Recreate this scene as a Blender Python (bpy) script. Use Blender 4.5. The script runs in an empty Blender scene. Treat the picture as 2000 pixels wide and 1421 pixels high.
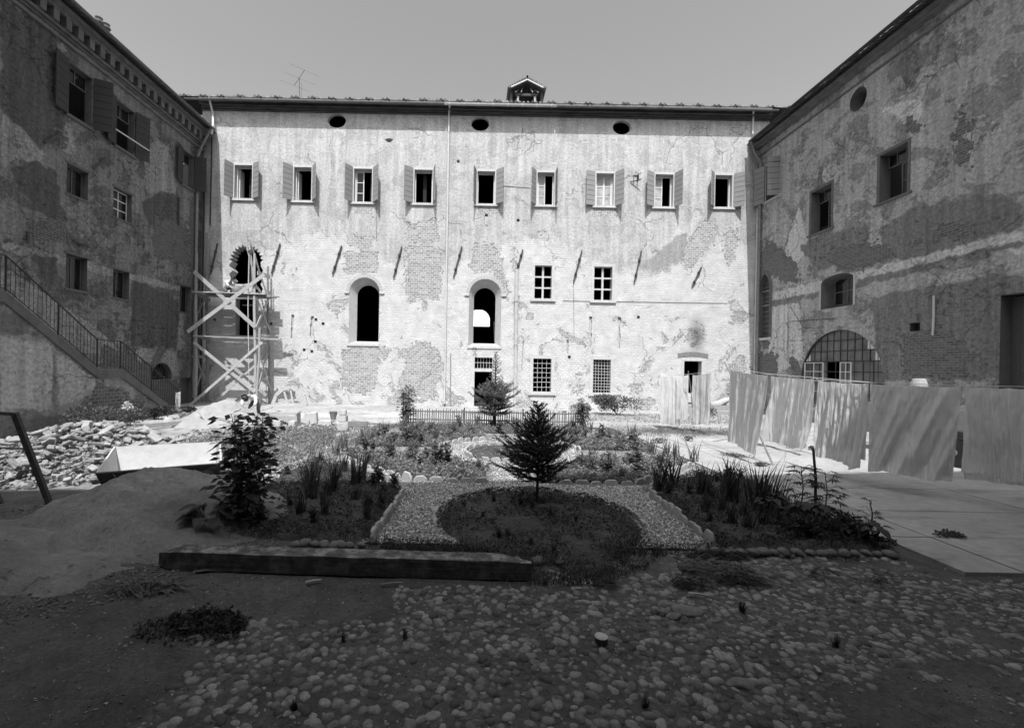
import bpy, bmesh, math, random
import numpy as np
from mathutils import Vector, Matrix, noise as mnoise
from mathutils.geometry import tessellate_polygon
R_ = math.radians
random.seed(7)
sc = bpy.context.scene
COL = sc.collection

# ------------------------------------------------------------ camera, sky, sun, exposure
CAM_Z = 2.4; F = 870.0; CX, CY = 930.0, 715.0; ROLL = R_(1.1)
cd = bpy.data.cameras.new('camera'); cam = bpy.data.objects.new('camera', cd); COL.objects.link(cam)
cd.sensor_width = 36; cd.sensor_fit = 'HORIZONTAL'; cd.lens = 36 * F / 2000
cd.shift_x = (1000 - CX) / 2000; cd.shift_y = (CY - 710.5) / 2000
cd.clip_start = .05; cd.clip_end = 2000
cam.location = (0, 0, CAM_Z)
cam.matrix_world = Matrix.Translation((0, 0, CAM_Z)) @ Matrix.Rotation(R_(90), 4, 'X') @ Matrix.Rotation(ROLL, 4, 'Z')
sc.camera = cam
SUN = Vector((0.083, 1, -1.8)).normalized()          # direction of travel of the light
w = bpy.data.worlds.new('World'); sc.world = w; w.use_nodes = True
nt = w.node_tree; bg = nt.nodes['Background']
sky = nt.nodes.new('ShaderNodeTexSky'); sky.sky_type = 'NISHITA'; sky.sun_disc = False
sky.sun_elevation = math.asin(-SUN.z); sky.sun_rotation = math.atan2(-SUN.x, -SUN.y)
sky.dust_density = 4.0
bw = nt.nodes.new('ShaderNodeRGBToBW')               # monochrome plate: the whole scene is grey
nt.links.new(sky.outputs[0], bw.inputs[0]); nt.links.new(bw.outputs[0], bg.inputs[0])
bg.inputs[1].default_value = 0.15
sl = bpy.data.lights.new('sun', 'SUN'); sl.energy = 3.5; sl.angle = R_(.5); sl.color = (1, 1, 1)
so = bpy.data.objects.new('sun', sl); COL.objects.link(so); so.rotation_euler = SUN.to_track_quat('-Z', 'Y').to_euler()
so.location = (0, -20, 40)
sc.view_settings.view_transform = 'Standard'; sc.view_settings.look = 'None'
sc.view_settings.exposure = 0.78; sc.view_settings.gamma = 1
sc.cycles.max_bounces = 6

# ------------------------------------------------------------ photo -> place
CR, SR = math.cos(ROLL), math.sin(ROLL)
def uv_(px, py):
    a, b = px - CX, py - CY
    return a * CR + b * SR, -a * SR + b * CR
def P(px, py, Y):
    u, v = uv_(px, py); return Vector((u / F * Y, Y, CAM_Z - v / F * Y))
def G(px, py, z=0.0):
    u, v = uv_(px, py); Y = (CAM_Z - z) * F / v; return Vector((u / F * Y, Y, z))
YN, XL, XR = 26.4, -16.4, 16.5
class Wall:
    def __init__(s, kind): s.k = kind
    def pt(s, a, z, d=0.0):
        if s.k == 'N': return (a, YN - d, z)
        if s.k == 'L': return (XL + d, a, z)
        if s.k == 'R': return (XR - d, a, z)
        if s.k == 'S': return (XS + d, a, z)
    def px(s, px, py):
        u, v = uv_(px, py)
        if s.k == 'N': return u / F * YN, CAM_Z - v / F * YN
        X = {'L': XL, 'R': XR, 'S': XS}[s.k]
        Y = X * F / u
        return Y, CAM_Z - v / F * Y
XS = -13.6
WN, WL, WR, WS = Wall('N'), Wall('L'), Wall('R'), Wall('S')

# ------------------------------------------------------------ object helpers
def tag(o, label=None, cat=None, group=None, kind=None):
    if label: o['label'] = label
    if cat: o['category'] = cat
    if group: o['group'] = group
    if kind: o['kind'] = kind
    return o
def thing(name, label, cat, loc=(0, 0, 0), rz=0, group=None):
    o = bpy.data.objects.new(name, None); COL.objects.link(o); o.empty_display_size = .2
    o.location = loc; o.rotation_euler = (0, 0, rz)
    return tag(o, label, cat, group)
def mkobj(name, verts, faces, mat, parent=None, smooth=False):
    me = bpy.data.meshes.new(name); me.from_pydata([tuple(v) for v in verts], [], faces); me.materials.append(mat)
    if smooth: me.polygons.foreach_set('use_smooth', [True] * len(me.polygons))
    me.update()
    o = bpy.data.objects.new(name, me); COL.objects.link(o)
    if parent is not None:
        o.parent = parent
    return o
def copy_tree(o, parent=None):
    c = o.copy(); COL.objects.link(c); c.parent = parent
    for ch in o.children: copy_tree(ch, c)
    return c
class MB:
    def __init__(s): s.v = []; s.f = []
    def add(s, vs, fs):
        n = len(s.v); s.v.extend(vs); s.f.extend([tuple(i + n for i in f) for f in fs])
    def box(s, a, b):
        x0, y0, z0 = a; x1, y1, z1 = b
        s.add([(x0,y0,z0),(x1,y0,z0),(x1,y1,z0),(x0,y1,z0),(x0,y0,z1),(x1,y0,z1),(x1,y1,z1),(x0,y1,z1)],
              [(0,3,2,1),(4,5,6,7),(0,1,5,4),(1,2,6,5),(2,3,7,6),(3,0,4,7)])
    def wbox(s, W, a0, a1, z0, z1, d0, d1):
        c = [W.pt(a, z, d) for d in (d0, d1) for (a, z) in ((a0, z0), (a1, z0), (a1, z1), (a0, z1))]
        s.add(c, [(0,3,2,1),(4,5,6,7),(0,1,5,4),(1,2,6,5),(2,3,7,6),(3,0,4,7)])
    def bar(s, p, q, wd, th, up=(0, 0, 1)):
        p, q = Vector(p), Vector(q); d = (q - p).normalized(); up = Vector(up)
        if abs(d.dot(up)) > .98: up = Vector((0, 1, 0))
        a = d.cross(up).normalized() * wd / 2; b = d.cross(a).normalized() * th / 2
        c = [p - a - b, p + a - b, p + a + b, p - a + b, q - a - b, q + a - b, q + a + b, q - a + b]
        s.add([tuple(x) for x in c], [(0,3,2,1),(4,5,6,7),(0,1,5,4),(1,2,6,5),(2,3,7,6),(3,0,4,7)])
    def tube(s, pts, r, n=6, cap=True):
        pts = [Vector(p) for p in pts]
        rs = r if isinstance(r, (list, tuple)) else [r] * len(pts)
        rings = []; n0 = len(s.v)
        for i, p in enumerate(pts):
            d = (pts[min(i + 1, len(pts) - 1)] - pts[max(i - 1, 0)]).normalized()
            up = Vector((0, 0, 1)) if abs(d.z) < .9 else Vector((0, 1, 0))
            a = d.cross(up).normalized(); b = d.cross(a)
            for k in range(n):
                t = 2 * math.pi * k / n; s.v.append(tuple(p + (a * math.cos(t) + b * math.sin(t)) * rs[i]))
        for i in range(len(pts) - 1):
            for k in range(n):
                k2 = (k + 1) % n
                s.f.append((n0 + i*n + k, n0 + i*n + k2, n0 + (i+1)*n + k2, n0 + (i+1)*n + k))
        if cap:
            s.f.append(tuple(n0 + k for k in range(n))); s.f.append(tuple(n0 + (len(pts)-1)*n + k for k in range(n))[::-1])
    def leaf(s, p, d, nrm, L, W, fold=.15):
        p = Vector(p); d = Vector(d).normalized(); a = d.cross(Vector(nrm))
        if a.length < 1e-3: a = d.cross(Vector((1, 0, .1)))
        a.normalize(); n = a.cross(d)
        m = p + d * L * .45
        s.add([tuple(p), tuple(m + a*W/2 + n*fold*W), tuple(p + d*L), tuple(m - a*W/2 + n*fold*W), tuple(m)],
              [(0, 4, 1), (1, 4, 2), (0, 3, 4), (4, 3, 2)])
    def blade(s, p, d, side, L, W, bend):
        """long narrow leaf that bends over"""
        p = Vector(p); d = Vector(d).normalized(); side = Vector(side).normalized(); n0 = len(s.v); K = 5
        for k in range(K + 1):
            t = k / K; c = p + d * L * t + Vector(bend) * t * t * L
            ww = W * (1 - t ** 2.2) / 2 + .0006
            s.v.append(tuple(c - side * ww)); s.v.append(tuple(c + side * ww))
        for k in range(K):
            a = n0 + 2 * k; s.f.append((a, a + 1, a + 3, a + 2))
    def build(s, name, mat, parent=None, smooth=False):
        return mkobj(name, s.v, s.f, mat, parent, smooth)
rnd = random.uniform
def rdir(zlo=-.2, zhi=1):
    while True:
        v = Vector((rnd(-1, 1), rnd(-1, 1), rnd(zlo, zhi)))
        if .1 < v.length < 1.2: return v.normalized()

# ------------------------------------------------------------ materials (all grey: the plate is monochrome)
class NT:
    def __init__(s, name):
        s.m = bpy.data.materials.new(name); s.m.use_nodes = True; s.t = s.m.node_tree; s.b = s.t.nodes['Principled BSDF']
        s.b.inputs['Roughness'].default_value = .85; s.b.inputs['Specular IOR Level'].default_value = .25
    def n(s, typ, **kw):
        x = s.t.nodes.new('ShaderNode' + typ)
        for k, v in kw.items(): setattr(x, k, v)
        return x
    def set(s, sock, val):
        if hasattr(val, 'is_output') or isinstance(val, bpy.types.NodeSocket): s.t.links.new(val, sock)
        elif val is not None: sock.default_value = val
    def math(s, op, a, b=None, c=None, clamp=False):
        x = s.n('Math', operation=op); x.use_clamp = clamp
        for i, v in enumerate((a, b, c)):
            if v is not None: s.set(x.inputs[i], v)
        return x.outputs[0]
    def noise(s, vec, scale, detail=4, rough=.55, dist=0.0, dim='3D'):
        x = s.n('TexNoise'); x.inputs['Scale'].default_value = scale; x.inputs['Detail'].default_value = detail
        x.inputs['Roughness'].default_value = rough; x.inputs['Distortion'].default_value = dist
        s.set(x.inputs['Vector'], vec); return x.outputs['Fac']
    def vor(s, vec, scale, feat='F1', out='Distance', rnd_=1.0):
        x = s.n('TexVoronoi', feature=feat); x.inputs['Scale'].default_value = scale; x.inputs['Randomness'].default_value = rnd_
        s.set(x.inputs['Vector'], vec); return x.outputs[out]
    def mapr(s, v, a, b, c=0.0, d=1.0):
        x = s.n('MapRange'); x.clamp = True; s.set(x.inputs[0], v)
        for i, q in enumerate((a, b, c, d)): s.set(x.inputs[i + 1], q)
        return x.outputs[0]
    def mix(s, f, a, b):
        x = s.n('Mix', data_type='FLOAT'); s.set(x.inputs[0], f); s.set(x.inputs[2], a); s.set(x.inputs[3], b); return x.outputs[0]
    def attr(s, name): x = s.n('Attribute'); x.attribute_name = name; return x.outputs['Fac']
    def scaled(s, vec, sx, sy, sz):
        x = s.n('Mapping'); s.set(x.inputs['Vector'], vec); x.inputs['Scale'].default_value = (sx, sy, sz); return x.outputs[0]
    def pos(s): return s.n('NewGeometry').outputs['Position']
    def obj(s): return s.n('TexCoord').outputs['Object']
    def rand(s): return s.n('ObjectInfo').outputs['Random']
    def out(s, col, bump=None, strength=.5, dist=.02):
        x = s.n('CombineColor')
        for i in range(3): s.set(x.inputs[i], col)
        s.t.links.new(x.outputs[0], s.b.inputs['Base Color'])
        if bump is not None:
            b = s.n('Bump'); b.inputs['Strength'].default_value = strength; b.inputs['Distance'].default_value = dist
            s.set(b.inputs['Height'], bump); s.t.links.new(b.outputs[0], s.b.inputs['Normal'])
        return s.m

def simple(name, val, var=.25, scale=8, rough=.85, bump=.0, bdist=.01, spec=.25, stretch=(1, 1, 1), orand=0.0, fine=60):
    t = NT(name); v = t.scaled(t.obj(), *stretch)
    n1 = t.noise(v, scale, 5); n2 = t.noise(v, fine, 2)
    f = t.math('ADD', t.math('MULTIPLY', n1, .7), t.math('MULTIPLY', n2, .3))
    c = t.mapr(f, .25, .75, val * (1 - var), val * (1 + var))
    if orand: c = t.math('MULTIPLY', c, t.mapr(t.rand(), 0, 1, 1 - orand, 1 + orand))
    t.b.inputs['Roughness'].default_value = rough; t.b.inputs['Specular IOR Level'].default_value = spec
    return t.out(c, f if bump else None, bump, bdist)

def wallmat(name, axis, plaster, plaster2, brick, mortar, white, auto, brow=.13, dirt=.35, flake=0.0, lite=1.45):
    """old lime plaster over brick: attributes brick / light / dark hold distances (m) to the edges of the worn patches"""
    t = NT(name); sp = t.n('SeparateXYZ'); t.set(sp.inputs[0], t.pos())
    cb = t.n('CombineXYZ'); t.set(cb.inputs[0], sp.outputs[axis]); t.set(cb.inputs[1], sp.outputs[2]); C = cb.outputs[0]
    big = t.noise(C, .35, 3, .5); mid = t.noise(C, 1.6, 7, .62, .3); fin = t.noise(C, 9, 6, .65); gr = t.noise(C, 42, 2, .6)
    edge = t.math('ADD', t.math('MULTIPLY', t.math('SUBTRACT', mid, .5), 1.0), t.math('MULTIPLY', t.math('SUBTRACT', fin, .5), .35))
    def mask(a, soft=.05, k=1.0):
        return t.mapr(t.math('ADD', t.attr(a), t.math('MULTIPLY', edge, k)), -soft / 2, soft / 2)
    patch = t.noise(C, .9, 6, .6, .6)                       # old repairs
    pm = t.mapr(patch, .52, .535)
    pm2 = t.mapr(t.noise(t.scaled(C, 1, 1.3, 1), 2.1, 5, .6, .4), .6, .62)
    pl = t.mix(pm, plaster, plaster2)
    pl = t.mix(t.math('MULTIPLY', pm2, .45), pl, t.math('MULTIPLY', plaster, 1.25))
    pl = t.mix(mask('light', .05, .5), pl, min(plaster * lite, .8))
    pl = t.mix(mask('dark', .07, .8), pl, plaster2 * .78)
    streak = t.noise(t.scaled(C, 3.5, .22, 1), 1.0, 5, .6)
    pl = t.math('MULTIPLY', pl, t.mapr(streak, .3, .7, 1 - dirt * .5, 1 + dirt * .25))
    pl = t.math('MULTIPLY', pl, t.mapr(fin, .25, .75, 1 - dirt * .8, 1 + dirt * .55))
    pl = t.math('MULTIPLY', pl, t.mapr(gr, .3, .7, .86, 1.14))
    if flake:
        f1 = t.noise(t.scaled(C, 1, 1.4, 1), 3.6, 10, .72, .8); f2 = t.noise(C, 7.5, 8, .75, .4); reg = t.mapr(t.noise(C, .45, 4, .6), .42, .58)
        pl = t.mix(t.math('MULTIPLY', t.math('MULTIPLY', t.mapr(f1, .53, .555), reg), flake), pl, t.math('MULTIPLY', pl, .42))
        pl = t.mix(t.math('MULTIPLY', t.math('MULTIPLY', t.mapr(f2, .60, .63), reg), flake), pl, t.math('MULTIPLY', pl, 1.8))
        pl = t.mix(t.math('MULTIPLY', t.mapr(f1, .36, .33), flake), pl, t.math('MULTIPLY', pl, 1.5))
    # courses of brick
    br = t.n('TexBrick'); t.set(br.inputs['Vector'], C); br.inputs['Scale'].default_value = 1.0
    br.inputs['Brick Width'].default_value = .27; br.inputs['Row Height'].default_value = brow
    br.inputs['Mortar Size'].default_value = .02; br.inputs['Mortar Smooth'].default_value = .3
    br.inputs['Color1'].default_value = (brick*.75,)*3 + (1,); br.inputs['Color2'].default_value = (brick*1.3,)*3 + (1,)
    br.inputs['Mortar'].default_value = (mortar,)*3 + (1,)
    bc = t.math('MULTIPLY', br.outputs['Color'], t.mapr(fin, .3, .7, .75, 1.25))
    # whitewash rubbed thin over brick in rows
    row = t.noise(t.scaled(C, 1.1, 8.0, 1), 1.0, 5, .7)
    ww = t.mix(t.math('MULTIPLY', t.mapr(row, .47, .62), .55), white, t.math('MULTIPLY', bc, 1.45))
    ww = t.math('MULTIPLY', ww, t.mapr(mid, .3, .7, .82, 1.12))
    ww = t.mix(t.math('MULTIPLY', br.outputs['Fac'], .25), ww, white * .72)
    wm = t.mapr(t.math('ADD', t.attr('wash'), edge), -.12, .12)
    pl = t.mix(wm, pl, ww)
    am = t.mapr(t.math('ADD', t.noise(C, .55, 8, .7, .5), t.math('MULTIPLY', t.attr('wash'), .02)), 1 - auto, 1 - auto + .02)
    sn = t.n('VectorMath', operation='SNAP'); t.set(sn.inputs[0], C); sn.inputs[1].default_value = (.135, brow, 1)
    step = t.math('MULTIPLY', t.math('SUBTRACT', t.noise(sn.outputs[0], 3.2, 3, .6), .5), 1.1)
    bsd = t.math('ADD', t.math('ADD', t.attr('brick'), t.math('MULTIPLY', edge, .45)), step)
    bm = t.math('MAXIMUM', t.mapr(bsd, -.01, .01), am)
    c = t.mix(bm, pl, bc)
    # shade of the broken plaster edge, painted in as a dark rim
    rim = t.math('MULTIPLY', t.mapr(t.math('ABSOLUTE', bsd), .0, .035, 1, 0), .6)
    c = t.mix(rim, c, t.math('MULTIPLY', c, .5))
    # hairline cracks
    vv = t.n('TexVoronoi', feature='DISTANCE_TO_EDGE'); vv.inputs['Scale'].default_value = .42
    wv = t.n('VectorMath', operation='ADD'); nn = t.n('TexNoise'); nn.inputs['Scale'].default_value = 1.3; nn.inputs['Detail'].default_value = 5
    t.set(nn.inputs['Vector'], C); t.set(wv.inputs[0], C); t.set(wv.inputs[1], nn.outputs['Color']); t.set(vv.inputs['Vector'], wv.outputs[0])
    crack = t.math('MULTIPLY', t.mapr(vv.outputs['Distance'], .0, .008, 1, 0), t.mapr(big, .52, .58))
    c = t.mix(t.math('MULTIPLY', crack, .35), c, .06)
    # small pocks
    pk = t.vor(C, 2.3); pk = t.math('MULTIPLY', t.mapr(pk, .05, .09, 1, 0), t.mapr(mid, .5, .56))
    c = t.mix(t.math('MULTIPLY', pk, .55), c, .09)
    # stains with a shape of their own
    st = t.mapr(t.math('ADD', t.attr('stain'), t.math('MULTIPLY', t.math('SUBTRACT', fin, .5), .5)), .05, 1.0)
    c = t.mix(t.math('MULTIPLY', t.math('MULTIPLY', st, t.mapr(mid, .3, .6, .45, 1)), .8), c, .045)
    h = t.math('ADD', t.math('MULTIPLY', t.math('SUBTRACT', 1.0, bm), .6), t.math('MULTIPLY', fin, .5))
    h = t.math('ADD', h, t.math('MULTIPLY', t.math('MULTIPLY', br.outputs['Fac'], -1), t.math('MAXIMUM', bm, t.math('MULTIPLY', wm, .5))))
    h = t.math('SUBTRACT', h, t.math('MULTIPLY', crack, 1.0))
    return t.out(c, h, .9, .045)

M = {}
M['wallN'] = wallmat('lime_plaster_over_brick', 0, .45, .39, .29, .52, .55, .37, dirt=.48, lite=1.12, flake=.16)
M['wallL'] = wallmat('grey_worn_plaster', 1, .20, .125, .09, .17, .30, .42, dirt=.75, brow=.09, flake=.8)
M['wallR'] = wallmat('patched_plaster', 1, .38, .25, .11, .19, .33, .41, dirt=.65, brow=.09, flake=.75)
M['wallS'] = wallmat('stair_wall_plaster', 1, .30, .22, .12, .22, .3, .22, dirt=.55, flake=.6)
M['stone'] = simple('white_stone', .47, .2, 5, bump=.3)
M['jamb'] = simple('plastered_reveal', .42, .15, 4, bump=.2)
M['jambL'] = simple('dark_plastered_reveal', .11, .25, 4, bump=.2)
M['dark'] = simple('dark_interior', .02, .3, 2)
M['cornN'] = simple('stained_moulding', .085, .75, 2.2, bump=.3, stretch=(.5, 1, 3))
M['cornW'] = simple('weathered_cornice', .14, .45, 3, bump=.3)
M['tile'] = simple('roof_tile', .16, .5, 4, bump=.3)
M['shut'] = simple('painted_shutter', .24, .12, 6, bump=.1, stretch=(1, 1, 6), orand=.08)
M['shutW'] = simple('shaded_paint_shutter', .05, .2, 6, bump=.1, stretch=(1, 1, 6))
M['groove'] = simple('board_gap', .05, .1)
M['frame'] = simple('white_window_frame', .6, .1, 10)
M['frameD'] = simple('dark_window_frame', .12, .3, 10)
M['zinc'] = simple('zinc_pipe', .5, .12, 4, rough=.5, spec=.5)
M['zincd'] = simple('dull_pipe', .2, .3, 4, rough=.6)
M['iron'] = simple('black_iron', .02, .3, 20, rough=.6, spec=.4)
M['rust'] = simple('rusty_iron', .07, .4, 20)
M['wood'] = simple('raw_timber', .36, .3, 4, bump=.3, stretch=(3, 3, 3), orand=.12)
M['woodd'] = simple('old_timber', .085, .45, 5, bump=.4, stretch=(1, 6, 6))
M['woodm'] = simple('grey_timber', .2, .35, 5, bump=.4, stretch=(2, 2, 2), orand=.1)
M['picket'] = simple('weathered_picket', .16, .35, 6, bump=.2, orand=.1)
M['brick'] = simple('broken_brick', .27, .3, 9, bump=.5, bdist=.02, orand=.25)
M['lime'] = simple('lime_crust', .5, .15, 7, bump=.5, bdist=.02)
M['edge'] = simple('edging_stone', .33, .22, 9, bump=.4, orand=.15)
M['sand'] = simple('builders_sand', .24, .18, 2.5, bump=.5, bdist=.03, fine=90)
M['cob'] = simple('cobble', .15, .4, 14, bump=.4, bdist=.01)
M['rope'] = simple('rope', .5, .2)
M['skin'] = simple('skin', .32, .1)
M['hair'] = simple('hair', .03, .2)
M['shirt'] = simple('white_shirt', .72, .08, 12, bump=.3)
M['trousers'] = simple('work_trousers', .12, .2, 12, bump=.3)
M['hat'] = simple('felt_hat', .06, .3, 20)
M['bark'] = simple('bark', .07, .4, 20, bump=.5)
M['straw'] = simple('dry_leaves', .11, .45, 12)
M['strawd'] = simple('withered_leaves', .04, .5, 12)
M['can'] = simple('tin_lid', .45, .5, 18, rough=.5)
M['cand'] = simple('tin_side', .05, .3)
def leafmat(name, val, tr=.35, var=.35):
    t = NT(name); n1 = t.noise(t.pos(), 9, 3); rp = t.n('NewGeometry').outputs['Random Per Island']
    c = t.math('MULTIPLY', t.mapr(n1, .3, .7, val * (1 - var), val * (1 + var)), t.mapr(rp, 0, 1, .65, 1.35))
    x = t.n('CombineColor')
    for i in range(3): t.set(x.inputs[i], c)
    t.t.links.new(x.outputs[0], t.b.inputs['Base Color']); t.b.inputs['Roughness'].default_value = .6
    tl = t.n('BsdfTranslucent'); t.t.links.new(x.outputs[0], tl.inputs[0])
    ms = t.n('MixShader'); ms.inputs[0].default_value = tr
    t.t.links.new(t.b.outputs[0], ms.inputs[1]); t.t.links.new(tl.outputs[0], ms.inputs[2])
    t.t.links.new(ms.outputs[0], t.t.nodes['Material Output'].inputs[0]); return t.m
M['leaf'] = leafmat('garden_leaf', .12)
M['leafb'] = leafmat('sun_toned_leaf', .21, .35, .5)  # leaf colour raised to carry the sun on the lit beds
M['leafd'] = leafmat('shade_toned_leaf', .05, .25)  # leaf colour lowered to carry the shade of the near beds
M['needle'] = leafmat('fir_needles', .05, .1)
M['needle2'] = leafmat('spruce_needles', .15, .2)
M['flower'] = leafmat('white_flowers', .6, .2, .1)
def sheetmat(name, val, tr):
    t = NT(name); g = t.obj(); n1 = t.noise(t.scaled(g, 60, 60, 8), 1, 3)
    n2 = t.noise(g, 5, 5)
    h = t.math('ADD', t.math('MULTIPLY', n1, .3), n2)
    x = t.n('CombineColor')
    c = t.mapr(n2, .3, .7, val * .93, val * 1.04)
    for i in range(3): t.set(x.inputs[i], c)
    t.t.links.new(x.outputs[0], t.b.inputs['Base Color'])
    bp = t.n('Bump'); bp.inputs['Strength'].default_value = .5; bp.inputs['Distance'].default_value = .03
    t.set(bp.inputs['Height'], h); t.t.links.new(bp.outputs[0], t.b.inputs['Normal'])
    tl = t.n('BsdfTranslucent'); t.t.links.new(x.outputs[0], tl.inputs[0])
    ms = t.n('MixShader'); ms.inputs[0].default_value = tr
    t.t.links.new(t.b.outputs[0], ms.inputs[1]); t.t.links.new(tl.outputs[0], ms.inputs[2])
    t.t.links.new(ms.outputs[0], t.t.nodes['Material Output'].inputs[0]); return t.m
M['sheet'] = sheetmat('bed_linen', .75, .5)
M['sheetd'] = sheetmat('grey_linen', .8, .35)
def glass(name, val, r=.08):
    t = NT(name); t.b.inputs['Roughness'].default_value = r; t.b.inputs['Specular IOR Level'].default_value = .3
    c = t.mapr(t.noise(t.pos(), 2.5, 5), .3, .7, val * .6, val * 1.4); return t.out(c)
M['glass'] = glass('dark_room_glass', .015); M['glassl'] = glass('pale_curtained_glass', .3, .3)  # first glass: the dark of the room behind is put into its colour
M['glassr'] = glass('dusty_big_glazing', .11, .3)

# ground: pale trodden yard far away, dark earth in front
def groundmat():
    t = NT('yard_earth'); p = t.pos()
    a = t.noise(p, .5, 6, .6); b = t.noise(p, 3, 8, .65); c = t.noise(p, 25, 4, .7); d = t.noise(p, 110, 2)
    v = t.vor(p, 18)
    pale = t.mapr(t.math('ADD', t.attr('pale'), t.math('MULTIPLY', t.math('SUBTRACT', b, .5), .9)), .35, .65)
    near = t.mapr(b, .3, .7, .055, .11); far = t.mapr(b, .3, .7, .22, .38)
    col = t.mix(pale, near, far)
    col = t.math('MULTIPLY', col, t.mapr(a, .3, .7, .75, 1.2)); col = t.math('MULTIPLY', col, t.mapr(c, .3, .7, .65, 1.3))
    col = t.math('MULTIPLY', col, t.mapr(d, .3, .7, .8, 1.2))
    peb = t.math('MULTIPLY', t.mapr(v, .1, .2, 1, 0), t.mapr(a, .45, .55))
    col = t.mix(t.math('MULTIPLY', peb, .5), col, t.math('MULTIPLY', col, 2.0))
    h = t.math('ADD', t.math('MULTIPLY', b, .6), t.math('ADD', t.math('MULTIPLY', c, .35), t.math('MULTIPLY', peb, .15)))
    return t.out(col, h, .7, .05)
M['ground'] = groundmat()
def slabmat():
    t = NT('concrete_slab'); p = t.pos(); a = t.noise(p, .8, 6, .6); b = t.noise(p, 7, 6, .6); d = t.noise(p, 70, 3)
    st = t.noise(t.scaled(p, .5, 2.5, 1), 1.2, 5)
    c = t.math('MULTIPLY', t.mapr(a, .3, .7, .27, .36), t.mapr(b, .3, .7, .85, 1.12))
    c = t.math('MULTIPLY', c, t.mapr(st, .55, .72, 1, .6)); c = t.math('MULTIPLY', c, t.mapr(d, .3, .7, .9, 1.1))
    return t.out(c, t.math('ADD', b, t.math('MULTIPLY', d, .4)), .25, .01)
M['slab'] = slabmat()
def gravelmat():
    t = NT('white_gravel'); p = t.pos(); v = t.vor(p, 33); col = t.n('TexVoronoi'); col.inputs['Scale'].default_value = 33; t.set(col.inputs['Vector'], p)
    s = t.n('SeparateColor'); t.set(s.inputs[0], col.outputs['Color'])
    b = t.noise(p, 3.0, 6, .6)
    c = t.mapr(s.outputs[0], 0, 1, .26, .72); c = t.math('MULTIPLY', c, t.mapr(v, .25, .6, 1, .25))
    c = t.math('MULTIPLY', c, t.mapr(b, .35, .6, .45, 1.0))
    return t.out(c, t.math('SUBTRACT', 1, v), .9, .02)
M['gravel'] = gravelmat()
def soilmat():
    t = NT('bed_soil'); p = t.pos(); b = t.noise(p, 8, 6, .7); v = t.vor(p, 40); a = t.noise(p, 1.5, 4)
    c = t.math('MULTIPLY', t.mapr(b, .3, .7, .04, .11), t.mapr(v, .1, .5, 1.4, .7)); c = t.math('MULTIPLY', c, t.mapr(a, .3, .7, .7, 1.3))
    return t.out(c, t.math('ADD', b, t.math('MULTIPLY', v, .3)), 1, .05)
M['soil'] = soilmat()

# ------------------------------------------------------------ wall builder
def sdf_poly(pts, S, Z):
    """signed distance, positive inside"""
    n = len(pts); d = np.full(S.shape, 1e9); ins = np.zeros(S.shape, bool)
    for i in range(n):
        x0, y0 = pts[i]; x1, y1 = pts[(i + 1) % n]
        ex, ey = x1 - x0, y1 - y0; wx, wy = S - x0, Z - y0
        tt = np.clip((wx * ex + wy * ey) / max(ex*ex + ey*ey, 1e-9), 0, 1)
        d = np.minimum(d, np.hypot(wx - ex * tt, wy - ey * tt))
        c = ((y0 <= Z) & (Z < y1)) | ((y1 <= Z) & (Z < y0))
        if abs(ey) > 1e-9: ins ^= c & (S < x0 + (Z - y0) * ex / ey)
    return np.where(ins, d, -d)
def arch_poly(a0, a1, z0, ztop, rise=None, n=14, point=False):
    r = (a1 - a0) / 2; rise = r if rise is None else rise; zs = ztop - rise; c = (a0 + a1) / 2
    pts = [(a0, z0), (a1, z0)]
    for k in range(n + 1):
        t = math.pi * k / n
        x, z = math.cos(t), math.sin(t)
        if point: z = z * .7 + .3 * (1 - abs(x)) if k not in (0, n) else 0
        pts.append((c + r * x, zs + rise * z))
    return pts
def oval_poly(c, z, rx, rz, n=20): return [(c + rx*math.cos(2*math.pi*k/n), z + rz*math.sin(2*math.pi*k/n)) for k in range(n)]
def rect(a0, a1, z0, z1): return [(a0, z0), (a1, z0), (a1, z1), (a0, z1)]
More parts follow.
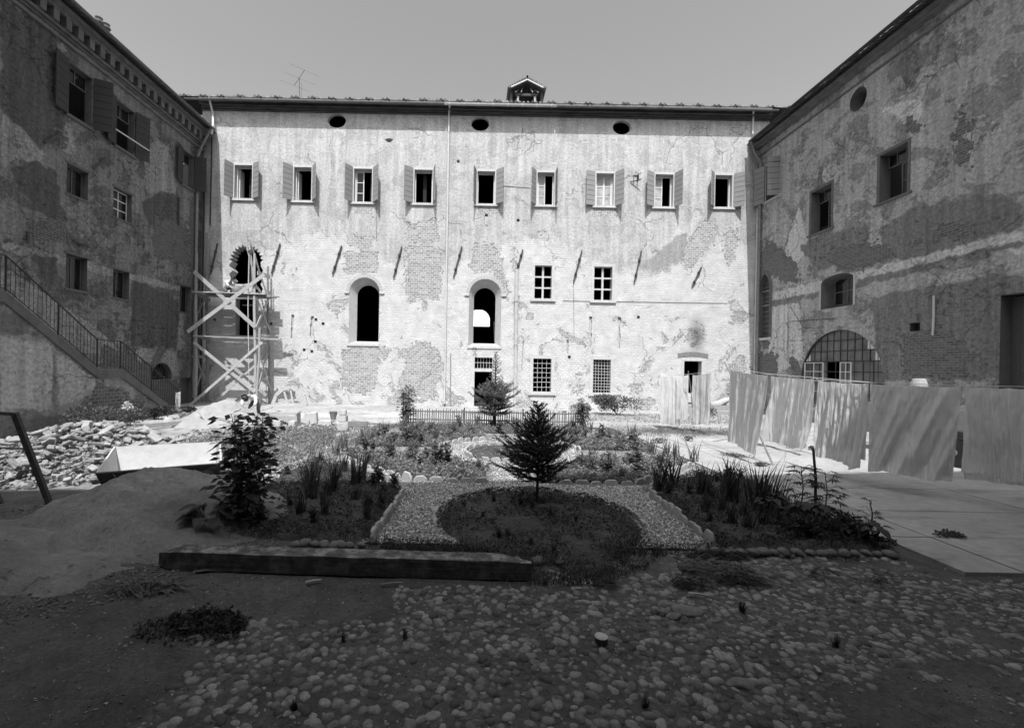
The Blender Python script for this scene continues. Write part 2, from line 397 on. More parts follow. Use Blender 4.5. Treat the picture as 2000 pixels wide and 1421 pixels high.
def build_wall(name, W, a0, a1, z0, z1, openings, patches, mat, jmat, parent, res=.14):
    """openings: dict(poly, depth, inner=None). patches: {attr: [polys]}"""
    xs = set(np.round(np.linspace(a0, a1, int((a1-a0)/res)+1), 4)); zs = set(np.round(np.linspace(z0, z1, int((z1-z0)/res)+1), 4))
    bbs = []
    for o in openings:
        s_ = [p[0] for p in o['poly']]; q = [p[1] for p in o['poly']]
        isr = len(o['poly']) == 4 and not o.get('free'); e = 0 if isr else .02
        bb = tuple(round(x, 4) for x in (min(s_)-e, max(s_)+e, min(q)-e, max(q)+e)); bbs.append((bb, isr, o))
        xs.update(bb[:2]); zs.update(bb[2:])
    def clean(vals, keep):
        vals = sorted(vals); out = []
        for v in vals:
            if v in keep or (all(abs(v - k) > .03 for k in keep)): out.append(v)
        return out
    kx = {b[0][i] for b in bbs for i in (0, 1)} | {round(a0, 4), round(a1, 4)}; kz = {b[0][i] for b in bbs for i in (2, 3)} | {round(z0, 4), round(z1, 4)}
    xs = clean(xs, kx); zs = clean(zs, kz); nx, nz = len(xs), len(zs)
    vs = [(x, z) for z in zs for x in xs]; fs = []
    holes = np.zeros((nz - 1, nx - 1), bool)
    xc = np.array([(xs[i] + xs[i+1]) / 2 for i in range(nx-1)]); zc = np.array([(zs[j] + zs[j+1]) / 2 for j in range(nz-1)])
    for bb, isr, o in bbs:
        holes |= ((zc > bb[2]) & (zc < bb[3]))[:, None] & ((xc > bb[0]) & (xc < bb[1]))[None, :]
    flip = W.k in 'R'
    for j in range(nz - 1):
        for i in range(nx - 1):
            if not holes[j, i]:
                f = (j*nx+i, j*nx+i+1, (j+1)*nx+i+1, (j+1)*nx+i); fs.append(f[::-1] if flip else f)
    for bb, isr, o in bbs:
        if isr: continue
        outer = []
        xi = [x for x in xs if bb[0] - 1e-6 <= x <= bb[1] + 1e-6]; zi = [z for z in zs if bb[2] - 1e-6 <= z <= bb[3] + 1e-6]
        outer += [(x, bb[2]) for x in xi[:-1]] + [(bb[1], z) for z in zi[:-1]] + [(x, bb[3]) for x in xi[::-1][:-1]] + [(bb[0], z) for z in zi[::-1][:-1]]
        inner = o['poly']; base = len(vs); vs += outer + inner
        tris = tessellate_polygon([[Vector((x, z, 0)) for x, z in outer], [Vector((x, z, 0)) for x, z in inner]])
        fs += [tuple(base + i for i in t) for t in tris]
    S = np.array([v[0] for v in vs]); Z = np.array([v[1] for v in vs])
    wo = mkobj(name, [W.pt(x, z) for x, z in vs], fs, mat, parent)
    for k in ('brick', 'light', 'dark', 'wash', 'stain'):
        val = np.full(S.shape, -3.0 if k != 'stain' else 0.0)
        for pl in patches.get(k, []):
            if callable(pl): val = np.maximum(val, pl(S, Z))
            else: val = np.maximum(val, sdf_poly(pl, S, Z))
        a = wo.data.attributes.new(k, 'FLOAT', 'POINT'); a.data.foreach_set('value', val.astype(np.float32))
    for o in openings:
        jb = MB()
        p = o['poly']; q = o.get('inner') or p; n = len(p); dep = o.get('depth', .4)
        vv = [W.pt(x, z, 0) for x, z in p] + [W.pt(x, z, -dep) for x, z in q]
        jb.add(vv, [(i, (i+1) % n, n + (i+1) % n, n + i) for i in range(n)])
        if o.get('back'): jb.add([W.pt(x, z, -dep) for x, z in q], [tuple(range(n))])
        jb.build('putlog_hole' if o.get('back') else 'reveal', jmat, wo)
    return wo

# ============================================================ NORTH WING (sunlit facade)
north = thing('monastery_wing', 'tall pale sunlit wing of plaster and whitewashed brick closing the far side of the yard', 'building', (0, YN, 0), 0)
north.matrix_world = Matrix.Identity(4)
def pq(W, *pts): return [W.px(*p) for p in pts]
def prect(W, x0, y0, x1, y1):
    a0, zt = W.px(x0, y0); a1, _ = W.px(x1, y0); _, zb = W.px(x0, y1); _, zb2 = W.px(x1, y1); _, zt2 = W.px(x1, y0)
    zb = (zb + zb2) / 2; zt = (zt + zt2) / 2
    if a0 > a1: a0, a1 = a1, a0
    return a0, a1, zb, zt
opsN = []; topwins = [(459, 323, 493, 388), (575, 327, 609, 392), (692, 330, 727, 395), (810, 332, 845, 397), (933, 335, 967, 398.5),
           (1050, 337, 1083, 400.5), (1165, 339, 1199, 402), (1280, 341, 1315, 404), (1397, 342.5, 1430, 405)]
TW = [prect(WN, *t) for t in topwins]
for r in TW: opsN.append(dict(poly=rect(*r), depth=.42))
for cx, cy in ((658, 236), (938, 242), (1214.5, 249)):
    c, z = WN.px(cx, cy); opsN.append(dict(poly=oval_poly(c, z, .54, .42), inner=oval_poly(c, z, .52, .40), depth=.22))
arch = []
for (x0, y0, x1, y1), (X0, Y0, X1, Y1) in (((695, 555, 738, 666), (683, 542, 742, 671)), ((926, 560, 969, 670), (917, 545, 980, 676))):
    o = prect(WN, X0, Y0, X1, Y1); i = prect(WN, x0, y0, x1, y1)
    opsN.append(dict(poly=arch_poly(*o), inner=arch_poly(*i), depth=.42)); arch.append((o, i))
# half-demolished arch behind the scaffold: ragged brick edge
random.seed(3)
br = prect(WN, 451, 480, 512, 572); base = arch_poly(*br, n=26); rag = []
for k, (a, z) in enumerate(base):
    if k < 2: rag.append((a, z)); continue
    j = .11 if k % 2 else -.07
    c = (br[0] + br[1]) / 2; zc = br[3] - (br[1]-br[0])/2
    d = Vector((a - c, max(z - zc, .1))).normalized(); rag.append((a + d.x * j, z + d.y * j))
    if k == 2:
        pass
zspr = br[3] - (br[1]-br[0])/2
right_j = [(br[1] + (.09 if k % 2 else -.05), br[2] + (zspr - br[2]) * k / 7) for k in range(1, 7)]
left_j = [(br[0] + (-.1 if k % 2 else .12), br[2] + (zspr - br[2]) * (7 - k) / 7) for k in range(1, 7)]
rag = rag[:2] + right_j + rag[2:] + left_j
opsN.append(dict(poly=rag, inner=[(a*.9 + .1*(br[0]+br[1])/2, z - .05 if z > br[2]+.1 else z) for a, z in rag], depth=.5))
dr = prect(WN, 461, 583, 498, 655); opsN.append(dict(poly=rect(*dr), depth=.45))
C6 = prect(WN, 1045, 518.5, 1078, 583); C7 = prect(WN, 1161, 521, 1196, 586)
D6 = prect(WN, 1042, 700, 1077, 765); D7 = prect(WN, 1159, 702, 1193, 767)
D5t = prect(WN, 927.5, 698, 962, 719); D5 = prect(WN, 927, 725.5, 961, 794)
D9 = prect(WN, 1336, 705, 1370, 768)
for r in (C6, C7, D6, D7, D5t, D5, D9): opsN.append(dict(poly=rect(*r), depth=.4))
holes = [(617, 624), (631, 632), (419, 624), (529, 632), (594, 683), (609, 686), (1247, 619), (895, 315), (1012, 430), (950, 420),
         (508, 649), (616, 667), (1112, 697)]
for hx, hy in holes:
    a, z = WN.px(hx, hy); s = .085; opsN.append(dict(poly=rect(a - s, a + s, z - s, z + s), depth=.3, back=True))
# a knocked-out hole in the upper plaster
a, z = WN.px(760, 274); opsN.append(dict(poly=[(a + .22*math.cos(t)*(1+.3*math.sin(3*t)), z + .13*math.sin(t)) for t in [k*math.pi/6 for k in range(12)]], depth=.3, back=True))
# vertical chases cut for pipes, ragged
def chase(x0, y0, x1, y1, wd):
    p, q = WN.px(x0, y0), WN.px(x1, y1); n = 12; L_, R2 = [], []
    for k in range(n + 1):
        t = k / n; c = (p[0]*(1-t)+q[0]*t, p[1]*(1-t)+q[1]*t)
        L_.append((c[0] - wd*rnd(.6, 1.3), c[1])); R2.append((c[0] + wd*rnd(.6, 1.3), c[1]))
    opsN.append(dict(poly=L_[::-1] + R2 if False else L_ + R2[::-1], depth=.1, back=True, free=1))
chase(610, 617, 608, 657, .09); chase(572, 614, 570, 660, .07)
chase(1154, 618, 1152, 678, .08); chase(1210, 619, 1208, 680, .08); chase(1109, 663, 1108, 690, .06); chase(1022, 665, 1019, 725, .035)

blob = lambda W, px, py, rx, rz, k=1.0: (lambda S, Z, c=W.px(px, py): k * np.clip(1.25 - np.hypot((S - c[0]) / rx, (Z - c[1]) / rz), 0, 1))
patN = dict(
 brick=[pq(WN, (672,682),(692,672),(735,672),(762,684),(758,694),(742,700),(738,720),(730,766),(684,768),(670,745),(676,720),(668,700)),
        pq(WN, (795,682),(806,672),(832,668),(846,678),(860,690),(862,700),(866,728),(856,745),(850,768),(800,772),(780,760),(778,738),(792,722)),
        pq(WN, (793,492),(800,478),(845,480),(864,490),(862,560),(856,586),(797,588),(792,560)),
        pq(WN, (672,494),(735,490),(738,532),(724,536),(690,534),(673,530)), pq(WN, (680,460),(725,460),(726,484),(682,484)),
        pq(WN, (925,480),(960,478),(975,486),(978,520),(995,560),(990,590),(984,560),(960,530),(920,532)),
        pq(WN, (1345,470),(1372,432),(1398,428),(1402,455),(1375,495),(1345,530),(1332,520)),
        pq(WN, (1415,470),(1420,450),(1440,448),(1438,500),(1420,520)), pq(WN, (1000,480),(1008,478),(1010,530),(1002,530)),
        pq(WN, (1425,238),(1450,240),(1448,262),(1428,262)), pq(WN, (795,440),(850,430),(862,470),(800,475)),
        pq(WN, (700,398),(728,400),(726,420),(698,416)), pq(WN, (935,403),(975,404),(976,420),(938,418)), pq(WN, (930,640),(1,1),(1,1)) if False else pq(WN, (1160,408),(1210,410),(1205,425),(1165,422))],
 dark=[pq(WN, (1300,480),(1345,445),(1340,500),(1310,560),(1265,540),(1250,520)),
       pq(WN, (640,600),(690,585),(690,640),(660,650)), pq(WN, (1210,560),(1290,570),(1260,590),(1215,585))],
 light=[pq(WN, (655,430),(668,430),(665,450),(652,448)), pq(WN, (1020,380),(1035,380),(1036,400),(1020,400)),
        pq(WN, (1350,430),(1362,410),(1372,418),(1345,470),(1290,490),(1285,482)), pq(WN, (1040,586),(1290,588),(1290,600),(1040,596))],
 wash=[lambda S, Z: (9.0 - Z) * .5 + .5*np.sin(S*.5)], stain=[blob(WN, 1361, 655, .55, 1.3, .95), blob(WN, 1361, 664, .35, .6, 1), blob(WN, 1355, 690, 1.0, .3, .5)])
build_wall('wall', WN, XL - .1, XR + .6, -.4, 17.5, opsN, patN, M['wallN'], M['jamb'], north, res=.13)

def stonework(name, W, r, wd, proud, mat, parent, sill=.12, sides=True, top=True, off=0):
    m = MB(); a0, a1, z0, z1 = r
    if sides: m.wbox(W, a0 - wd, a0 - .004, z0, z1, -.05, proud); m.wbox(W, a1 + .004, a1 + wd, z0, z1, -.05, proud)
    if top: m.wbox(W, a0 - wd, a1 + wd, z1 + .002, z1 + wd, -.05, proud + .003)
    if sill: m.wbox(W, a0 - wd - .08, a1 + wd + .08, z0 - sill, z0 - .002, -.05, proud + .06)
    return m.build(name, mat, parent)
def glazed(W, r, d, nx, nz, bar, parent, fm, gm, gname='pane', edge=None, skip=()):
    """frame with glazing bars and one glass sheet at depth d behind the wall face"""
    a0, a1, z0, z1 = r; m = MB(); e = edge or bar
    m.wbox(W, a0, a0 + e, z0, z1, -d - .03, -d + .03); m.wbox(W, a1 - e, a1, z0, z1, -d - .03, -d + .03)
    m.wbox(W, a0 + e, a1 - e, z0, z0 + e, -d - .03, -d + .03); m.wbox(W, a0 + e, a1 - e, z1 - e, z1, -d - .03, -d + .03)
    for k in range(1, nx): x = a0 + (a1-a0)*k/nx; m.wbox(W, x - bar/2, x + bar/2, z0 + e, z1 - e, -d - .015, -d + .025)
    for k in range(1, nz): z = z0 + (z1-z0)*k/nz; m.wbox(W, a0 + e, a1 - e, z - bar/2, z + bar/2, -d - .012, -d + .022)
    f = m.build('sash', fm, parent)
    if gm:
        g = MB(); g.wbox(W, a0 + e*.5, a1 - e*.5, z0 + e*.5, z1 - e*.5, -d - .006, -d + .004); g.build(gname, gm, parent)
    return f
def shutter(W, hinge, z0, z1, wd, ang, side, mat, parent, d0=.03, label=None):
    """side -1: hinged at left and lying to the left when flat; ang = opening away from the wall"""
    m = MB(); th = .045; g = MB()
    ca, sa = math.cos(ang), math.sin(ang)
    def q(u, n): return hinge + side * (u * ca - n * sa * 0), d0 + u * sa
    nb = 7; H = z1 - z0
    def quadbox(u0, u1, za, zb, n0, n1, mb):
        c = []
        for n_ in (n0, n1):
            for (u, z) in ((u0, za), (u1, za), (u1, zb), (u0, zb)):
                a = hinge + side * (u * ca - n_ * sa); d = d0 + u * sa + n_ * ca; c.append(W.pt(a, z, d))
        mb.add(c, [(0,3,2,1),(4,5,6,7),(0,1,5,4),(1,2,6,5),(2,3,7,6),(3,0,4,7)])
    for k in range(nb):
        quadbox(0, wd, z0 + H*k/nb + .012, z0 + H*(k+1)/nb - .012, 0, th, m)
    quadbox(.005, wd - .005, z0 + .01, z1 - .01, .008, th - .012, g)
    s = m.build('shutter', mat, parent); g.build('board_gap', M['groove'], s)
    h = MB()
    for zz in (z0 + H*.15, z0 + H*.85): quadbox(-.02, wd*.6, zz - .015, zz + .015, -.014, -.002, h)
    h.build('hinge', M['rust'], s)
    if label: s['label'] = label
    return s
def ang_for(W, hinge, wd, side, tip_px, zmid):
    """opening angle that brings the free edge of a shutter to where it stands"""
    best = (1e9, 0)
    for k in range(0, 119):
        a = R_(k); x, y, z = W.pt(hinge + side*wd*math.cos(a), zmid, .05 + wd*math.sin(a))
        u = x / y * F; px = CX + u * CR - (CAM_Z - z) / y * F * SR
        best = min(best, (abs(px - tip_px), a))
    return best[1]
tips = [(437, 505), (552, 617), (673, 739), (789, 850), (924, 984), (1038, 1090), (1145, 1219), (1264, 1334), (1389, 1455)]
glz = {0: 'ajar', 1: 'ajar', 2: 'half', 5: 'left', 6: 'both', 7: 'left'}
for i, r in enumerate(TW):
    a0, a1, z0, z1 = r
    wn = thing('window', None, None); wn.parent = north
    stonework('stone_frame', WN, r, .13, .035, M['stone'], wn, .13)
    wd = (a1 - a0) / 2 + .06
    for side, hx, tip in ((-1, a0 - .1, tips[i][0]), (1, a1 + .1, tips[i][1])):
        shutter(WN, hx, z0 - .02, z1 + .1, wd, ang_for(WN, hx, wd, side, tip, (z0+z1)/2), side, M['shut'], wn, .05)
    mid = (a0 + a1) / 2; dd = .3
    k = glz.get(i)
    m = MB(); m.wbox(WN, a0, a0 + .06, z0, z1, -.36, -.24); m.wbox(WN, a1 - .06, a1, z0, z1, -.36, -.24); m.wbox(WN, a0 + .06, a1 - .06, z1 - .07, z1, -.36, -.24)
    m.build('casing', M['frame'], wn)
    if k in ('left', 'both', 'half'): glazed(WN, (a0 + .07, mid, z0 + .01, z1 - .08), dd, 1, 3, .035, wn, M['frame'], M['glassl' if k != 'half' else 'glass'], edge=.05)
    if k == 'both': glazed(WN, (mid + .005, a1 - .07, z0 + .01, z1 - .08), dd, 1, 3, .035, wn, M['frame'], M['glassl'], edge=.05)
    if k == 'ajar':   # sash swung into the room, seen nearly edge on
        m = MB(); m.wbox(WN, a0 + .08, a0 + .13, z0 + .02, z1 - .1, -.85, -.36); s_ = m.build('sash', M['frame'], wn)
for i, (o, ii) in enumerate(arch):
    wn = thing('arched_window', None, None); wn.parent = north
    a0, a1, z0, z1 = o; zs = z1 - (a1 - a0) / 2
    m = MB(); m.wbox(WN, a0 - .28, a0 - .002, zs - .05, zs + .05, -.05, .07); m.build('impost', M['stone'], wn)
    m = MB(); m.wbox(WN, a1 + .002, a1 + .28, zs - .05, zs + .05, -.05, .07); m.build('impost', M['stone'], wn)
    m = MB(); m.wbox(WN, a0 - .05, a1 + .05, z0 - .14, z0 - .003, -.3, .05); m.build('sill', M['stone'], wn)
    n = 18; c = (a0+a1)/2; r1 = (a1-a0)/2 + .01; r2 = r1 + .2; m = MB()
    for k in range(n):
        t0 = math.pi*(k+.06)/n; t1 = math.pi*(k+.94)/n
        cc = [WN.pt(c + r*math.cos(t), zs + r*math.sin(t), d) for d in (-.02, .018) for r, t in ((r1, t0), (r2, t0), (r2, t1), (r1, t1))]
        m.add(cc, [(0,3,2,1),(4,5,6,7),(0,1,5,4),(1,2,6,5),(2,3,7,6),(3,0,4,7)])
    m.build('brick_arch', M['jamb'], wn)
for r in (C6, C7):
    wn = thing('cross_window', None, None); wn.parent = north
    stonework('stone_frame', WN, r, .17, .03, M['stone'], wn, .16)
    m = MB(); a0, a1, z0, z1 = r; mid = (a0+a1)/2
    m.wbox(WN, mid - .055, mid + .055, z0, z1, -.22, -.12)
    for k in (1, 2): z = z0 + (z1-z0)*k/3; m.wbox(WN, a0, mid - .056, z - .045, z + .045, -.22, -.13); m.wbox(WN, mid + .056, a1, z - .045, z + .045, -.22, -.13)
    m.build('stone_cross', M['stone'], wn)
def grille(r, nx, nz, parent, t=.028, wob=.01, d=.1):
    m = MB(); a0, a1, z0, z1 = r
    for k in range(1, nx):
        x = a0 + (a1-a0)*k/nx; m.tube([WN.pt(x + rnd(-wob, wob), z0 - .02, -d), WN.pt(x + rnd(-wob, wob), (z0+z1)/2, -d), WN.pt(x, z1 + .02, -d)], t/2, 5)
    for k in range(1, nz):
        z = z0 + (z1-z0)*k/nz; m.tube([WN.pt(a0 - .02, z + rnd(-wob, wob), -d + .02), WN.pt((a0+a1)/2, z + rnd(-wob*2, wob*2), -d + .02), WN.pt(a1 + .02, z + rnd(-wob, wob), -d + .02)], t/2, 5)
    return m.build('iron_grille', M['grille'], parent)
M['grille'] = simple('pale_dusty_grille', .5, .2)
for r, nx, nz in ((D6, 4, 7), (D7, 6, 11)):
    wn = thing('barred_window', None, None); wn.parent = north
    stonework('stone_frame', WN, r, .2, .03, M['stone'], wn, .18, top=True); grille(r, nx, nz, wn)
wn = thing('doorway', None, None); wn.parent = north
m = MB(); a0, a1, z0, z1 = D5; zt = D5t[3]
m.wbox(WN, a0 - .22, a0 - .003, z0, zt, -.06, .05); m.wbox(WN, a1 + .003, a1 + .22, z0, zt, -.06, .05); m.wbox(WN, a0 - .22, a1 + .22, zt + .003, zt + .2, -.06, .053)
m.wbox(WN, a0 + .001, a1 - .001, z1 + .002, D5t[2] - .002, -.3, .04); m.wbox(WN, a0 - .35, a1 + .9, z0 - .35, z0 - .003, -.1, .55)
m.build('stone_frame', M['stone'], wn); grille(D5t, 6, 2, wn)
wn = thing('doorway', None, None); wn.parent = north
m = MB(); a0, a1, z0, z1 = D9
m.wbox(WN, a0 - .15, a0 - .003, z0 - .1, z1, -.06, .04); m.wbox(WN, a1 + .003, a1 + .3, z0 - .1, z1, -.06, .04); m.wbox(WN, a0 - .15, a1 + .3, z1 + .003, z1 + .12, -.06, .043)
m.wbox(WN, a0 - .6, a1 + .6, z0 - .5, z0 - .12, .0, .6)
m.build('stone_frame', M['stone'], wn)
m = MB(); c = (a0 + a1)/2
for k in range(16):
    x = -.85 + 1.7*k/15; m.wbox(WN, c + x - .05, c + x + .045, z1 + .16 + .14*math.cos(x*1.5), z1 + .40 + .14*math.cos(x*1.5), -.05, .03)
m.build('brick_lintel', M['woodm'], wn)
# door behind the scaffold with its frame
wn = thing('doorway', None, None); wn.parent = north
m = MB(); a0, a1, z0, z1 = dr; m.wbox(WN, a0 - .14, a0 - .003, z0, z1 + .2, -.05, .05); m.wbox(WN, a1 + .003, a1 + .14, z0, z1 + .2, -.05, .05)
m.build('stone_frame', M['stone'], wn)
# anchors of the floor ties
for (x0, y0, x1, y1) in ((426,476,412,535),(548,476,531,535),(668,480,650,536),(785,482,769,542),(902,482,886,541),(1021,488,1009,528),(1136,490,1120,550),(1252,491,1238,552),(1369,522,1351,559)):
    p, q = WN.px(x0, y0), WN.px(x1, y1); A = Vector(WN.pt(*p, .07)); B = Vector(WN.pt(*q, .07)); m = MB()
    m.bar(A, B, .075, .05, (0, 1, 0))
    for t in (.28, .75):
        C = A.lerp(B, t); m.tube([C - (B-A).normalized()*.06, C + (B-A).normalized()*.06], .08, 8); m.tube([C + Vector((0, .1, 0)), C - Vector((0, .09, 0))], .05, 6)
    m.build('wall_anchor', M['rust'], north)
# cornice, gutter, downpipes
def eave_z(x): return 17.78
m = MB()
for (z0, z1, d) in ((17.22, 17.27, .08), (17.27, 17.32, .04), (17.32, 17.45, .14), (17.45, 17.6, .3), (17.6, 17.7, .42)):
    m.wbox(WN, XL - .1, XR + .6, z0, z1 - .002, -.1, d)
m.build('cornice', M['cornN'], north)
m = MB(); m.wbox(WN, XL, XR + .4, 17.71, 17.735, -.4, .5); m.wbox(WN, XL, XR + .4, 17.52, 17.738, .502, .56); m.build('eave_tiles_and_sun_stop', M['tile'], north)  # front strip added to keep sun from leaking under the tiles
def roofmesh(parent, x0, x1, y0, z0, y1, z1, per, step, flip=False, axis='x', name='roof'):
    """corrugated clay tile roof: rows of round tiles running up the slope"""
    vs, fs = [], []; n = int((x1-x0)/step)+1; rows = 5
    for j in range(rows):
        t = j / (rows-1)
        for i in range(n):
            x = x0 + i*step; ph = (x / per) % 1.0; h = .075*math.sin(math.pi*min(ph/.62, 1.0)) if ph < .62 else -.02
            h += .018*math.sin(x*1.7) + .012*math.sin(x*.53+2) 
            if j == 0: yy = y0 + .05*math.sin(7.7*math.floor(x/per))
            else: yy = y0 + (y1-y0)*t
            zz = z0 + (z1-z0)*t + h
            vs.append((x, yy, zz) if axis == 'x' else (yy, x, zz))
    m0 = len(vs)
    for i in range(n):
        x = x0 + i*step; vs.append((x, y0, z0 - .05) if axis == 'x' else (y0, x, z0 - .05))
    for j in range(rows-1):
        for i in range(n-1): fs.append((j*n+i, j*n+i+1, (j+1)*n+i+1, (j+1)*n+i))
    for i in range(n-1): fs.append((m0+i, m0+i+1, i+1, i))
    return mkobj(name, vs, fs, M['tile'], parent)
roofmesh(north, XL - 3, XR + 3, YN - .58, 17.78, YN + 5, 19.6, .24, .03)
m = MB(); m.box((XL - 3, YN + 4.9, 17.3), (XR + 3, YN + 10, 19.72)); m.build('ridge', M['tile'], north)
m = MB()
def half_gutter(m, p, q, r, n=6):
    p, q = Vector(p), Vector(q)
    vs = []
    for c in (p, q):
        for rr in (r, r - .012):
            for k in range(n + 1):
                t = math.pi*k/n; d = (q-p).normalized(); s_ = d.cross(Vector((0, 0, 1))); vs.append(tuple(c + s_*rr*math.cos(t) + Vector((0, 0, -1))*rr*math.sin(t)))
    N = n+1; fs = []
    for b in (0, N):
        for k in range(n): fs.append((b+k, b+k+1, b+2*N+k+1, b+2*N+k))
    m.add(vs, fs)
g0 = P(870, 202, YN - .62); g1 = P(1085, 206, YN - .62); half_gutter(m, g0, g1, .1)
for k in range(8):
    c = g0.lerp(g1, (k+.3)/7.6); m.box((c.x - .012, c.y - .115, c.z - .11), (c.x + .012, c.y + .1, c.z + .01))
m.build('gutter', M['zinc'], north)
m = MB(); half_gutter(m, P(360, 192, YN - .62), P(868, 202, YN - .62), .08); half_gutter(m, P(1087, 207, YN - .62), P(1520, 215, YN - .62), .08)
m.build('gutter', M['cornW'], north)
def pipe(parent, pts, r, mat, clamps=True, W=None):
    m = MB(); m.tube(pts, r, 8)
    if clamps:
        for a, b in zip(pts[:-1], pts[1:]):
            a, b = Vector(a), Vector(b); L = (b-a).length
            if L < 1.5: continue
            for k in range(int(L/2)):
                c = a.lerp(b, (k+.5)/int(L/2)); d = (b-a).normalized()*.03; m.tube([c-d, c+d], r*1.25, 8)
    return m.build('downpipe', mat, parent)
pipe(north, [P(878, 205, YN-.62), P(878, 212, YN-.2), P(877, 222, YN-.11), P(868, 788, YN-.11)], .055, M['zinc'])
pipe(north, [P(1010, 526, YN-.1), P(1009, 545, YN-.12), P(1006, 800, YN-.12)], .105, simple('cement_pipe', .42, .25, 4))
pipe(north, [P(880, 690, YN-.05), P(880, 794, YN-.05)], .022, M['zincd'], False)
pipe(north, [P(1472, 215, YN-.6), P(1471, 226, YN-.12), P(1470, 262, YN-.12)], .05, M['zinc'])
pipe(north, [P(408, 190, YN-.62), P(416, 222, YN-.12), P(416, 245, YN-.4), P(413, 262, YN-.5)], .06, M['zinc'], False)
pipe(north, [P(414, 268, YN-.1), P(410, 440, YN-.1)], .03, M['iron'], False)
# hook, lantern bracket
m = MB(); c = Vector(WN.pt(*WN.px(927, 682), .25)); m.tube([c + Vector((.1*math.cos(t), 0, .1*math.sin(t))) for t in [R_(k) for k in range(-60, 240, 30)]], .02, 6)
m.tube([Vector(WN.pt(*WN.px(928, 690), 0)), c + Vector((.03, 0, -.1))], .018, 6); m.build('iron_hook', M['iron'], north)
m = MB(); c = WN.px(1241, 350)
m.wbox(WN, c[0]-.12, c[0]-.09, c[1]-.25, c[1]+.25, .0, .04); m.wbox(WN, c[0]-.09, c[0]+.12, c[1]+.2, c[1]+.24, .02, .05); m.wbox(WN, c[0]+.08, c[0]+.11, c[1]-.2, c[1]+.2, .02, .3)
m.tube([WN.pt(c[0]-.3, c[1]-.18, .03), WN.pt(c[0]+.25, c[1]-.12, .3)], .03, 6)
m.build('lamp_bracket', M['rust'], north)
# cables along the facade
m = MB()
for pts in (((1100,587),(1290,590),(1420,592)), ((1120,550),(1121,660)), ((735,404),(735,470)), ((969,362),(1035,367)), ((965,628),(966,668))):
    m.tube([WN.pt(*WN.px(*p), .02) for p in pts], .012, 4)
m.build('wall_cable', M['zincd'], north)
# body of the wing behind the facade: rooms, back wall with an arched opening, floors, end walls
m = MB(); Yb = 36.0
ax0, ax1, az0, az1 = -.75, 1.04, 5.62, 7.0
m.box((XL, Yb, 0), (ax0, Yb + .4, 17.5)); m.box((ax1, Yb, 0), (XR, Yb + .4, 17.5)); m.box((ax0, Yb, 0), (ax1, Yb + .4, az0)); m.box((ax0, Yb, az1), (ax1, Yb + .4, 17.5))
m.box((XL - .1, YN + .5, 0), (XL + .3, Yb, 17.4)); m.box((XR - .3, YN + .5, 0), (XR + .1, Yb, 17.4))
m.box((XL, YN + .6, 3.2), (XR, Yb, 3.45)); m.box((XL, YN + .6, 11.2), (XR, Yb, 11.4)); m.box((XL, YN + .5, 15.6), (XR, Yb, 15.7)); m.box((XL, YN + .5, -.1), (XR, Yb, .15))
for x in (-13.9, -9.0, -3.4, 3.2, 6.0, 11.0): m.box((x, YN + .5, 0), (x + .2, Yb, 11)); 
for x in (-13.9, -10.2, -6.6, -3.4, 3.4, 6.0, 9.0, 12.0): m.box((x, YN + .5, 11.4), (x + .2, Yb, 15.6))
a = arch_poly(ax0, ax1, az0, az1)[2:]
m.add([(x, Yb + .02, z) for x, z in a] + [(ax0 - .01, Yb + .02, az1 + .1), (ax1 + .01, Yb + .02, az1 + .1)], [])
n0 = len(m.v) - 2 - len(a)
h = len(a)//2
for k in range(len(a)-1): m.f.append((n0+k, n0+k+1, len(m.v) - (2 if k >= h else 1)))
m.f.append((n0+h, len(m.v)-1, len(m.v)-2))
m.build('inner_rooms', M['dark'], north)
for z_, sx in ((None, 0),):
    o = thing('white_building', 'white sunlit house seen through the middle arched window', 'building', (0, 62, 0))
    m = MB(); m.box((-14, 0, 0), (14, 8, 11.5)); m.build('wall', simple('white_render', .8, .05), o)
    m = MB(); m.box((-15, -.6, 11.5), (15, 9, 12)); m.build('roof', M['tile'], o)
# roof lantern
d0 = thing('roof_dormer', None, None); d0.parent = north
Yd = YN + .9; A = P(996, 203, Yd); B = P(1060, 203, Yd); zt = P(1027, 158, Yd).z; ze = P(996, 176, Yd).z; xm = (A.x+B.x)/2
m = MB(); m.box((A.x, Yd, A.z - .6), (A.x + .14, Yd + 2.2, ze)); m.box((B.x - .14, Yd, A.z - .6), (B.x, Yd + 2.2, ze)); m.box((A.x + .14, Yd + 1.9, A.z - .6), (B.x - .14, Yd + 2.1, ze + .2))
m.box((A.x + .3, Yd - .05, ze - .35), (B.x - .3, Yd + .1, ze - .22)); m.build('side_wall', M['woodd'], d0)
m = MB(); m.box((A.x + .42, Yd - .02, A.z - .6), (A.x + .54, Yd + .12, ze - .36)); m.build('post', M['wood'], d0)
m = MB(); m.box((B.x - .54, Yd - .02, A.z - .6), (B.x - .42, Yd + .12, ze - .36)); m.build('post', M['wood'], d0)
m = MB()
for sx in (-1, 1):
    e = Vector((xm + sx*1.12, Yd + 1, ze - .05)); t = Vector((xm, Yd + 1, zt)); m.bar(e, t, 2.6, .07, (0, 0, 1))
    for k in range(9):
        q = e.lerp(t, k/8.0); 
        m.tube([q + Vector((0, -1.35, .06)), q + Vector((0, 1.3, .06))], .06, 6)
m.build('roof_slope', M['tile'], d0)
m = MB()
for sx in (-1, 1):
    m.bar((xm + sx*.98, Yd - .33, ze - .03), (xm, Yd - .33, zt - .14), .06, .09, (0, 1, 0))
m.build('barge_board', M['frame'], d0)
m = MB()
for sx in (-1, 1):
    for k in (.3, .6): m.bar((xm + sx*.9*k*1.3, Yd - .28, ze - .3), (xm + sx*.9*k*.9, Yd + .2, zt - .2 - k*.4), .05, .05, (0, 1, 0))
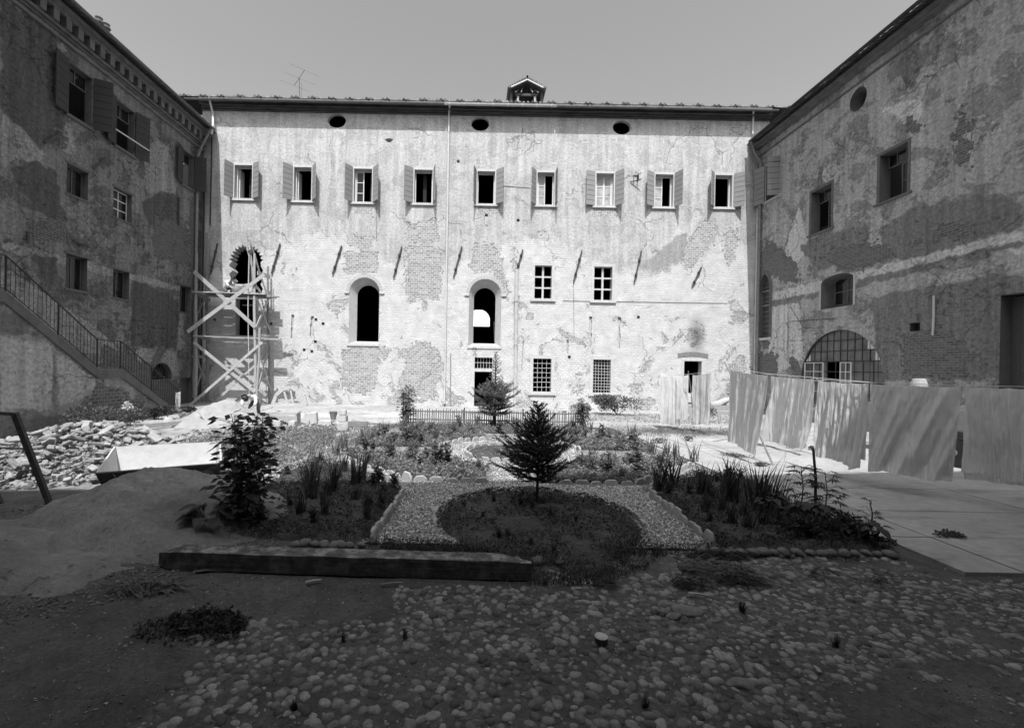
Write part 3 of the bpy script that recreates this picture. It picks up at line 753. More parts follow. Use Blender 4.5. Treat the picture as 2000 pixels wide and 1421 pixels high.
m.build('rafters', M['woodm'], d0)
# television antenna
an = thing('television_antenna', 'thin television antenna on a mast above the left part of the far roof', 'antenna', P(585, 196, YN + 1.5) )
b0 = an.location.copy(); top = P(585, 152, YN + 1.5) - b0
m = MB(); m.tube([(0, 0, -.6), top], .018, 5); m.tube([(.12, 0, -.2), (.12, 0, top.z*.75)], .008, 4); m.build('mast', M['rust'], an)
m = MB(); pA = P(595, 137, YN+1.5) - b0; pB = P(575, 167, YN+1.5) - b0; m.tube([pB, pA], .014, 5); m.build('boom', M['rust'], an)
for (x0, y0, x1, y1) in ((566,124,623,150), (557,142,616,166), (545,156,604,179)):
    m = MB(); m.tube([P(x0, y0, YN+1.5) - b0, P(x1, y1, YN+1.5) - b0], .006, 4); m.build('element', M['rust'], an)

# ============================================================ LEFT WING
left = thing('side_wing', 'dark shaded wing with patchy plaster and bracketed cornice along the left side of the yard', 'building')
EZ = 16.2
opsL = []
def lrect(x0, y0, x1, y1, W=WL):
    """x0,y0 top-left px, x1 right px, y1 bottom px at x0"""
    a0, zt = W.px(x0, y0); _, zb = W.px(x0, y1); a1, _ = W.px(x1, y0); return (min(a0, a1), max(a0, a1), zb, zt)
LA = [lrect(133, 119, 181, 222), lrect(226, 193, 263, 283), lrect(356, 290, 379, 358)]
LB = [lrect(131, 318, 173, 376), lrect(222, 364, 258, 422), lrect(129, 494, 171, 562), lrect(221, 524, 253, 580), lrect(352, 556, 373, 608)]
LB = [(a0, a1, z0 , z1) for a0, a1, z0, z1 in LB]
for r in LA + LB: opsL.append(dict(poly=rect(*r), depth=.3))
la = lrect(296, 708, 336, 741); opsL.append(dict(poly=arch_poly(*la, n=16), depth=.35))
ln = lrect(354, 738, 374, 806); opsL.append(dict(poly=rect(*ln), depth=.25, back=True))
Yend = YN
patL = dict(
 light=[pq(WL, (2,225),(40,235),(70,260),(83,290),(80,315),(60,318),(20,310),(2,330)), pq(WL, (285,290),(310,275),(330,290),(345,380),(320,375),(290,380),(278,340)),
        pq(WL, (110,80),(125,85),(130,100),(115,100)), pq(WL, (128,240),(140,250),(150,300),(120,300)), pq(WL,(0,470),(120,500),(240,530),(360,560),(360,570),(240,545),(120,515),(0,485)),
        pq(WL, (265,680),(345,686),(350,735),(300,705),(270,710)), pq(WL,(343,620),(358,600),(360,680),(345,685)), pq(WL, (0,525),(40,540),(110,590),(190,640),(240,690),(150,690),(0,660))],
 dark=[pq(WL, (25,330),(60,315),(110,330),(120,400),(140,440),(100,430),(60,395),(30,350)), pq(WL, (275,390),(320,375),(350,385),(350,430),(320,445),(290,440)),
       pq(WL, (60,500),(110,500),(112,560),(85,550)), pq(WL, (0,0),(110,60),(125,240),(80,290),(0,210)), pq(WL, (255,545),(300,560),(350,590),(345,680),(255,675)), pq(WL, (130,570),(170,580),(165,595),(150,590))],
 brick=[pq(WL, (372,390),(385,400),(385,800),(374,800),(374,560)), pq(WL, (200,680),(250,690),(350,750),(350,830),(200,800)), pq(WL, (300,420),(360,440),(370,520),(300,500)),
        pq(WL, (100,255),(130,262),(128,300),(105,290)), pq(WL, (60,430),(130,430),(128,470),(60,470))],
 wash=[], stain=[])
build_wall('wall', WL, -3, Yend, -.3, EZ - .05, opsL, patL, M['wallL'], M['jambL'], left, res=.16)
m = MB()
for (z0, z1, d) in ((14.75, 14.85, .1), (15.0, 15.06, .06), (15.1, 15.2, .16), (15.62, 15.75, .3), (15.75, 15.9, .45)):
    m.wbox(WL, -3, Yend, z0, z1 - .003, -.05, d)
for k in range(56):
    y = -2.5 + k*.52
    if y > Yend - .3: break
    m.wbox(WL, y, y + .24, 15.2, 15.62, -.05, .28)
m.build('cornice', M['cornW'], left)
roofmesh(left, -3, Yend + 1, XL + .72, 16.0, XL - 6, 18.2, .24, .04, axis='y')
m = MB(); half_gutter(m, (XL + .8, -3, 16.02), (XL + .8, YN - .3, 15.98), .09); m.build('gutter', M['cornW'], left)
m = MB(); m.box((XL - 8, -3, 0), (XL - 7.6, Yend + 4, 15.8)); m.box((XL - 8, -3.4, 0), (XL, -3, 15.8)); m.box((XL - 8, Yend + 4, 0), (XL, Yend + 4.3, 15.8))
for z in (3.3, 7.9, 10.9): m.box((XL - 7.6, -3, z), (XL - .5, Yend + 4, z + .2))
for y in (5, 12, 16.4, 20.5, 24): m.box((XL - 7.6, y, 0), (XL - .5, y + .2, 15.5))
m.build('inner_rooms', M['dark'], left)
# windows with shutters in the top row
cfgL = [((110, 97), 75, None), ((206, 171), None, None), ((342, 273), None, None)]
for i, r in enumerate(LA):
    a0, a1, z0, z1 = r; wn = thing('window', None, None); wn.parent = left
    stonework('sill', WL, r, .02, .02, M['jambL'], wn, .12, sides=False, top=False)
    wd = (a1 - a0) / 2 + .1
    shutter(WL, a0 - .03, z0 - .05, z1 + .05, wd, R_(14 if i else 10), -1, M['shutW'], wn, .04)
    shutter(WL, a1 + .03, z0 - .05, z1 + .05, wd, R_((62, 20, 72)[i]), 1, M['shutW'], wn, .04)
    glazed(WL, (a0 + .02, a1 - .02, z1 - (z1-z0)*.3, z1 - .02), .26, 2, 1, .04, wn, M['frameD'], M['glass'])
p = P(215, 252, 1); 
a, z = WL.px(215, 252); b, z2 = WL.px(282, 296); m = MB(); m.tube([(XL + .25, a, z - .0), (XL + .3, b - .1, z2)], .03, 6); o = m.build('wooden_rail', M['frame'], left)
for i, r in enumerate(LB):
    a0, a1, z0, z1 = r; wn = thing('window', None, None); wn.parent = left
    mm = MB(); mm.wbox(WL, a0 - .08, a1 + .08, z1 + .003, z1 + .1, -.04, .02); mm.build('lintel', M['jambL'], wn); mm = MB(); mm.wbox(WL, a0 - .05, a1 + .05, z0 - .08, z0 - .003, -.04, .04); mm.build('sill', M['jambL'], wn)
    if i in (0, 2, 3, 4): glazed(WL, (a0 + .02, a1 - .02, z0 + .02, z1 - .02), .27, 2, 1, .04, wn, M['frameD'], M['glass'])
    else: glazed(WL, (a0 + .02, a1 - .02, z0 + .02, z1 - .02), .24, 2, 3, .04, wn, M['frame'], M['glass'])
# fanlight with radiating bars
fl = thing('fanlight', None, None); fl.parent = left
a0, a1, z0, z1 = la; c = (a0+a1)/2; zs = z1 - (a1-a0)/2; m = MB()
for k in range(11):
    t = math.pi*(k+.5)/11; m.tube([WL.pt(c + .12*math.cos(t), zs + .1*math.sin(t), -.2), WL.pt(c + (a1-a0)/2*math.cos(t), zs + (a1-a0)/2*math.sin(t), -.2)], .016, 4)
m.tube([WL.pt(a0, zs, -.2), WL.pt(a1, zs, -.2)], .02, 4); m.build('iron_bars', M['rust'], fl)
m = MB(); nn = [WL.pt(x, z, -.33) for x, z in arch_poly(*la, n=16)]; m.add(nn, [tuple(range(len(nn)))]); m.build('pane', M['glass'], fl)
for (x0, y0, x1, y1) in ((84, 279, 118, 259), (180, 330, 204, 309), (140, 470, 170, 481), (52, 452, 52, 470), (347, 440, 348, 385)):
    p, q = WL.px(x0, y0), WL.px(x1, y1); m = MB(); m.bar(WL.pt(*p, .06), WL.pt(*q, .06), .07, .06, (1, 0, 0)); m.build('wall_anchor', M['rust'], left)
pipe(left, [(XL + .75, YN - .55, 15.9), (XL + .3, YN - .6, 14.9), (XL + .12, YN - .7, 14.2), (XL + .12, YN - .7, .3)], .07, M['zincd'])
pipe(left, [(XL + .2, YN - .2, 12.9), (XL + .2, YN - .2, .3)], .05, M['iron'], False)
for px, py in ((193, 50), (207, 62)):
    u, v = uv_(px, py); X = XL - .1; Y = X*F/u; z = CAM_Z - v/F*Y
    ch = thing('chimney_pot', None, None); ch.parent = left; ch.location = (X, Y, z)
    m = MB(); m.tube([(0, 0, -.9), (0, 0, .1)], [.13, .12], 8); m.build('stack', M['cornW'], ch)
    m = MB(); m.tube([(0, 0, .1), (0, 0, .16), (0, 0, .22)], [.16, .18, .12], 8); m.tube([(0, 0, .22), (0, 0, .32), (0, 0, .42)], [.1, .15, .03], 8); m.build('cap', M['cornW'], ch)

# ============================================================ RIGHT WING
right = thing('side_wing', 'grey wing with a big half-round glazed opening along the right side of the yard', 'building')
opsR = []
def rrect(x0, y0, x1, y1):
    """left px, top px at left, right px, bottom px at left"""
    a0, zt = WR.px(x0, y0); _, zb = WR.px(x0, y1); a1, _ = WR.px(x1, y0); return (min(a0, a1), max(a0, a1), zb, zt)
R1 = rrect(1497, 325, 1524, 394); R2 = rrect(1585, 377, 1624, 459); R3 = rrect(1719, 305, 1773, 397)
R4 = rrect(1604, 543, 1667, 605); R5 = rrect(1777, 631, 1797, 647)
for r in (R1, R2, R3): opsR.append(dict(poly=rect(*r), depth=.45))
opsR.append(dict(poly=arch_poly(*R4, rise=.3, n=8), depth=.6, inner=arch_poly(R4[0]+.1, R4[1]-.2, R4[2]+.15, R4[3]-.1, rise=.3, n=8)))
opsR.append(dict(poly=rect(*R5), depth=.3, back=True))
cR, zR = WR.px(1676, 194); opsR.append(dict(poly=oval_poly(cR, zR, .44, .50), inner=oval_poly(cR, zR, .38, .40), depth=.5))
gx0, gx1, gz0, gz1 = rrect(1484, 538, 1504, 660); opsR.append(dict(poly=arch_poly(gx0, gx1, gz0, gz1, rise=.85, n=14, point=True), depth=.3))
cA, rA, zA = 20.32, 2.3, 2.08
opsR.append(dict(poly=arch_poly(cA - rA, cA + rA, .75, zA + rA, n=28), depth=.3))
opsR.append(dict(poly=rect(11.8, 14.05, .0, 4.95), depth=.5))
patR = dict(
 light=[pq(WR, (1508,571),(1600,549),(1700,525),(1939,462),(2000,448),(2000,500),(1939,484),(1700,545),(1600,569),(1508,587)),
        pq(WR, (1530,500),(1560,400),(1580,480),(1540,540)), pq(WR, (1720,215),(1760,200),(1800,190),(1800,230),(1770,240)), pq(WR, (1500,600),(1560,590),(1570,700),(1500,740))],
 dark=[pq(WR, (1508,589),(1600,571),(1604,580),(1508,597)), pq(WR, (1672,548),(1800,515),(1950,480),(2000,470),(2000,480),(1950,495),(1800,530),(1672,560)),
       pq(WR, (1765,90),(1800,80),(1808,120),(1780,170),(1748,150)), pq(WR, (1720,440),(1800,400),(1950,380),(2000,400),(2000,445),(1760,510),(1720,490)), pq(WR, (1700,580),(2000,530),(2000,740),(1720,740)),
       pq(WR,(1560,480),(1600,460),(1700,440),(1690,510),(1600,530))],
 brick=[pq(WR, (1483,500),(1500,470),(1530,490),(1555,510),(1556,555),(1530,548),(1510,540),(1486,545)), pq(WR, (1610,500),(1660,480),(1720,470),(1740,500),(1700,520),(1640,530)),
        pq(WR, (1488,662),(1504,660),(1500,678),(1490,685)), pq(WR, (1760,660),(1840,640),(1900,690),(1880,735),(1770,738)), pq(WR, (1770,235),(1790,232),(1798,260),(1780,268)),
        pq(WR, (1830,440),(1900,430),(1900,460),(1830,470)), pq(WR, (1865,230),(1895,240),(1890,340),(1868,330)), pq(WR, (1480,690),(1520,690),(1520,740),(1480,740))],
 wash=[], stain=[])
build_wall('wall', WR, -1, YN, -.3, 15.9, opsR, patR, M['wallR'], M['jambL'], right, res=.16)
m = MB()
for (z0, z1, d) in ((15.05, 15.12, .08), (15.5, 15.62, .25), (15.62, 15.75, .4)): m.wbox(WR, -1, YN, z0, z1 - .003, -.05, d)
m.build('cornice', M['cornW'], right)
roofmesh(right, -1, YN + 1, XR - .68, 15.86, XR + 6, 18.0, .24, .04, axis='y')
m = MB(); half_gutter(m, (XR - .78, -1, 15.9), (XR - .78, YN - .4, 15.84), .09); m.build('gutter', M['iron'], right)
pipe(right, [(XR - .78, YN - .5, 15.8), (XR - .55, YN - .45, 15.2), (XR - .12, YN - .4, 14.6), (XR - .12, YN - .4, .3)], .065, M['zincd'])
pipe(right, [(XR - .1, YN - .15, 14.3), (XR - .1, YN - .15, .2)], .05, M['zinc'], False)
m = MB(); m.box((XR + 7.6, -1, 0), (XR + 8, YN + 4, 15.7)); m.box((XR, -1.4, 0), (XR + 8, -1, 15.7)); m.box((XR + .2, YN + 4, 0), (XR + 8, YN + 4.3, 15.7))
for z in (5.4, 9.4): m.box((XR + .5, -1, z), (XR + 7.6, YN + 4, z + .2))
for y in (10.5, 14.6, 24.0): m.box((XR + .5, y, 0), (XR + 7.6, y + .2, 15.5))
m.build('inner_rooms', M['dark'], right)
# top shuttered window by the corner
wn = thing('window', None, None); wn.parent = right; a0, a1, z0, z1 = R1
stonework('sill', WR, R1, .05, .02, M['jamb'], wn, .1)
shutter(WR, a1 + .05, z0 - .05, z1 + .05, .62, R_(25), 1, M['shut'], wn, .04); shutter(WR, a0 - .05, z0 - .05, z1 + .05, .62, R_(100), -1, M['shut'], wn, .04)
glazed(WR, (a0 + .04, (a0+a1)/2, z0 + .02, z1 - .02), .3, 1, 3, .035, wn, M['frameD'], M['glass'])
for r in (R2, R3):
    a0, a1, z0, z1 = r; wn = thing('window', None, None); wn.parent = right
    stonework('surround', WR, r, .12, .012, M['jambL'], wn, .08)
    glazed(WR, (a0 + .03, a1 - .03, z1 - (z1-z0)*.28, z1 - .02), .36, 3, 1, .035, wn, M['frameD'], M['glass'])
    glazed(WR, (a0 + .03, a0 + (a1-a0)*.5, z0 + .02, z1 - (z1-z0)*.3), .4, 1, 2, .035, wn, M['frameD'], M['glass'])
wn = thing('window', None, None); wn.parent = right; a0, a1, z0, z1 = R4
glazed(WR, (a0 + .1, a1 - .2, z0 + .15, z1 - .12), .52, 2, 2, .05, wn, M['frameD'], M['glass'])
m = MB(); m.wbox(WR, a0 - .1, a0 - .003, z0, z1 - .3, -.02, .015); m.wbox(WR, a1 + .003, a1 + .08, z0, z1 - .3, -.02, .015); m.build('surround', M['jamb'], wn)
wn = thing('pointed_window', None, None); wn.parent = right
m = MB(); pl = arch_poly(gx0, gx1, gz0, gz1, rise=.85, n=14, point=True)
nn = [WR.pt(x, z, -.26) for x, z in pl]; m.add(nn, [tuple(range(len(nn)))]); m.build('boarding', simple('louvre_board', .09, .4, 3, stretch=(1, 1, 12)), wn)
m = MB()
for k in range(11): z = gz0 + .1 + k*(gz1-gz0-.6)/11; m.wbox(WR, gx0 + .05, gx1 - .05, z, z + .03, -.25, -.2)
m.wbox(WR, gx0 + .02, gx1 - .02, gz1 - 1.0, gz1 - .93, -.25, -.15); m.wbox(WR, gx0 + .02, gx1 - .02, (gz0+gz1)/2, (gz0+gz1)/2 + .08, -.25, -.15)
m.build('louvre', M['woodm'], wn)
m = MB(); m.wbox(WR, gx0 - .22, gx1 + .22, gz0 - .15, gz0 - .003, -.1, .06); m.build('sill', M['stone'], wn)
n = len(pl); m = MB(); cc = (gx0+gx1)/2; zc = gz1 - .85
out = [(cc + (x-cc)*1.5, z if z < zc + .01 else zc + (z-zc)*1.25) for x, z in pl]
m.add([WR.pt(x, z, .02) for x, z in pl] + [WR.pt(x, z, .02) for x, z in out], [(i, i+1, n+i+1, n+i) for i in range(1, n-1)] + [(n-1, 0, n, 2*n-1)])
m.build('surround', M['jambL'], wn)
# big half-round glazing
ga = thing('arched_glazing', None, None); ga.parent = right
poly = arch_poly(cA - rA, cA + rA, .75, zA + rA, n=28)
m = MB(); rim = poly[2:]; m.tube([WR.pt(x, z, -.1) for x, z in rim], .035, 6, False)
rows = [2.94, 3.42, 3.9]
def half(z): return rA if z <= zA else math.sqrt(max(rA**2 - (z - zA)**2, 0))
for z in [1.5, 2.0, 2.47] + rows: h = half(z); m.wbox(WR, cA - h + .01, cA + h - .01, z - .02, z + .02, -.14, -.08)
nxb = 11
for k in range(1, nxb + 1):
    x = cA - rA + 2*rA*k/(nxb + 1)
    zt_ = zA + math.sqrt(max(rA**2 - (x - cA)**2, 0)); 
    if zt_ > 2.96: m.wbox(WR, x - .016, x + .016, 2.94, zt_, -.13, -.09)
for k in (0, 1, 2, 5, 6, 7, 8): 
    x = cA - rA + .1 + 4.4*k/9; m.wbox(WR, x - .016, x + .016, .75, min(2.94, zA + math.sqrt(max(rA**2 - (x - cA)**2, 0))), -.13, -.09)
m.build('glazing_bars', M['iron'], ga)
m = MB(); pl = [(x, z) for x, z in poly]
# glass, with the open leaf and broken corner panes left out
def gl(x0, x1, z0, z1):
    pts = [(x0, z0), (x1, z0)]
    if z1 > zA:
        K = 6; top = [(x1 + (x0-x1)*k/K, min(z1, zA + math.sqrt(max(rA**2 - (x1 + (x0-x1)*k/K - cA)**2, 0)))) for k in range(K+1)]
        top = [(x, max(z, z0)) for x, z in top]
    else: top = [(x1, z1), (x0, z1)]
    pts += top; m.add([WR.pt(x, z, -.11 + rnd(-.004, .004)) for x, z in pts], [tuple(range(len(pts)))])
xs_ = [cA - rA + 2*rA*k/12 for k in range(13)]
for zi, (za, zb) in enumerate(((2.94, 3.42), (3.42, 3.9), (3.9, 4.4))):
    for k in range(12):
        if max(half(za), 0) < abs((xs_[k] + xs_[k+1])/2 - cA): continue
        gl(xs_[k] + .015, xs_[k+1] - .015, za + .02, zb - .02)
for k in range(12):
    if k in (6, 7): continue
    gl(xs_[k] + .01, xs_[k+1] - .01, .76, 2.92)
m.build('pane', M['glassr'], ga)
m = MB()
for k, zz in ((0, 2.04), (0.5, 2.87)): pass
for (x0, x1, z0, z1) in ((cA - rA + .19, cA - rA + .5, 2.97, 3.35), (cA - rA + .5, cA - rA + .88, 3.45, 3.85), (cA + rA - .5, cA + rA - .2, 2.97, 3.3)):
    pts = [(x0, z0), (x1, z0)] if x0 < cA else [(x0, z0), (x1, z0)]
    third = (x1, z1) if x0 < cA else (x0, z1)
    m.add([WR.pt(x, z, -.095) for x, z in pts + [third]], [(0, 1, 2)])
m.build('white_pane', M['frame'], ga)
for (x0, x1, lab) in ((21.17, 22.38, 'pale metal casement leaf in the left of the arch'), (19.6, 20.2, 'pale open casement leaf with a broken pane')):
    f = MB(); t = .03
    f.wbox(WR, x0, x0 + t, .8, 2.9, -.03, .02); f.wbox(WR, x1 - t, x1, .8, 2.9, -.03, .02); f.wbox(WR, (x0+x1)/2 - t/2, (x0+x1)/2 + t/2, .8, 2.9, -.02, .01)
    for z in (.8, 1.5, 2.0, 2.45, 2.87): f.wbox(WR, x0 + t, x1 - t, z, z + t, -.025, .015)
    o = f.build('casement', M['frame'], ga); o['label'] = lab
# sill wall under the glazing, door in the dark portal
m = MB(); m.wbox(WR, cA - rA - .2, cA + rA + .2, .55, .74, -.3, .12); m.build('sill', M['jamb'], right)
m = MB()
for k in range(9): m.wbox(WR, 11.82 + k*.248, 11.82 + k*.248 + .24, .02, 4.9, -.4, -.36)
pd = m.build('wooden_gate', M['woodd'], right)
def wtube(W, pts, r, name, mat, parent):
    m = MB(); m.tube([W.pt(*W.px(*p[:2]), p[2] if len(p) > 2 else .06) for p in pts], r, 6); return m.build(name, mat, parent)
wtube(WR, [(1539, 610), (1539, 650), (1537, 682)], .035, 'vent_pipe', M['frame'], right)
wtube(WR, [(1827, 577), (1827, 615), (1825, 655)], .035, 'vent_pipe', M['zinc'], right)
wtube(WR, [(1545, 641, .1), (1543, 632, .2), (1550, 628, .2), (1590, 625, .2), (1635, 622, .05)], .018, 'iron_bracket', M['iron'], right)
wtube(WR, [(1794, 628), (1794, 612, .08), (1804, 610, .15)], .03, 'vent_pipe', M['zincd'], right)
wtube(WR, [(1545, 598, .04), (1570, 640, .03), (1600, 640, .03)], .01, 'wall_cable', M['iron'], right)

# ============================================================ SOUTH WING (behind the camera; throws the shade on the yard)
south = thing('south_wing', 'tall wing behind the viewer that shades the foreground of the yard', 'building')
m = MB(); ex0, ex1 = -16.5, 17.0
def ey(x): return .15*x - .55
m.add([(ex0, ey(ex0) - .7, -.2), (ex1, ey(ex1) - .7, -.2), (ex1, ey(ex1) - .7, 17.7), (ex0, ey(ex0) - .7, 17.7), (ex0, ey(ex0) - 9, -.2), (ex1, ey(ex1) - 9, -.2), (ex1, ey(ex1) - 9, 17.7), (ex0, ey(ex0) - 9, 17.7)],
      [(0,1,2,3),(4,7,6,5),(0,3,7,4),(1,5,6,2),(3,2,6,7),(0,4,5,1)])
m.build('wall', simple('south_plaster', .14, .3, 1.2), south)
m = MB(); m.add([(ex0, ey(ex0), 17.8), (ex1, ey(ex1), 17.8), (ex1, ey(ex1) - 5, 19.6), (ex0, ey(ex0) - 5, 19.6), (ex1, ey(ex1) - 10, 17.8), (ex0, ey(ex0) - 10, 17.8), (ex0, ey(ex0), 18.0), (ex1, ey(ex1), 18.0)],
      [(0,1,7,6),(6,7,2,3),(3,2,4,5),(0,5,4,1)]); m.build('roof', M['tile'], south)

# ============================================================ GROUND
def fine(a, b, st): return list(np.arange(a, b, st))
gx = fine(-30, -9, .5) + fine(-9, 9, .12) + fine(9, 40, .5); gy = fine(-12, 2, .5) + fine(2, 11, .09) + fine(11, 20, .2) + fine(20, 80, 1.0)
GX, GY = np.meshgrid(gx, gy)
def gh(x, y):
    return -.022 + .02*mnoise.noise(Vector((x*.5, y*.5, 1))) + .012*mnoise.noise(Vector((x*2.3, y*2.3, 5)))
vs = [(x, y, gh(x, y)) for y in gy for x in gx]; nx = len(gx)
fs = [(j*nx+i, j*nx+i+1, (j+1)*nx+i+1, (j+1)*nx+i) for j in range(len(gy)-1) for i in range(nx-1)]
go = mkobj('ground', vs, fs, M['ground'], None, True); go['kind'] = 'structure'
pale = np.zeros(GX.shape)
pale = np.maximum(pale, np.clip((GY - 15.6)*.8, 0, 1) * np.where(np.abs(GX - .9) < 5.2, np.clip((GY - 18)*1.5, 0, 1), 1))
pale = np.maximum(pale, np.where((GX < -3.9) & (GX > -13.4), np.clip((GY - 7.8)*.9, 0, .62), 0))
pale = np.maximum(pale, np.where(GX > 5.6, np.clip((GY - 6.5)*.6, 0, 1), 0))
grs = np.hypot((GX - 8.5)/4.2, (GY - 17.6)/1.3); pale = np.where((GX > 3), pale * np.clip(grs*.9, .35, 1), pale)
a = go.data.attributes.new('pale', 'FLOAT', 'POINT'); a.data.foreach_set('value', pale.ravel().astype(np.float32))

def sheet(name, pts, z, mat, sub=0):
    o = mkobj(name, [(x, y, z) for x, y in pts], [tuple(range(len(pts)))], mat); o['kind'] = 'structure'; return o
# concrete slabs along the right side: separate panels with dark joints between
m = MB(); ys = [5.4, 6.55, 7.8, 9.3, 10.75, 12.4, 14.1, 15.6]; xs_ = [5.72, 6.72, 9.9, 13.2, XR - .1]
sl_ = []
for j in range(len(ys)-1):
    for i in range(len(xs_)-1):
        x0, x1, y0, y1 = xs_[i] + .012, xs_[i+1] - .012, ys[j] + .012, ys[j+1] - .012
        if j == 0 and i == 0: x0 += .25
        z = .02 + rnd(-.004, .004)
        m.box((x0, y0, -.08), (x1, y1, z))
pv = m.build('pavement', M['slab']); pv['kind'] = 'structure'
# gravel paths of the garden
GC = 1.02
sheet('path', [(GC-2.5, 6.0), (GC+2.5, 6.0), (4.6, 8.5), (5.7, 10.6), (5.7, 12), (5.4, 15.8), (4.4, 18.2), (-2.7, 18.2), (-3.3, 15.8), (-3.9, 12), (-3.9, 11.2), (-2.6, 8.5)], .0, M['gravel'])

def bed(name, pts, h=.07):
    """low mound of soil with a curved outline"""
    pts = [Vector((x, y, 0)) for x, y in pts]; c = sum(pts, Vector())/len(pts); n = len(pts); vs = []; fs = []
    K = 9
    for r in range(K):
        t = 1 - r/(K-.5)
        for k, p in enumerate(pts):
            q = c.lerp(p, t); hh = h*min(1, r/1.6) + .035*(mnoise.noise(q*3) + .6*mnoise.noise(q*9))*(1 if r else 0)
            vs.append((q.x, q.y, hh - (.03 if r == 0 else 0)))
    vs.append((c.x, c.y, h))
    for r in range(K-1):
        for k in range(n): k2 = (k+1) % n; fs.append((r*n+k, r*n+k2, (r+1)*n+k2, (r+1)*n+k))
    for k in range(n): fs.append(((K-1)*n+k, (K-1)*n+(k+1) % n, K*n))
    o = mkobj(name, vs, fs, M['soil'], None, True); o['kind'] = 'structure'; return o
def resample(pts, st, closed=True):
    out = []; n = len(pts)
    for i in range(n if closed else n-1):
        a, b = Vector(pts[i]), Vector(pts[(i+1) % n]); k = max(1, int((b-a).length/st))
        out += [tuple(a.lerp(b, j/k)) for j in range(k)]
    if not closed: out.append(tuple(pts[-1]))
    return out
def circ(cx, cy, rx, ry, a0=0, a1=360, n=40): return [(cx + rx*math.cos(R_(a0 + (a1-a0)*k/n)), cy + ry*math.sin(R_(a0 + (a1-a0)*k/n))) for k in range(n + (0 if a1-a0 == 360 else 1))]
B_left = [(-3.55, 5.98), (-1.38, 5.98), (-1.33, 8.3), (-1.45, 8.8), (-1.8, 9.1), (-2.4, 9.7), (-3.1, 10.6), (-3.9, 11.0), (-4.2, 10), (-3.9, 7.5)]
B_right = [(3.35, 6.0), (5.75, 6.0), (5.7, 7.5), (6.05, 9.3), (5.9, 10.2), (5.2, 10.4), (4.4, 9.7), (3.75, 8.95), (3.35, 8.4)]
B_round = circ(GC, 7.05, 1.62, 1.62)
cc_ = (GC, 12.4)
def quad(sx, sy):
    """one of the four beds round the centre circle"""
    pts = []
    x0, x1 = .62, 2.35
    ye = 9.22 if sy < 0 else 15.4
    inner = [(cc_[0] + sx*2.15*math.cos(R_(t)), cc_[1] + sy*2.15*math.sin(R_(t))) for t in (72, 60, 45, 30, 18)]
    outer = [(GC + sx*4.3, cc_[1] + sy*.55), (GC + sx*4.35, 11.1 if sy < 0 else 14.6), (GC + sx*3.0, 9.75 if sy < 0 else 15.4), (GC + sx*2.3, ye), (GC + sx*.65, ye)]
    return inner + outer
Q = {(sx, sy): quad(sx, sy) for sx in (-1, 1) for sy in (-1, 1)}
B_cent = circ(cc_[0] - .1, cc_[1], 1.15, 1.15)
B_back = [(-2.6, 16.3), (-.4, 16.1), (.6, 15.9), (1.5, 15.9), (2.4, 16.1), (4.3, 16.3), (4.4, 18.0), (-2.7, 18.0)]
for b in (B_left, B_right, B_round, B_cent, B_back, *Q.values()):
    bed('flower_bed', resample(b, .3))

# ============================================================ EDGING STONES
def edging_proto(i, L=.27, H=.15, T=.05):
    w0, w1 = L/2, L/2*rnd(.5, .68); vs = []
    prof = [(-w0, -.08), (w0, -.08), (w0*rnd(.92, 1), H*rnd(.4, .5)), (w1, H), (-w1, H*rnd(.93, 1)), (-w0*rnd(.92, 1), H*rnd(.38, .5))]
    for y in (-T/2, T/2): vs += [(x, y, z) for x, z in prof]
    n = 6; fs = [tuple(range(n))[::-1], tuple(range(n, 2*n))] + [(i_, (i_+1) % n, n + (i_+1) % n, n + i_) for i_ in range(n)]
    me = bpy.data.meshes.new('edging_stone'); me.from_pydata(vs, [], fs); me.materials.append(M['edge'])
    bm = bmesh.new(); bm.from_mesh(me); bmesh.ops.bevel(bm, geom=bm.edges[:], offset=.012, segments=1, affect='EDGES'); bm.to_mesh(me); bm.free()
    return me
EP = [edging_proto(i) for i in range(6)]
def stones_along(pts, step, label, group, sc_=1.0, along=True, jitter=.02, close=False, skip=.0, hz=1.0):
    pts = [Vector((x, y, 0)) for x, y in pts]
    if close: pts.append(pts[0])
    d = 0.0; nxt = step*.5
    for a, b in zip(pts[:-1], pts[1:]):
        L = (b-a).length
        while nxt <= d + L:
            p = a.lerp(b, (nxt-d)/L); dr_ = (b-a).normalized(); nxt += step
            if random.random() < skip: continue
            o = bpy.data.objects.new('edging_stone', random.choice(EP)); COL.objects.link(o)
            o.location = (p.x + rnd(-jitter, jitter), p.y + rnd(-jitter, jitter), rnd(-.02, .01)); s = sc_*rnd(.85, 1.1)
            o.scale = (s, s*rnd(.9, 1.4), s*rnd(.85, 1.1)*hz)
            o.rotation_euler = (rnd(-.14, .14), rnd(-.1, .1), math.atan2(dr_.y, dr_.x) + rnd(-.12, .12))
            tag(o, label, 'edging stone', group)
        d += L
stones_along([(-1.36, 6.05), (-1.31, 8.3), (-1.42, 8.75)], .21, 'pale edging slab standing on the path side of the near left bed', 'edging stones of the near left bed')
stones_along([(-1.5, 8.95), (-2.4, 9.75), (-3.1, 10.65)], .28, 'edging slab at the back of the near left bed by the irises', 'edging stones behind the near left bed', skip=.3)
stones_along([(3.33, 8.4), (3.33, 6.15)], .25, 'rounded pale edging slab on the path side of the near right bed', 'edging stones of the near right bed')
stones_along([(-1.25, 9.2), (.38, 9.2)], .31, 'low trapezoid edging stone in the front row left of the small fir', 'front row of edging stones, left of the path', 1.1, hz=.72)
stones_along([(1.75, 9.2), (3.3, 9.2)], .31, 'low trapezoid edging stone in the front row right of the small fir', 'front row of edging stones, right of the path', 1.1, hz=.72)
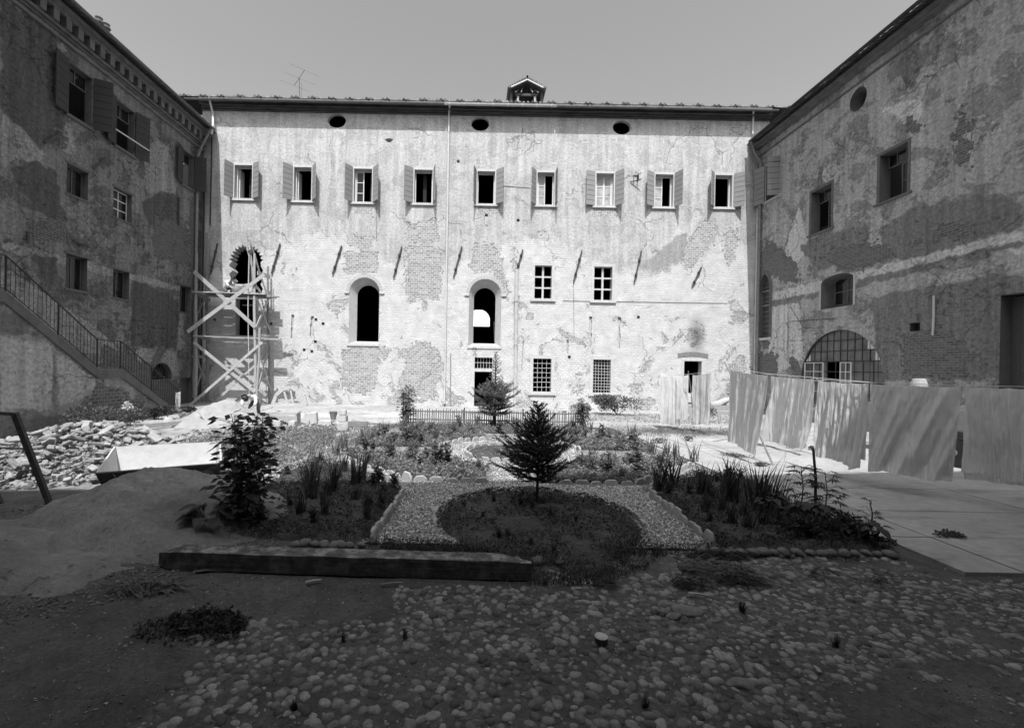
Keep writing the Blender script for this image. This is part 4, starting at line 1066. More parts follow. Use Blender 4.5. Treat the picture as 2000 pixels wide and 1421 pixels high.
stones_along([(3.35, 9.22), (4.1, 9.75), (5.3, 11.0)], .25, 'sunlit edging stone on the slanting side of the right middle bed', 'edging stones on the slanting side, right')
stones_along([(-1.3, 9.2), (-2.0, 9.75), (-3.3, 11.1)], .27, 'sunlit edging stone on the slanting side of the left middle bed', 'edging stones on the slanting side, left')
for sx, sy, lb in ((-1, -1, 'front left'), (1, -1, 'front right'), (-1, 1, 'back left'), (1, 1, 'back right')):
    stones_along([(cc_[0] + sx*2.12*math.cos(R_(t)), cc_[1] + sy*2.12*math.sin(R_(t))) for t in range(14, 76, 6)], .27, 'sunlit half-round edging stone on the %s of the gravel ring' % lb, 'edging stones round the gravel ring, %s' % lb, 1.05)
stones_along(circ(cc_[0] - .1, cc_[1], 1.2, 1.2), .3, 'edging stone round the little centre bed', 'edging stones round the centre bed', close=True, skip=.2, hz=.8)
stones_along([(GC + 1.5*math.cos(R_(t))*1.08, 7.05 + 1.7*math.sin(R_(t))) for t in range(196, -20, -8)], .3, 'mossy dark edging tile round the near round bed', 'edging tiles round the near round bed', close=False, skip=.25, hz=.6)
stones_along([(-2.4, 15.5), (-.4, 15.45), (.35, 15.4)], .4, 'white edging stone in the far row left of the spruce', 'far row of edging stones', skip=.15)
stones_along([(1.7, 15.4), (4.2, 15.5)], .4, 'white edging stone in the far row right of the spruce', 'far row of edging stones, right', skip=.15)
# round cobbles along the near edges of the beds and loose stones
def pebble_mesh(name, sx, sy, sz, mat, seed, sub=2, rough=.12):
    bm = bmesh.new(); bmesh.ops.create_icosphere(bm, subdivisions=sub, radius=1)
    for v in bm.verts:
        n = mnoise.noise(v.co*1.3 + Vector((seed, 0, 0))); v.co *= 1 + rough*n*2
        v.co = Vector((v.co.x*sx, v.co.y*sy, v.co.z*sz))
    me = bpy.data.meshes.new(name); bm.to_mesh(me); bm.free(); me.materials.append(mat)
    me.polygons.foreach_set('use_smooth', [True]*len(me.polygons)); return me
RP = [pebble_mesh('round_stone', .09, .065, .055, M['cob'], k) for k in range(5)]
def round_row(x0, x1, y, n, label, group):
    for k in range(n):
        o = bpy.data.objects.new('round_stone', random.choice(RP)); COL.objects.link(o)
        o.location = (x0 + (x1-x0)*(k+.5)/n + rnd(-.03, .03), y + rnd(-.04, .04), .02); o.rotation_euler = (0, 0, rnd(0, 3)); s = rnd(.7, 1.1); o.scale = (s, s, s)
        tag(o, label, 'stone', group)
round_row(-2.4, -1.4, 5.86, 8, 'round cobble along the near edge of the left bed behind the beam', 'round stones edging the left bed')
round_row(3.0, 5.6, 5.9, 17, 'round cobble along the near edge of the right bed', 'round stones edging the right bed')
round_row(.2, 1.2, 5.5, 4, 'round cobble on the grass in front of the near round bed', 'round stones before the round bed')
# cobblestone paving
pro = []
for k in range(7):
    bm = bmesh.new(); bmesh.ops.create_icosphere(bm, subdivisions=2, radius=1)
    vv = [(v.co*(1 + .22*mnoise.noise(v.co*1.2 + Vector((k*3, 0, 0)))))[:] for v in bm.verts]; ff = [tuple(x.index for x in f.verts) for f in bm.faces]
    keep = [f for f in ff if max(vv[i][2] for i in f) > -.25]; pro.append((vv, keep)); bm.free()
m = MB(); random.seed(11); cnt = 0
y = 1.9
while y < 5.95:
    x = -7.0
    while x < 9.0:
        px_, py_ = x + rnd(-.045, .045), y + rnd(-.04, .04); x += rnd(.058, .1)
        dn = mnoise.noise(Vector((px_*.42, py_*.6, 3))) + .35*mnoise.noise(Vector((px_*2, py_*2, 8)))
        cover = .26 if px_ < -2.2 else (-.16 if px_ < 0 else -.36)
        if px_ < -.8 and py_ > 4.2: cover = .45
        if px_ > 2.5 and py_ < 4.6: cover += .12
        if dn < cover: continue
        if px_ > 5.6 and py_ > 5.3: continue
        if -3.6 < px_ < .75 and 4.9 < py_ < 5.35: continue
        if abs(px_) > .6 + py_*1.35: continue
        vv, ff = random.choice(pro); a = rnd(0, 3.14); ca, sa = math.cos(a), math.sin(a); s = rnd(.4, 1.1)**1.2*.041; el = rnd(1.0, 1.7); hz_ = rnd(.35, .7); z0 = gh(px_, py_) - .004 + min(0, (dn - cover - .2)*.03)
        m.add([(px_ + s*(ca*v[0]*el - sa*v[1]), py_ + s*(sa*v[0]*el + ca*v[1]), z0 + s*v[2]*hz_) for v in vv], ff); cnt += 1
    y += rnd(.054, .07)
def cobmat():
    t = NT('cobbles'); ri = t.n('NewGeometry').outputs['Random Per Island']; p = t.pos(); n1 = t.noise(p, 30, 4); n2 = t.noise(p, 2, 4)
    c = t.math('MULTIPLY', t.mapr(ri, 0, 1, .06, .28), t.mapr(n1, .3, .7, .7, 1.25)); c = t.math('MULTIPLY', c, t.mapr(n2, .3, .7, .8, 1.15)); t.b.inputs['Roughness'].default_value = .7
    return t.out(c, n1, .4, .01)
co = m.build('cobblestone_paving', cobmat(), None, True); co['kind'] = 'structure'
print('cobbles', cnt)
# individual larger stones and litter
def flat_stone(px, py, sx, sy, sz, rz, label, seed, mat='edge', sub=3):
    o = bpy.data.objects.new('flat_stone', pebble_mesh('flat_stone', sx, sy, sz, M[mat], seed, sub, .16)); COL.objects.link(o); o.location = G(px, py); o.location.z = -.012; o.scale = (.72, .72, 1.1); o.rotation_euler = (0, 0, rz); return tag(o, label, 'stone')
M['flag'] = simple('worn_flagstone', .17, .35, 14, bump=.5)
flat_stone(1340, 1190, .22, .12, .035, -.25, 'largest pale flat stone in the broken patch of cobbles', 1, 'flag'); flat_stone(1302, 1178, .13, .08, .03, .1, 'upper pale flat stone left of the largest one', 2, 'flag')
flat_stone(1296, 1193, .08, .06, .03, .2, 'small pale lump beside the flat stones on the cobbles', 3, 'flag'); flat_stone(1318, 1201, .1, .06, .025, .4, 'half buried stone below the pair of pale flat stones', 4, 'flag')
flat_stone(1450, 1332, .16, .09, .03, -.1, 'rough rectangular stone set in the lower right cobbles', 5, 'flag'); flat_stone(1363, 1335, .075, .07, .03, 0, 'large smooth round cobble left of the rough rectangular stone', 6, 'cob')
flat_stone(1240, 1100, .1, .06, .02, .2, 'pale crumbling stone in front of the round bed', 7, 'flag')
can = thing('tin_can', 'shallow round tin with a pale rusty lid lying on the cobbles', 'tin', G(1174, 1252), .3)
m = MB(); m.tube([(0, 0, -.01), (0, 0, .045)], .056, 20); o = m.build('body', M['cand'], can, False)
m = MB(); m.tube([(0, 0, .045), (0, 0, .05)], [.058, .056], 20); m.tube([(0, 0, .05), (0, 0, .052)], [.04, .04], 16); m.build('lid', M['can'], can)
def litter(px, py, L, W_, rz, label, name='wood_scrap', mat='wood', cat='scrap'):
    m = MB(); m.bar((-L/2, 0, .012), (0, .01, .02), W_, .008); m.bar((0, .01, .02), (L/2, .03, .012), W_*.8, .008)
    o = m.build(name, M[mat]); o.location = G(px, py); o.rotation_euler = (0, 0, rz); tag(o, label, cat)
M['paper'] = simple('scrap_paper', .34, .2)
litter(612, 1137, .16, .04, .2, 'pale torn paper scrap in front of the beam', 'paper_scrap', 'paper', 'paper'); litter(765, 1142, .24, .02, .1, 'thin dark stick lying before the beam', 'stick', 'woodm', 'stick')
litter(520, 1050+36, .15, .03, .3, 'small pale chip of wood near the left end of the beam', 'wood_chip', 'paper'); litter(1365, 1163, .2, .03, -.4, 'pale folded strip beside the heap of withered leaves', 'paper_scrap', 'paper', 'paper')
litter(1600, 1310, .07, .03, 1, 'small pale shard on the right cobbles', 'shard', 'paper', 'shard'); litter(400, 1117, .2, .05, .1, 'pale dry leaf by the left heap of withered leaves', 'dry_leaf', 'straw', 'leaf')

# beam in the foreground
bl, brr = G(300, 1112), G(1038, 1134); H = .2; W_ = .26
d = (brr - bl).normalized(); nrm = Vector((-d.y, d.x, 0)); L = (brr - bl).length
bm_ = thing('timber_beam', 'long squared dark timber beam with pointed left end lying in the foreground', 'beam', bl, math.atan2(d.y, d.x))
vs = []; fs = []
secs = [(0.0, .03, .16, .45), (.18, 0, .2, 1.0)] + [(L*k/24, 0, H, 1.0) for k in range(2, 23)] + [(L - .35, 0, H, 1.0), (L, 0, H*.93, .35)]
for x, zb, zt, wf in secs:
    w2 = W_*wf; j = [rnd(-.006, .006) for _ in range(4)]; off = (W_ - w2)/2 if x < 1 else 0
    vs += [(x, off + j[0], zb), (x, off + w2 + j[1], zb), (x, off + w2 + j[2] - .012, zt), (x, off + j[3] + .012, zt + j[0])]
for k in range(len(secs)-1):
    for i in range(4): fs.append((k*4+i, k*4+(i+1) % 4, (k+1)*4+(i+1) % 4, (k+1)*4+i))
fs += [(0, 1, 2, 3), tuple(len(vs)-4+i for i in range(4))[::-1]]
def beammat():
    t = NT('tarred_timber'); o = t.obj(); g = t.noise(t.scaled(o, 1.2, 16, 16), 2.0, 8, .7); f = t.noise(t.scaled(o, 3, 3, 3), 2, 6, .7); s = t.noise(t.scaled(o, 2, 40, 40), 1, 3)
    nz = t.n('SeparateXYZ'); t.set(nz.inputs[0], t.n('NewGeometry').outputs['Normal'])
    top = t.mapr(nz.outputs[2], .3, .8)  # faces turned upward are coloured lighter than the sides
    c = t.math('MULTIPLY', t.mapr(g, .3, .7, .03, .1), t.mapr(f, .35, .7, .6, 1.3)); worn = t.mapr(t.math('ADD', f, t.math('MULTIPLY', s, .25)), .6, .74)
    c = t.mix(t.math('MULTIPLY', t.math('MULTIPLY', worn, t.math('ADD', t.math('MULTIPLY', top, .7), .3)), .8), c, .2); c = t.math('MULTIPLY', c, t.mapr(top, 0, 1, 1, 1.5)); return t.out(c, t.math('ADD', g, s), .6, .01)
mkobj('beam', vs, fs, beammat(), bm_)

# ============================================================ MOUNDS OF SAND, RUBBLE
def mound(name, cx, cy, rx, ry, h, mat, label, cat, rz=0, n=46, rough=.03, peak=1.4, skew=0, kind=None):
    vs = []; fs = []
    for j in range(n+1):
        r = j/n
        for i in range(n*2):
            t = 2*math.pi*i/(n*2); x = rx*r*math.cos(t); y = ry*r*math.sin(t)
            q = Vector((x*1.4, y*1.4, cx)); e = 1 + .14*mnoise.noise(Vector((math.cos(t)*1.3, math.sin(t)*1.3, cx))) + .05*mnoise.noise(Vector((math.cos(t)*6, math.sin(t)*6, cx)))
            z = h*max(0, (1 - r**peak))**1.2 * (1 + skew*math.cos(t)*r) + rough*(mnoise.noise(q*1.3) + .5*mnoise.noise(q*4) + .25*mnoise.noise(q*11))*(1 - r**10) - .045*r**3 + .02*mnoise.noise(q*7)*r
            vs.append((x*e, y*e, z))
    N = n*2
    for j in range(n):
        for i in range(N): fs.append((j*N+i, j*N+(i+1) % N, (j+1)*N+(i+1) % N, (j+1)*N+i))
    o = mkobj(name, vs, fs, mat, None, True); o.location = (cx, cy, -.01); o.rotation_euler = (0, 0, rz)
    return tag(o, label, cat, None, kind)
def sandmat():
    t = NT('sand_heap'); p = t.pos(); a = t.noise(p, 1.2, 5, .6); b = t.noise(p, 14, 6, .7); c = t.noise(t.scaled(p, 6, 6, 1.5), 2.2, 5); d = t.noise(p, 130, 2)
    clod = t.mapr(t.noise(p, 7, 6, .75), .6, .64)
    k = t.math('MULTIPLY', t.mapr(a, .3, .7, .13, .24), t.mapr(b, .3, .7, .8, 1.2)); k = t.math('MULTIPLY', k, t.mapr(d, .3, .7, .8, 1.2)); k = t.mix(t.math('MULTIPLY', clod, .6), k, .05)
    return t.out(k, t.math('ADD', t.math('MULTIPLY', b, .6), t.math('ADD', c, t.math('MULTIPLY', clod, -.5))), .7, .05)
M['sandh'] = sandmat(); M['paled'] = simple('fallen_plaster', .34, .3, 5, bump=.6, bdist=.04)
M['sandd'] = simple('dark_sand', .09, .35, 3, bump=.6, bdist=.03, fine=90)
s1 = mound('sand_heap', -4.75, 6.75, 2.1, 1.75, .8, M['sandh'], 'big smooth sand heap in the shade in front of the white trough', 'sand heap', rough=.1, peak=1.45)
s2 = mound('sand_heap', -6.3, 5.35, 2.6, 1.5, .36, M['sandh'], 'low dark spill of sand in the left foreground', 'sand heap', rough=.09, peak=1.1)
s3 = mound('sand_heap', -9.7, 17.3, 1.9, 1.5, .95, simple('pale_sand', .27, .25, 2.5, bump=.5, bdist=.03), 'pale sand heap at the foot of the scaffold', 'sand heap', rough=.09, peak=1.3)
# rubble lying over the left yard
def scatter_chips(name, region, n, smin, smax, mat, kind, label=None, cat=None, zf=lambda x, y: 0, flat=.6):
    m = MB()
    for _ in range(n):
        x, y = region(); s = rnd(smin, smax)**1.0; a = rnd(0, 6.3); c = Vector((x, y, zf(x, y) + s*.1))
        ax = Vector((math.cos(a), math.sin(a), rnd(-.4, .4)))*s*rnd(.5, 1.1); ay = Vector((-math.sin(a), math.cos(a), rnd(-.4, .4)))*s*rnd(.4, .7); az = Vector((rnd(-.3, .3), rnd(-.3, .3), 1))*s*rnd(.2, flat)
        vs = [c + ax*i + ay*j + az*k for k in (-.5, .5) for (i, j) in ((-.5, -.5), (.5, -.5*rnd(.3, 1)), (.5*rnd(.4, 1), .5), (-.5, .5*rnd(.4, 1)))]
        m.add([tuple(v) for v in vs], [(0,3,2,1),(4,5,6,7),(0,1,5,4),(1,2,6,5),(2,3,7,6),(3,0,4,7)])
    o = m.build(name, mat); tag(o, label, cat, None, kind); return o
def chipmat(name, lo, hi):
    t = NT(name); ri = t.n('NewGeometry').outputs['Random Per Island']; n1 = t.noise(t.pos(), 25, 4)
    c = t.math('MULTIPLY', t.mapr(ri, 0, 1, lo, hi), t.mapr(n1, .3, .7, .75, 1.2)); return t.out(c, n1, .4, .01)
M['chip'] = chipmat('rubble_chips', .1, .36); M['gchip'] = chipmat('gravel_chips', .2, .7); M['dchip'] = chipmat('dark_crumbs', .04, .14)
def reg_left():
    while True:
        x, y = rnd(-9.6, -4.0), rnd(8.8, 17.8)
        if x < -9.6 + (y-9)*.0 : continue
        return x, y
random.seed(5)
scatter_chips('rubble', reg_left, 3600, .02, .1, M['chip'], 'stuff', 'broken brick and mortar rubble strewn over the left yard', 'rubble', lambda x, y: .0 + .12*max(0, mnoise.noise(Vector((x*.8, y*.8, 0)))))
def reg_front(): return rnd(-7, 9.5), rnd(2.0, 5.9)
scatter_chips('crumbs', reg_front, 9000, .006, .026, M['chip'], 'stuff', 'small chips and grit lying on the dark foreground earth', 'grit', gh)
def reg_path():
    while True:
        x, y = rnd(-1.4, 3.4), rnd(6.0, 9.2)
        if math.hypot(x - GC, y - 7.05) > 1.62: return x, y
scatter_chips('gravel', reg_path, 9000, .018, .04, M['gchip'], 'stuff', 'loose white gravel on the near garden path', 'gravel', flat=.8)
def reg_ring():
    while True:
        x, y = rnd(-1.2, 3.2), rnd(9.2, 14.6); r = math.hypot(x - cc_[0], y - cc_[1])
        if 1.25 < r < 2.1 or (abs(x - GC) < .6 and y < 10.4): return x, y
scatter_chips('gravel', reg_ring, 4500, .02, .045, M['gchip'], 'stuff', 'sunlit white gravel on the ring path round the centre bed', 'gravel', flat=.8)

def reg_fringe():
    while True:
        x, y = rnd(-9, -2.6), rnd(3.6, 8.4); q = math.hypot((x + 6.3)/2.75, (y - 5.35)/1.6); q2 = math.hypot((x + 4.75)/2.2, (y - 6.75)/1.85)
        if .75 < min(q, q2) < 1.15: return x, y
scatter_chips('sand_clods', reg_fringe, 3500, .01, .05, M['sandh'], 'stuff', 'clods of sand crumbled round the edge of the near sand heap', 'clods', gh)
# heap of broken bricks: a low core plus every visible brick
core = mound('brick_rubble_core', -8.9, 10.2, 2.2, 2.0, .62, M['dchip'] if False else M['sand'], 'dusty rubble filling the inside of the broken brick heap', 'rubble', rough=.1, kind='stuff')
def brick_proto(k):
    L, W_, H_ = rnd(.16, .3), rnd(.1, .15), rnd(.05, .08)
    bm = bmesh.new(); bmesh.ops.create_cube(bm, size=1)
    for v in bm.verts: v.co = Vector((v.co.x*L*rnd(.7, 1.05), v.co.y*W_*rnd(.75, 1.05), v.co.z*H_*rnd(.8, 1.1)))
    bmesh.ops.bevel(bm, geom=bm.edges[:], offset=.012, segments=1, affect='EDGES')
    bmesh.ops.subdivide_edges(bm, edges=bm.edges[:], cuts=1)
    for v in bm.verts: v.co += Vector((rnd(-1, 1), rnd(-1, 1), rnd(-1, 1)))*.006
    me = bpy.data.meshes.new('broken_brick'); bm.to_mesh(me); bm.free(); me.materials.append(M['brick']); return me
BP = [brick_proto(k) for k in range(12)]
random.seed(21); nb_ = 0
def heap_h(x, y):
    r = math.hypot((x + 8.9)/2.25, (y - 10.2)/2.05)
    return .82*max(0, 1 - r**1.6) if r < 1 else 0
while nb_ < 285:
    a = rnd(0, 6.283); r = math.sqrt(rnd(0, 1.08)); x = -8.9 + 2.25*r*math.cos(a); y = 10.2 + 2.05*r*math.sin(a)
    if y > 11.6 and random.random() < .75: continue
    if x > -6.95 - (y-9)*.15 and y < 10: continue
    o = bpy.data.objects.new('broken_brick', random.choice(BP)); COL.objects.link(o); s = rnd(.7, 1.45); o.scale = (s, s, s)
    o.location = (x, y, heap_h(x, y) + rnd(.0, .12) + .03); o.rotation_euler = (rnd(-.7, .7), rnd(-.6, .6), rnd(0, 6.28))
    tag(o, 'broken pale brick lying in the sunlit heap of bricks at the left', 'brick', 'broken bricks in the heap'); nb_ += 1

def reg_heap():
    while True:
        a = rnd(0, 6.283); q = math.sqrt(random.random()); x, y = -8.9 + 2.3*q*math.cos(a), 10.2 + 2.1*q*math.sin(a)
        if not (x > -6.95 - (y-9)*.15 and y < 10): return x, y
scatter_chips('brick_rubble', reg_heap, 2600, .04, .13, M['chip'], 'stuff', 'small broken bits of brick filling the gaps of the brick heap', 'rubble', lambda x, y: heap_h(x, y) + rnd(0, .04))
# white-crusted mortar trough
tr = thing('mortar_trough', 'large wooden mortar trough with lime-white inside and dark front board', 'trough', (0, 0, 0))
fl_, fr_ = P(187, 922, 7.5), P(430, 903, 8.36); bl_, br_ = P(222, 872, 8.5), P(428, 862, 9.27)
def vec(p): return Vector(p)
e1 = (fr_ - fl_).normalized(); inw = Vector((-e1.y, e1.x, 0)).normalized()
fb0 = vec((fl_.x, fl_.y, 0)) + inw*.22 + e1*.12; fb1 = vec((fr_.x, fr_.y, 0)) + inw*.2 - e1*.02
bb0 = vec((bl_.x, bl_.y, 0)) - inw*.2 + e1*.12; bb1 = vec((br_.x, br_.y, 0)) - inw*.16 - e1*.05
for p in (fb0, fb1, bb0, bb1): p.z = .03
def plate(name, q, th, mat, nrm_=None):
    q = [Vector(x) for x in q]; n_ = (q[1]-q[0]).cross(q[3]-q[0]).normalized()*th; m = MB()
    m.add([tuple(x) for x in q] + [tuple(x + n_) for x in q], [(0,3,2,1),(4,5,6,7),(0,1,5,4),(1,2,6,5),(2,3,7,6),(3,0,4,7)]); return m
mm = plate('', (fb0, fb1, fr_, fl_), .035, None); mm.build('front_board', M['woodd'], tr)
mm = plate('', (fb0 + inw*.04, fb1 + inw*.04, fr_ + inw*.035 - Vector((0, 0, .02)), fl_ + inw*.035 - Vector((0, 0, .02))), -.008, None); mm.build('lime_lining', M['lime'], tr)
mm = plate('', (bb1, bb0, bl_, br_), .03, None); mm.build('back_board', M['lime'], tr)
mm = plate('', (fb0, bb0, bl_, fl_), .03, None); mm.build('left_end', M['lime'], tr)
mm = plate('', (bb1, fb1, fr_, br_), -.03, None); mm.build('right_end', M['lime'], tr)
mm = plate('', (fb0, fb1, bb1, bb0), .02, None); mm.build('bottom', M['lime'], tr)
m = MB(); m.bar(vec((br_.x+.05, br_.y-.1, .0)), vec((br_.x+.05, br_.y-.1, br_.z + .03)), .06, .06); m.bar(vec((fr_.x+.06, fr_.y+.02, .0)), vec((fr_.x+.04, fr_.y+.02, fr_.z + .04)), .07, .05)
m.build('end_batten', M['wood'], tr)
h0 = fl_.lerp(fr_, .12) - inw*.01; h1 = fl_.lerp(fr_, .26) - inw*.01
m = MB(); m.tube([h0 + Vector((0, 0, -.02)), h0 + e1*.08 + Vector((0, -.03, -.13)), h1 - e1*.08 + Vector((0, -.03, -.13)), h1 + Vector((0, 0, -.02))], .008, 5); m.build('rope_handle', M['zincd'], tr)

# leaning sieve frame at the left edge
sv = thing('sand_screen', 'tall dark wooden sieve frame propped up at the left edge', 'sand screen', G(103, 995))
b0 = sv.location.copy(); foot = Vector((0, 0, 0)); top = P(28, 806, 6.75) - b0
m = MB(); m.bar(foot + Vector((0, 0, -.03)), top, .085, .05, (0, 1, 0)); m.build('side_post', M['woodd'], sv)
m = MB(); m.bar(foot + Vector((-1.15, .3, -.03)), top + Vector((-1.15, .3, 0)), .085, .05, (0, 1, 0)); m.build('side_post', M['woodd'], sv)
m = MB(); m.bar(top + Vector((.03, -.01, -.02)), top + Vector((-1.2, .31, -.02)), .04, .05); m.build('top_rail', M['woodd'], sv)
c0 = P(50, 876, 6.85) - b0; m = MB(); m.tube([c0, c0 + Vector((-1.1, .3, -.05))], .016, 5); m.build('cross_rod', M['woodm'], sv)
c0 = P(30, 965, 6.9) - b0; m = MB(); m.tube([P(33, 955, 7.0) - b0, P(5, 1040, 6.6) - b0], .006, 4); m.build('cord', M['zincd'], sv)

# ============================================================ STAIRCASE
st = thing('external_staircase', 'rendered outdoor staircase with a thin iron railing against the left wing', 'staircase')
prof = [(20.45, 0.0), (17.05, 2.02), (16.0, 2.02), (12.75, 4.3), (2.0, 4.3)]   # top line of the strings
m = MB(); nm = []
sect = [(20.9, -.2), (20.45, 0.05), (17.05, 2.02), (16.0, 2.02), (12.75, 4.25), (5.0, 4.25), (5.0, -.3)]
# side wall facing the yard as a fine grid cut to the stair profile
def top_at(y):
    for (y0, z0), (y1, z1) in zip(prof[:-1], prof[1:]):
        if y1 <= y <= y0: return z0 + (z1-z0)*(y0-y)/(y0-y1)
    return 0 if y > 20.45 else 4.3
ysl = list(np.arange(5.0, 20.46, .12)) + [20.45]; K = 30; vs = []; fs = []
for y in ysl:
    tz = top_at(y)
    for k in range(K+1): vs.append((XS, y, -.3 + (tz - .28 + .3)*k/K if tz > .3 else -.3 + .3*k/K))
for j in range(len(ysl)-1):
    for k in range(K): fs.append((j*(K+1)+k, (j+1)*(K+1)+k, (j+1)*(K+1)+k+1, j*(K+1)+k+1))
so_ = mkobj('side_wall', vs, fs, M['wallS'], st)
S_ = np.array([v[1] for v in vs]); Z_ = np.array([v[2] for v in vs])
pS = dict(brick=[pq(WS, (185,745),(225,760),(300,800),(345,815),(330,840),(180,850),(120,840),(150,800),(180,775))], dark=[pq(WS, (0,600),(90,662),(0,650)), pq(WS, (0,815),(150,810),(250,820),(250,860),(0,860)), pq(WS, (102,690),(108,690),(110,840),(104,840))],
          light=[pq(WS, (0,655),(95,668),(105,700),(100,800),(0,800)), pq(WS, (110,690),(160,720),(190,750),(180,770),(115,790))], wash=[], stain=[])
for k in ('brick', 'light', 'dark', 'wash', 'stain'):
    val = np.full(S_.shape, -3.0 if k != 'stain' else 0.0)
    for pl in pS[k]: val = np.maximum(val, sdf_poly(pl, S_, Z_))
    a = so_.data.attributes.new(k, 'FLOAT', 'POINT'); a.data.foreach_set('value', val.astype(np.float32))
# string course band proud of the wall
m = MB(); W_ = 2.75
for (y0, z0), (y1, z1) in zip(prof[:-1], prof[1:]):
    y1 = max(y1, 5.0)
    m.add([(XS + dx, y, z + dz) for (y, z) in ((y0, z0), (y1, z1)) for dx in (-.12, .06) for dz in (-.32, .02)], [(0,1,3,2),(4,6,7,5),(0,4,5,1),(2,3,7,6),(1,5,7,3),(0,2,6,4)])
m.build('string', simple('stair_string', .12, .35, 3, bump=.3), st)
m = MB(); tread = MB()
def flight(y0, z0, y1, z1):
    n = int(round((z1-z0)/.175)); 
    for k in range(n):
        ya = y0 + (y1-y0)*k/n; yb = y0 + (y1-y0)*(k+1)/n; z = z0 + (z1-z0)*(k+1)/n
        tread.box((XL + .03, min(ya, yb) - .02, z - .4), (XS - .125, max(ya, yb), z - .1))
flight(20.3, 0, 17.05, 2.0); flight(16.0, 2.0, 12.75, 4.28)
tread.box((XL + .03, 16.0, 1.6), (XS - .125, 17.05, 1.9)); tread.box((XL + .03, 5.0, 3.9), (XS - .125, 12.75, 4.18))
tread.build('step', simple('stair_step', .2, .3, 4), st)
m = MB(); m.box((XL + .03, 5.0, -.2), (XS - .13, 5.2, 3.9)); m.build('end_wall', M['jambL'], st)
rail = MB(); rp = [(20.35, .05), (17.05, 2.05), (16.0, 2.05), (12.85, 4.28), (5.0, 4.28)]; hh = 1.05
rail.tube([(XS - .02, y, z + hh) for y, z in rp], .022, 6)
rail.tube([(XS - .02, y, z + .1) for y, z in rp], .014, 5)
ro = rail.build('handrail', M['iron'], st)
nbal = 0
for (y0, z0), (y1, z1) in zip(rp[:-1], rp[1:]):
    y1 = max(y1, 11.9); L = abs(y0-y1); n = max(1, int(L/.135))
    for k in range(n + 1):
        y = y0 + (y1-y0)*k/n; z = z0 + (z1-z0)*k/n
        post = k in (0,) or (k == n//2 and L > 2)
        m = MB(); r = .028 if post else .0095
        m.tube([(XS - .02, y, z - (.1 if post else -.09)), (XS - .02, y, z + hh)], r, 4 if not post else 6)
        if post: m.build('railing_post', M['iron'], st)
        elif nbal < 97: m.build('baluster', M['iron'], st); nbal += 1
print('balusters', nbal)
cl = thing('hanging_cloth', None, 'cloth'); COL.objects.unlink(cl); bpy.data.objects.remove(cl)
def drape(name, top0, top1, L, mat, label, cat, group=None, nx=40, nz=40, amp=.03, waves=6, hem=0.0, flare=.0, sag=.02, seed=0, double=None, tail=0.0, bl=0.0, br=0.0, diag=.4):
    """cloth hanging from a line between two points, with folds running down it"""
    top0, top1 = Vector(top0), Vector(top1); d = top1 - top0; W2 = d.length; dn = d.normalized(); side = Vector((-dn.y, dn.x, 0)).normalized(); vs = []; fs = []
    for layer in ((0,) if not double else (0, 1)):
        Ly = L if layer == 0 else double; s = 1 if layer == 0 else -1; b = len(vs)
        for j in range(nz+1):
            t = j/nz
            for i in range(nx+1):
                u = i/nx; q = seed*7.3 + layer*3
                f = amp*(.12 + t**.6)*(2.2*mnoise.noise(Vector((u*waves*1.6 + diag*t, t*.9, q))) + 1.3*mnoise.noise(Vector((u*waves*4.5 + diag*2.2*t, t*1.1, q+4))) + .55*mnoise.noise(Vector((u*waves*11, t*1.6, q+6)))) + .05*t*mnoise.noise(Vector((u*3, t*2.5, q+9)))
                f += amp*.25*abs(mnoise.noise(Vector((u*waves*2 - t*3, t*4, q+2))))
                f += .012*mnoise.noise(Vector((u*30, t*9, q)))
                p = top0 + d*(u + (u-.5)*flare*t + (bl*(1-u) + br*u)*t**1.2) + side*(f + s*(.012 + .03*t if double else 0))
                p.z += -sag*4*u*(1-u) - .018*abs(math.sin(math.pi*u*max(2, round(waves*.7))))*(1 - t) - Ly*t*(1 + hem*(u-.5)) - (tail*t*math.exp(-((u-.8)/.12)**2) if layer else 0) + .07*t*mnoise.noise(Vector((u*2.3, q, 1))) + .02*t*mnoise.noise(Vector((u*9, q, 2))) - .05*t*abs(2*u-1)**3
                vs.append(tuple(p))
        for j in range(nz):
            for i in range(nx): a = b + j*(nx+1)+i; fs.append((a, a+1, a+nx+2, a+nx+1))
    o = mkobj(name, vs, fs, mat, None, True); return tag(o, label, cat, group)
c0 = P(342, 765, 20.3); drape('cloth', c0 + Vector((0, 0, 0)), c0 + Vector((.2, .06, .02)), .95, M['sheetd'], 'pale cloth hung over the lower end of the stair railing', 'cloth', nx=16, nz=20, waves=2, amp=.12)

# ============================================================ SCAFFOLD
sf = thing('builders_scaffold', 'rough timber pole scaffold with two plank decks and cross braces in the left corner', 'scaffold')
Yo, Yi = 24.55, 26.0
def sb(px0, py0, Y0, px1, py1, Y1, wd, th, name, mat='wood', par=sf, up=(0, 1, 0)):
    m = MB(); m.bar(P(px0, py0, Y0), P(px1, py1, Y1), wd, th, up); return m.build(name, M[mat], par)
def pole(px0, py0, Y0, px1, py1, Y1, r, name='pole', mat='wood', par=sf):
    m = MB(); a, b = P(px0, py0, Y0), P(px1, py1, Y1); m.tube([a, a.lerp(b, .33) + Vector((.03, .01, 0)), a.lerp(b, .66) + Vector((-.02, 0, 0)), b], [r*1.1, r, r*.95, r*.8], 8); return m.build(name, M[mat], par)
pole(381, 812, Yo, 384, 495, Yo, .085, 'pole', 'woodm'); pole(498, 812, Yo, 497, 495, Yo, .075); pole(507, 640, Yo - .1, 500, 820, Yo - .1, .06)
pole(404, 806, Yi, 404, 455, Yi, .08, 'pole', 'woodm'); pole(526, 812, Yi, 523, 520, Yi, .07, 'pole', 'woodm')
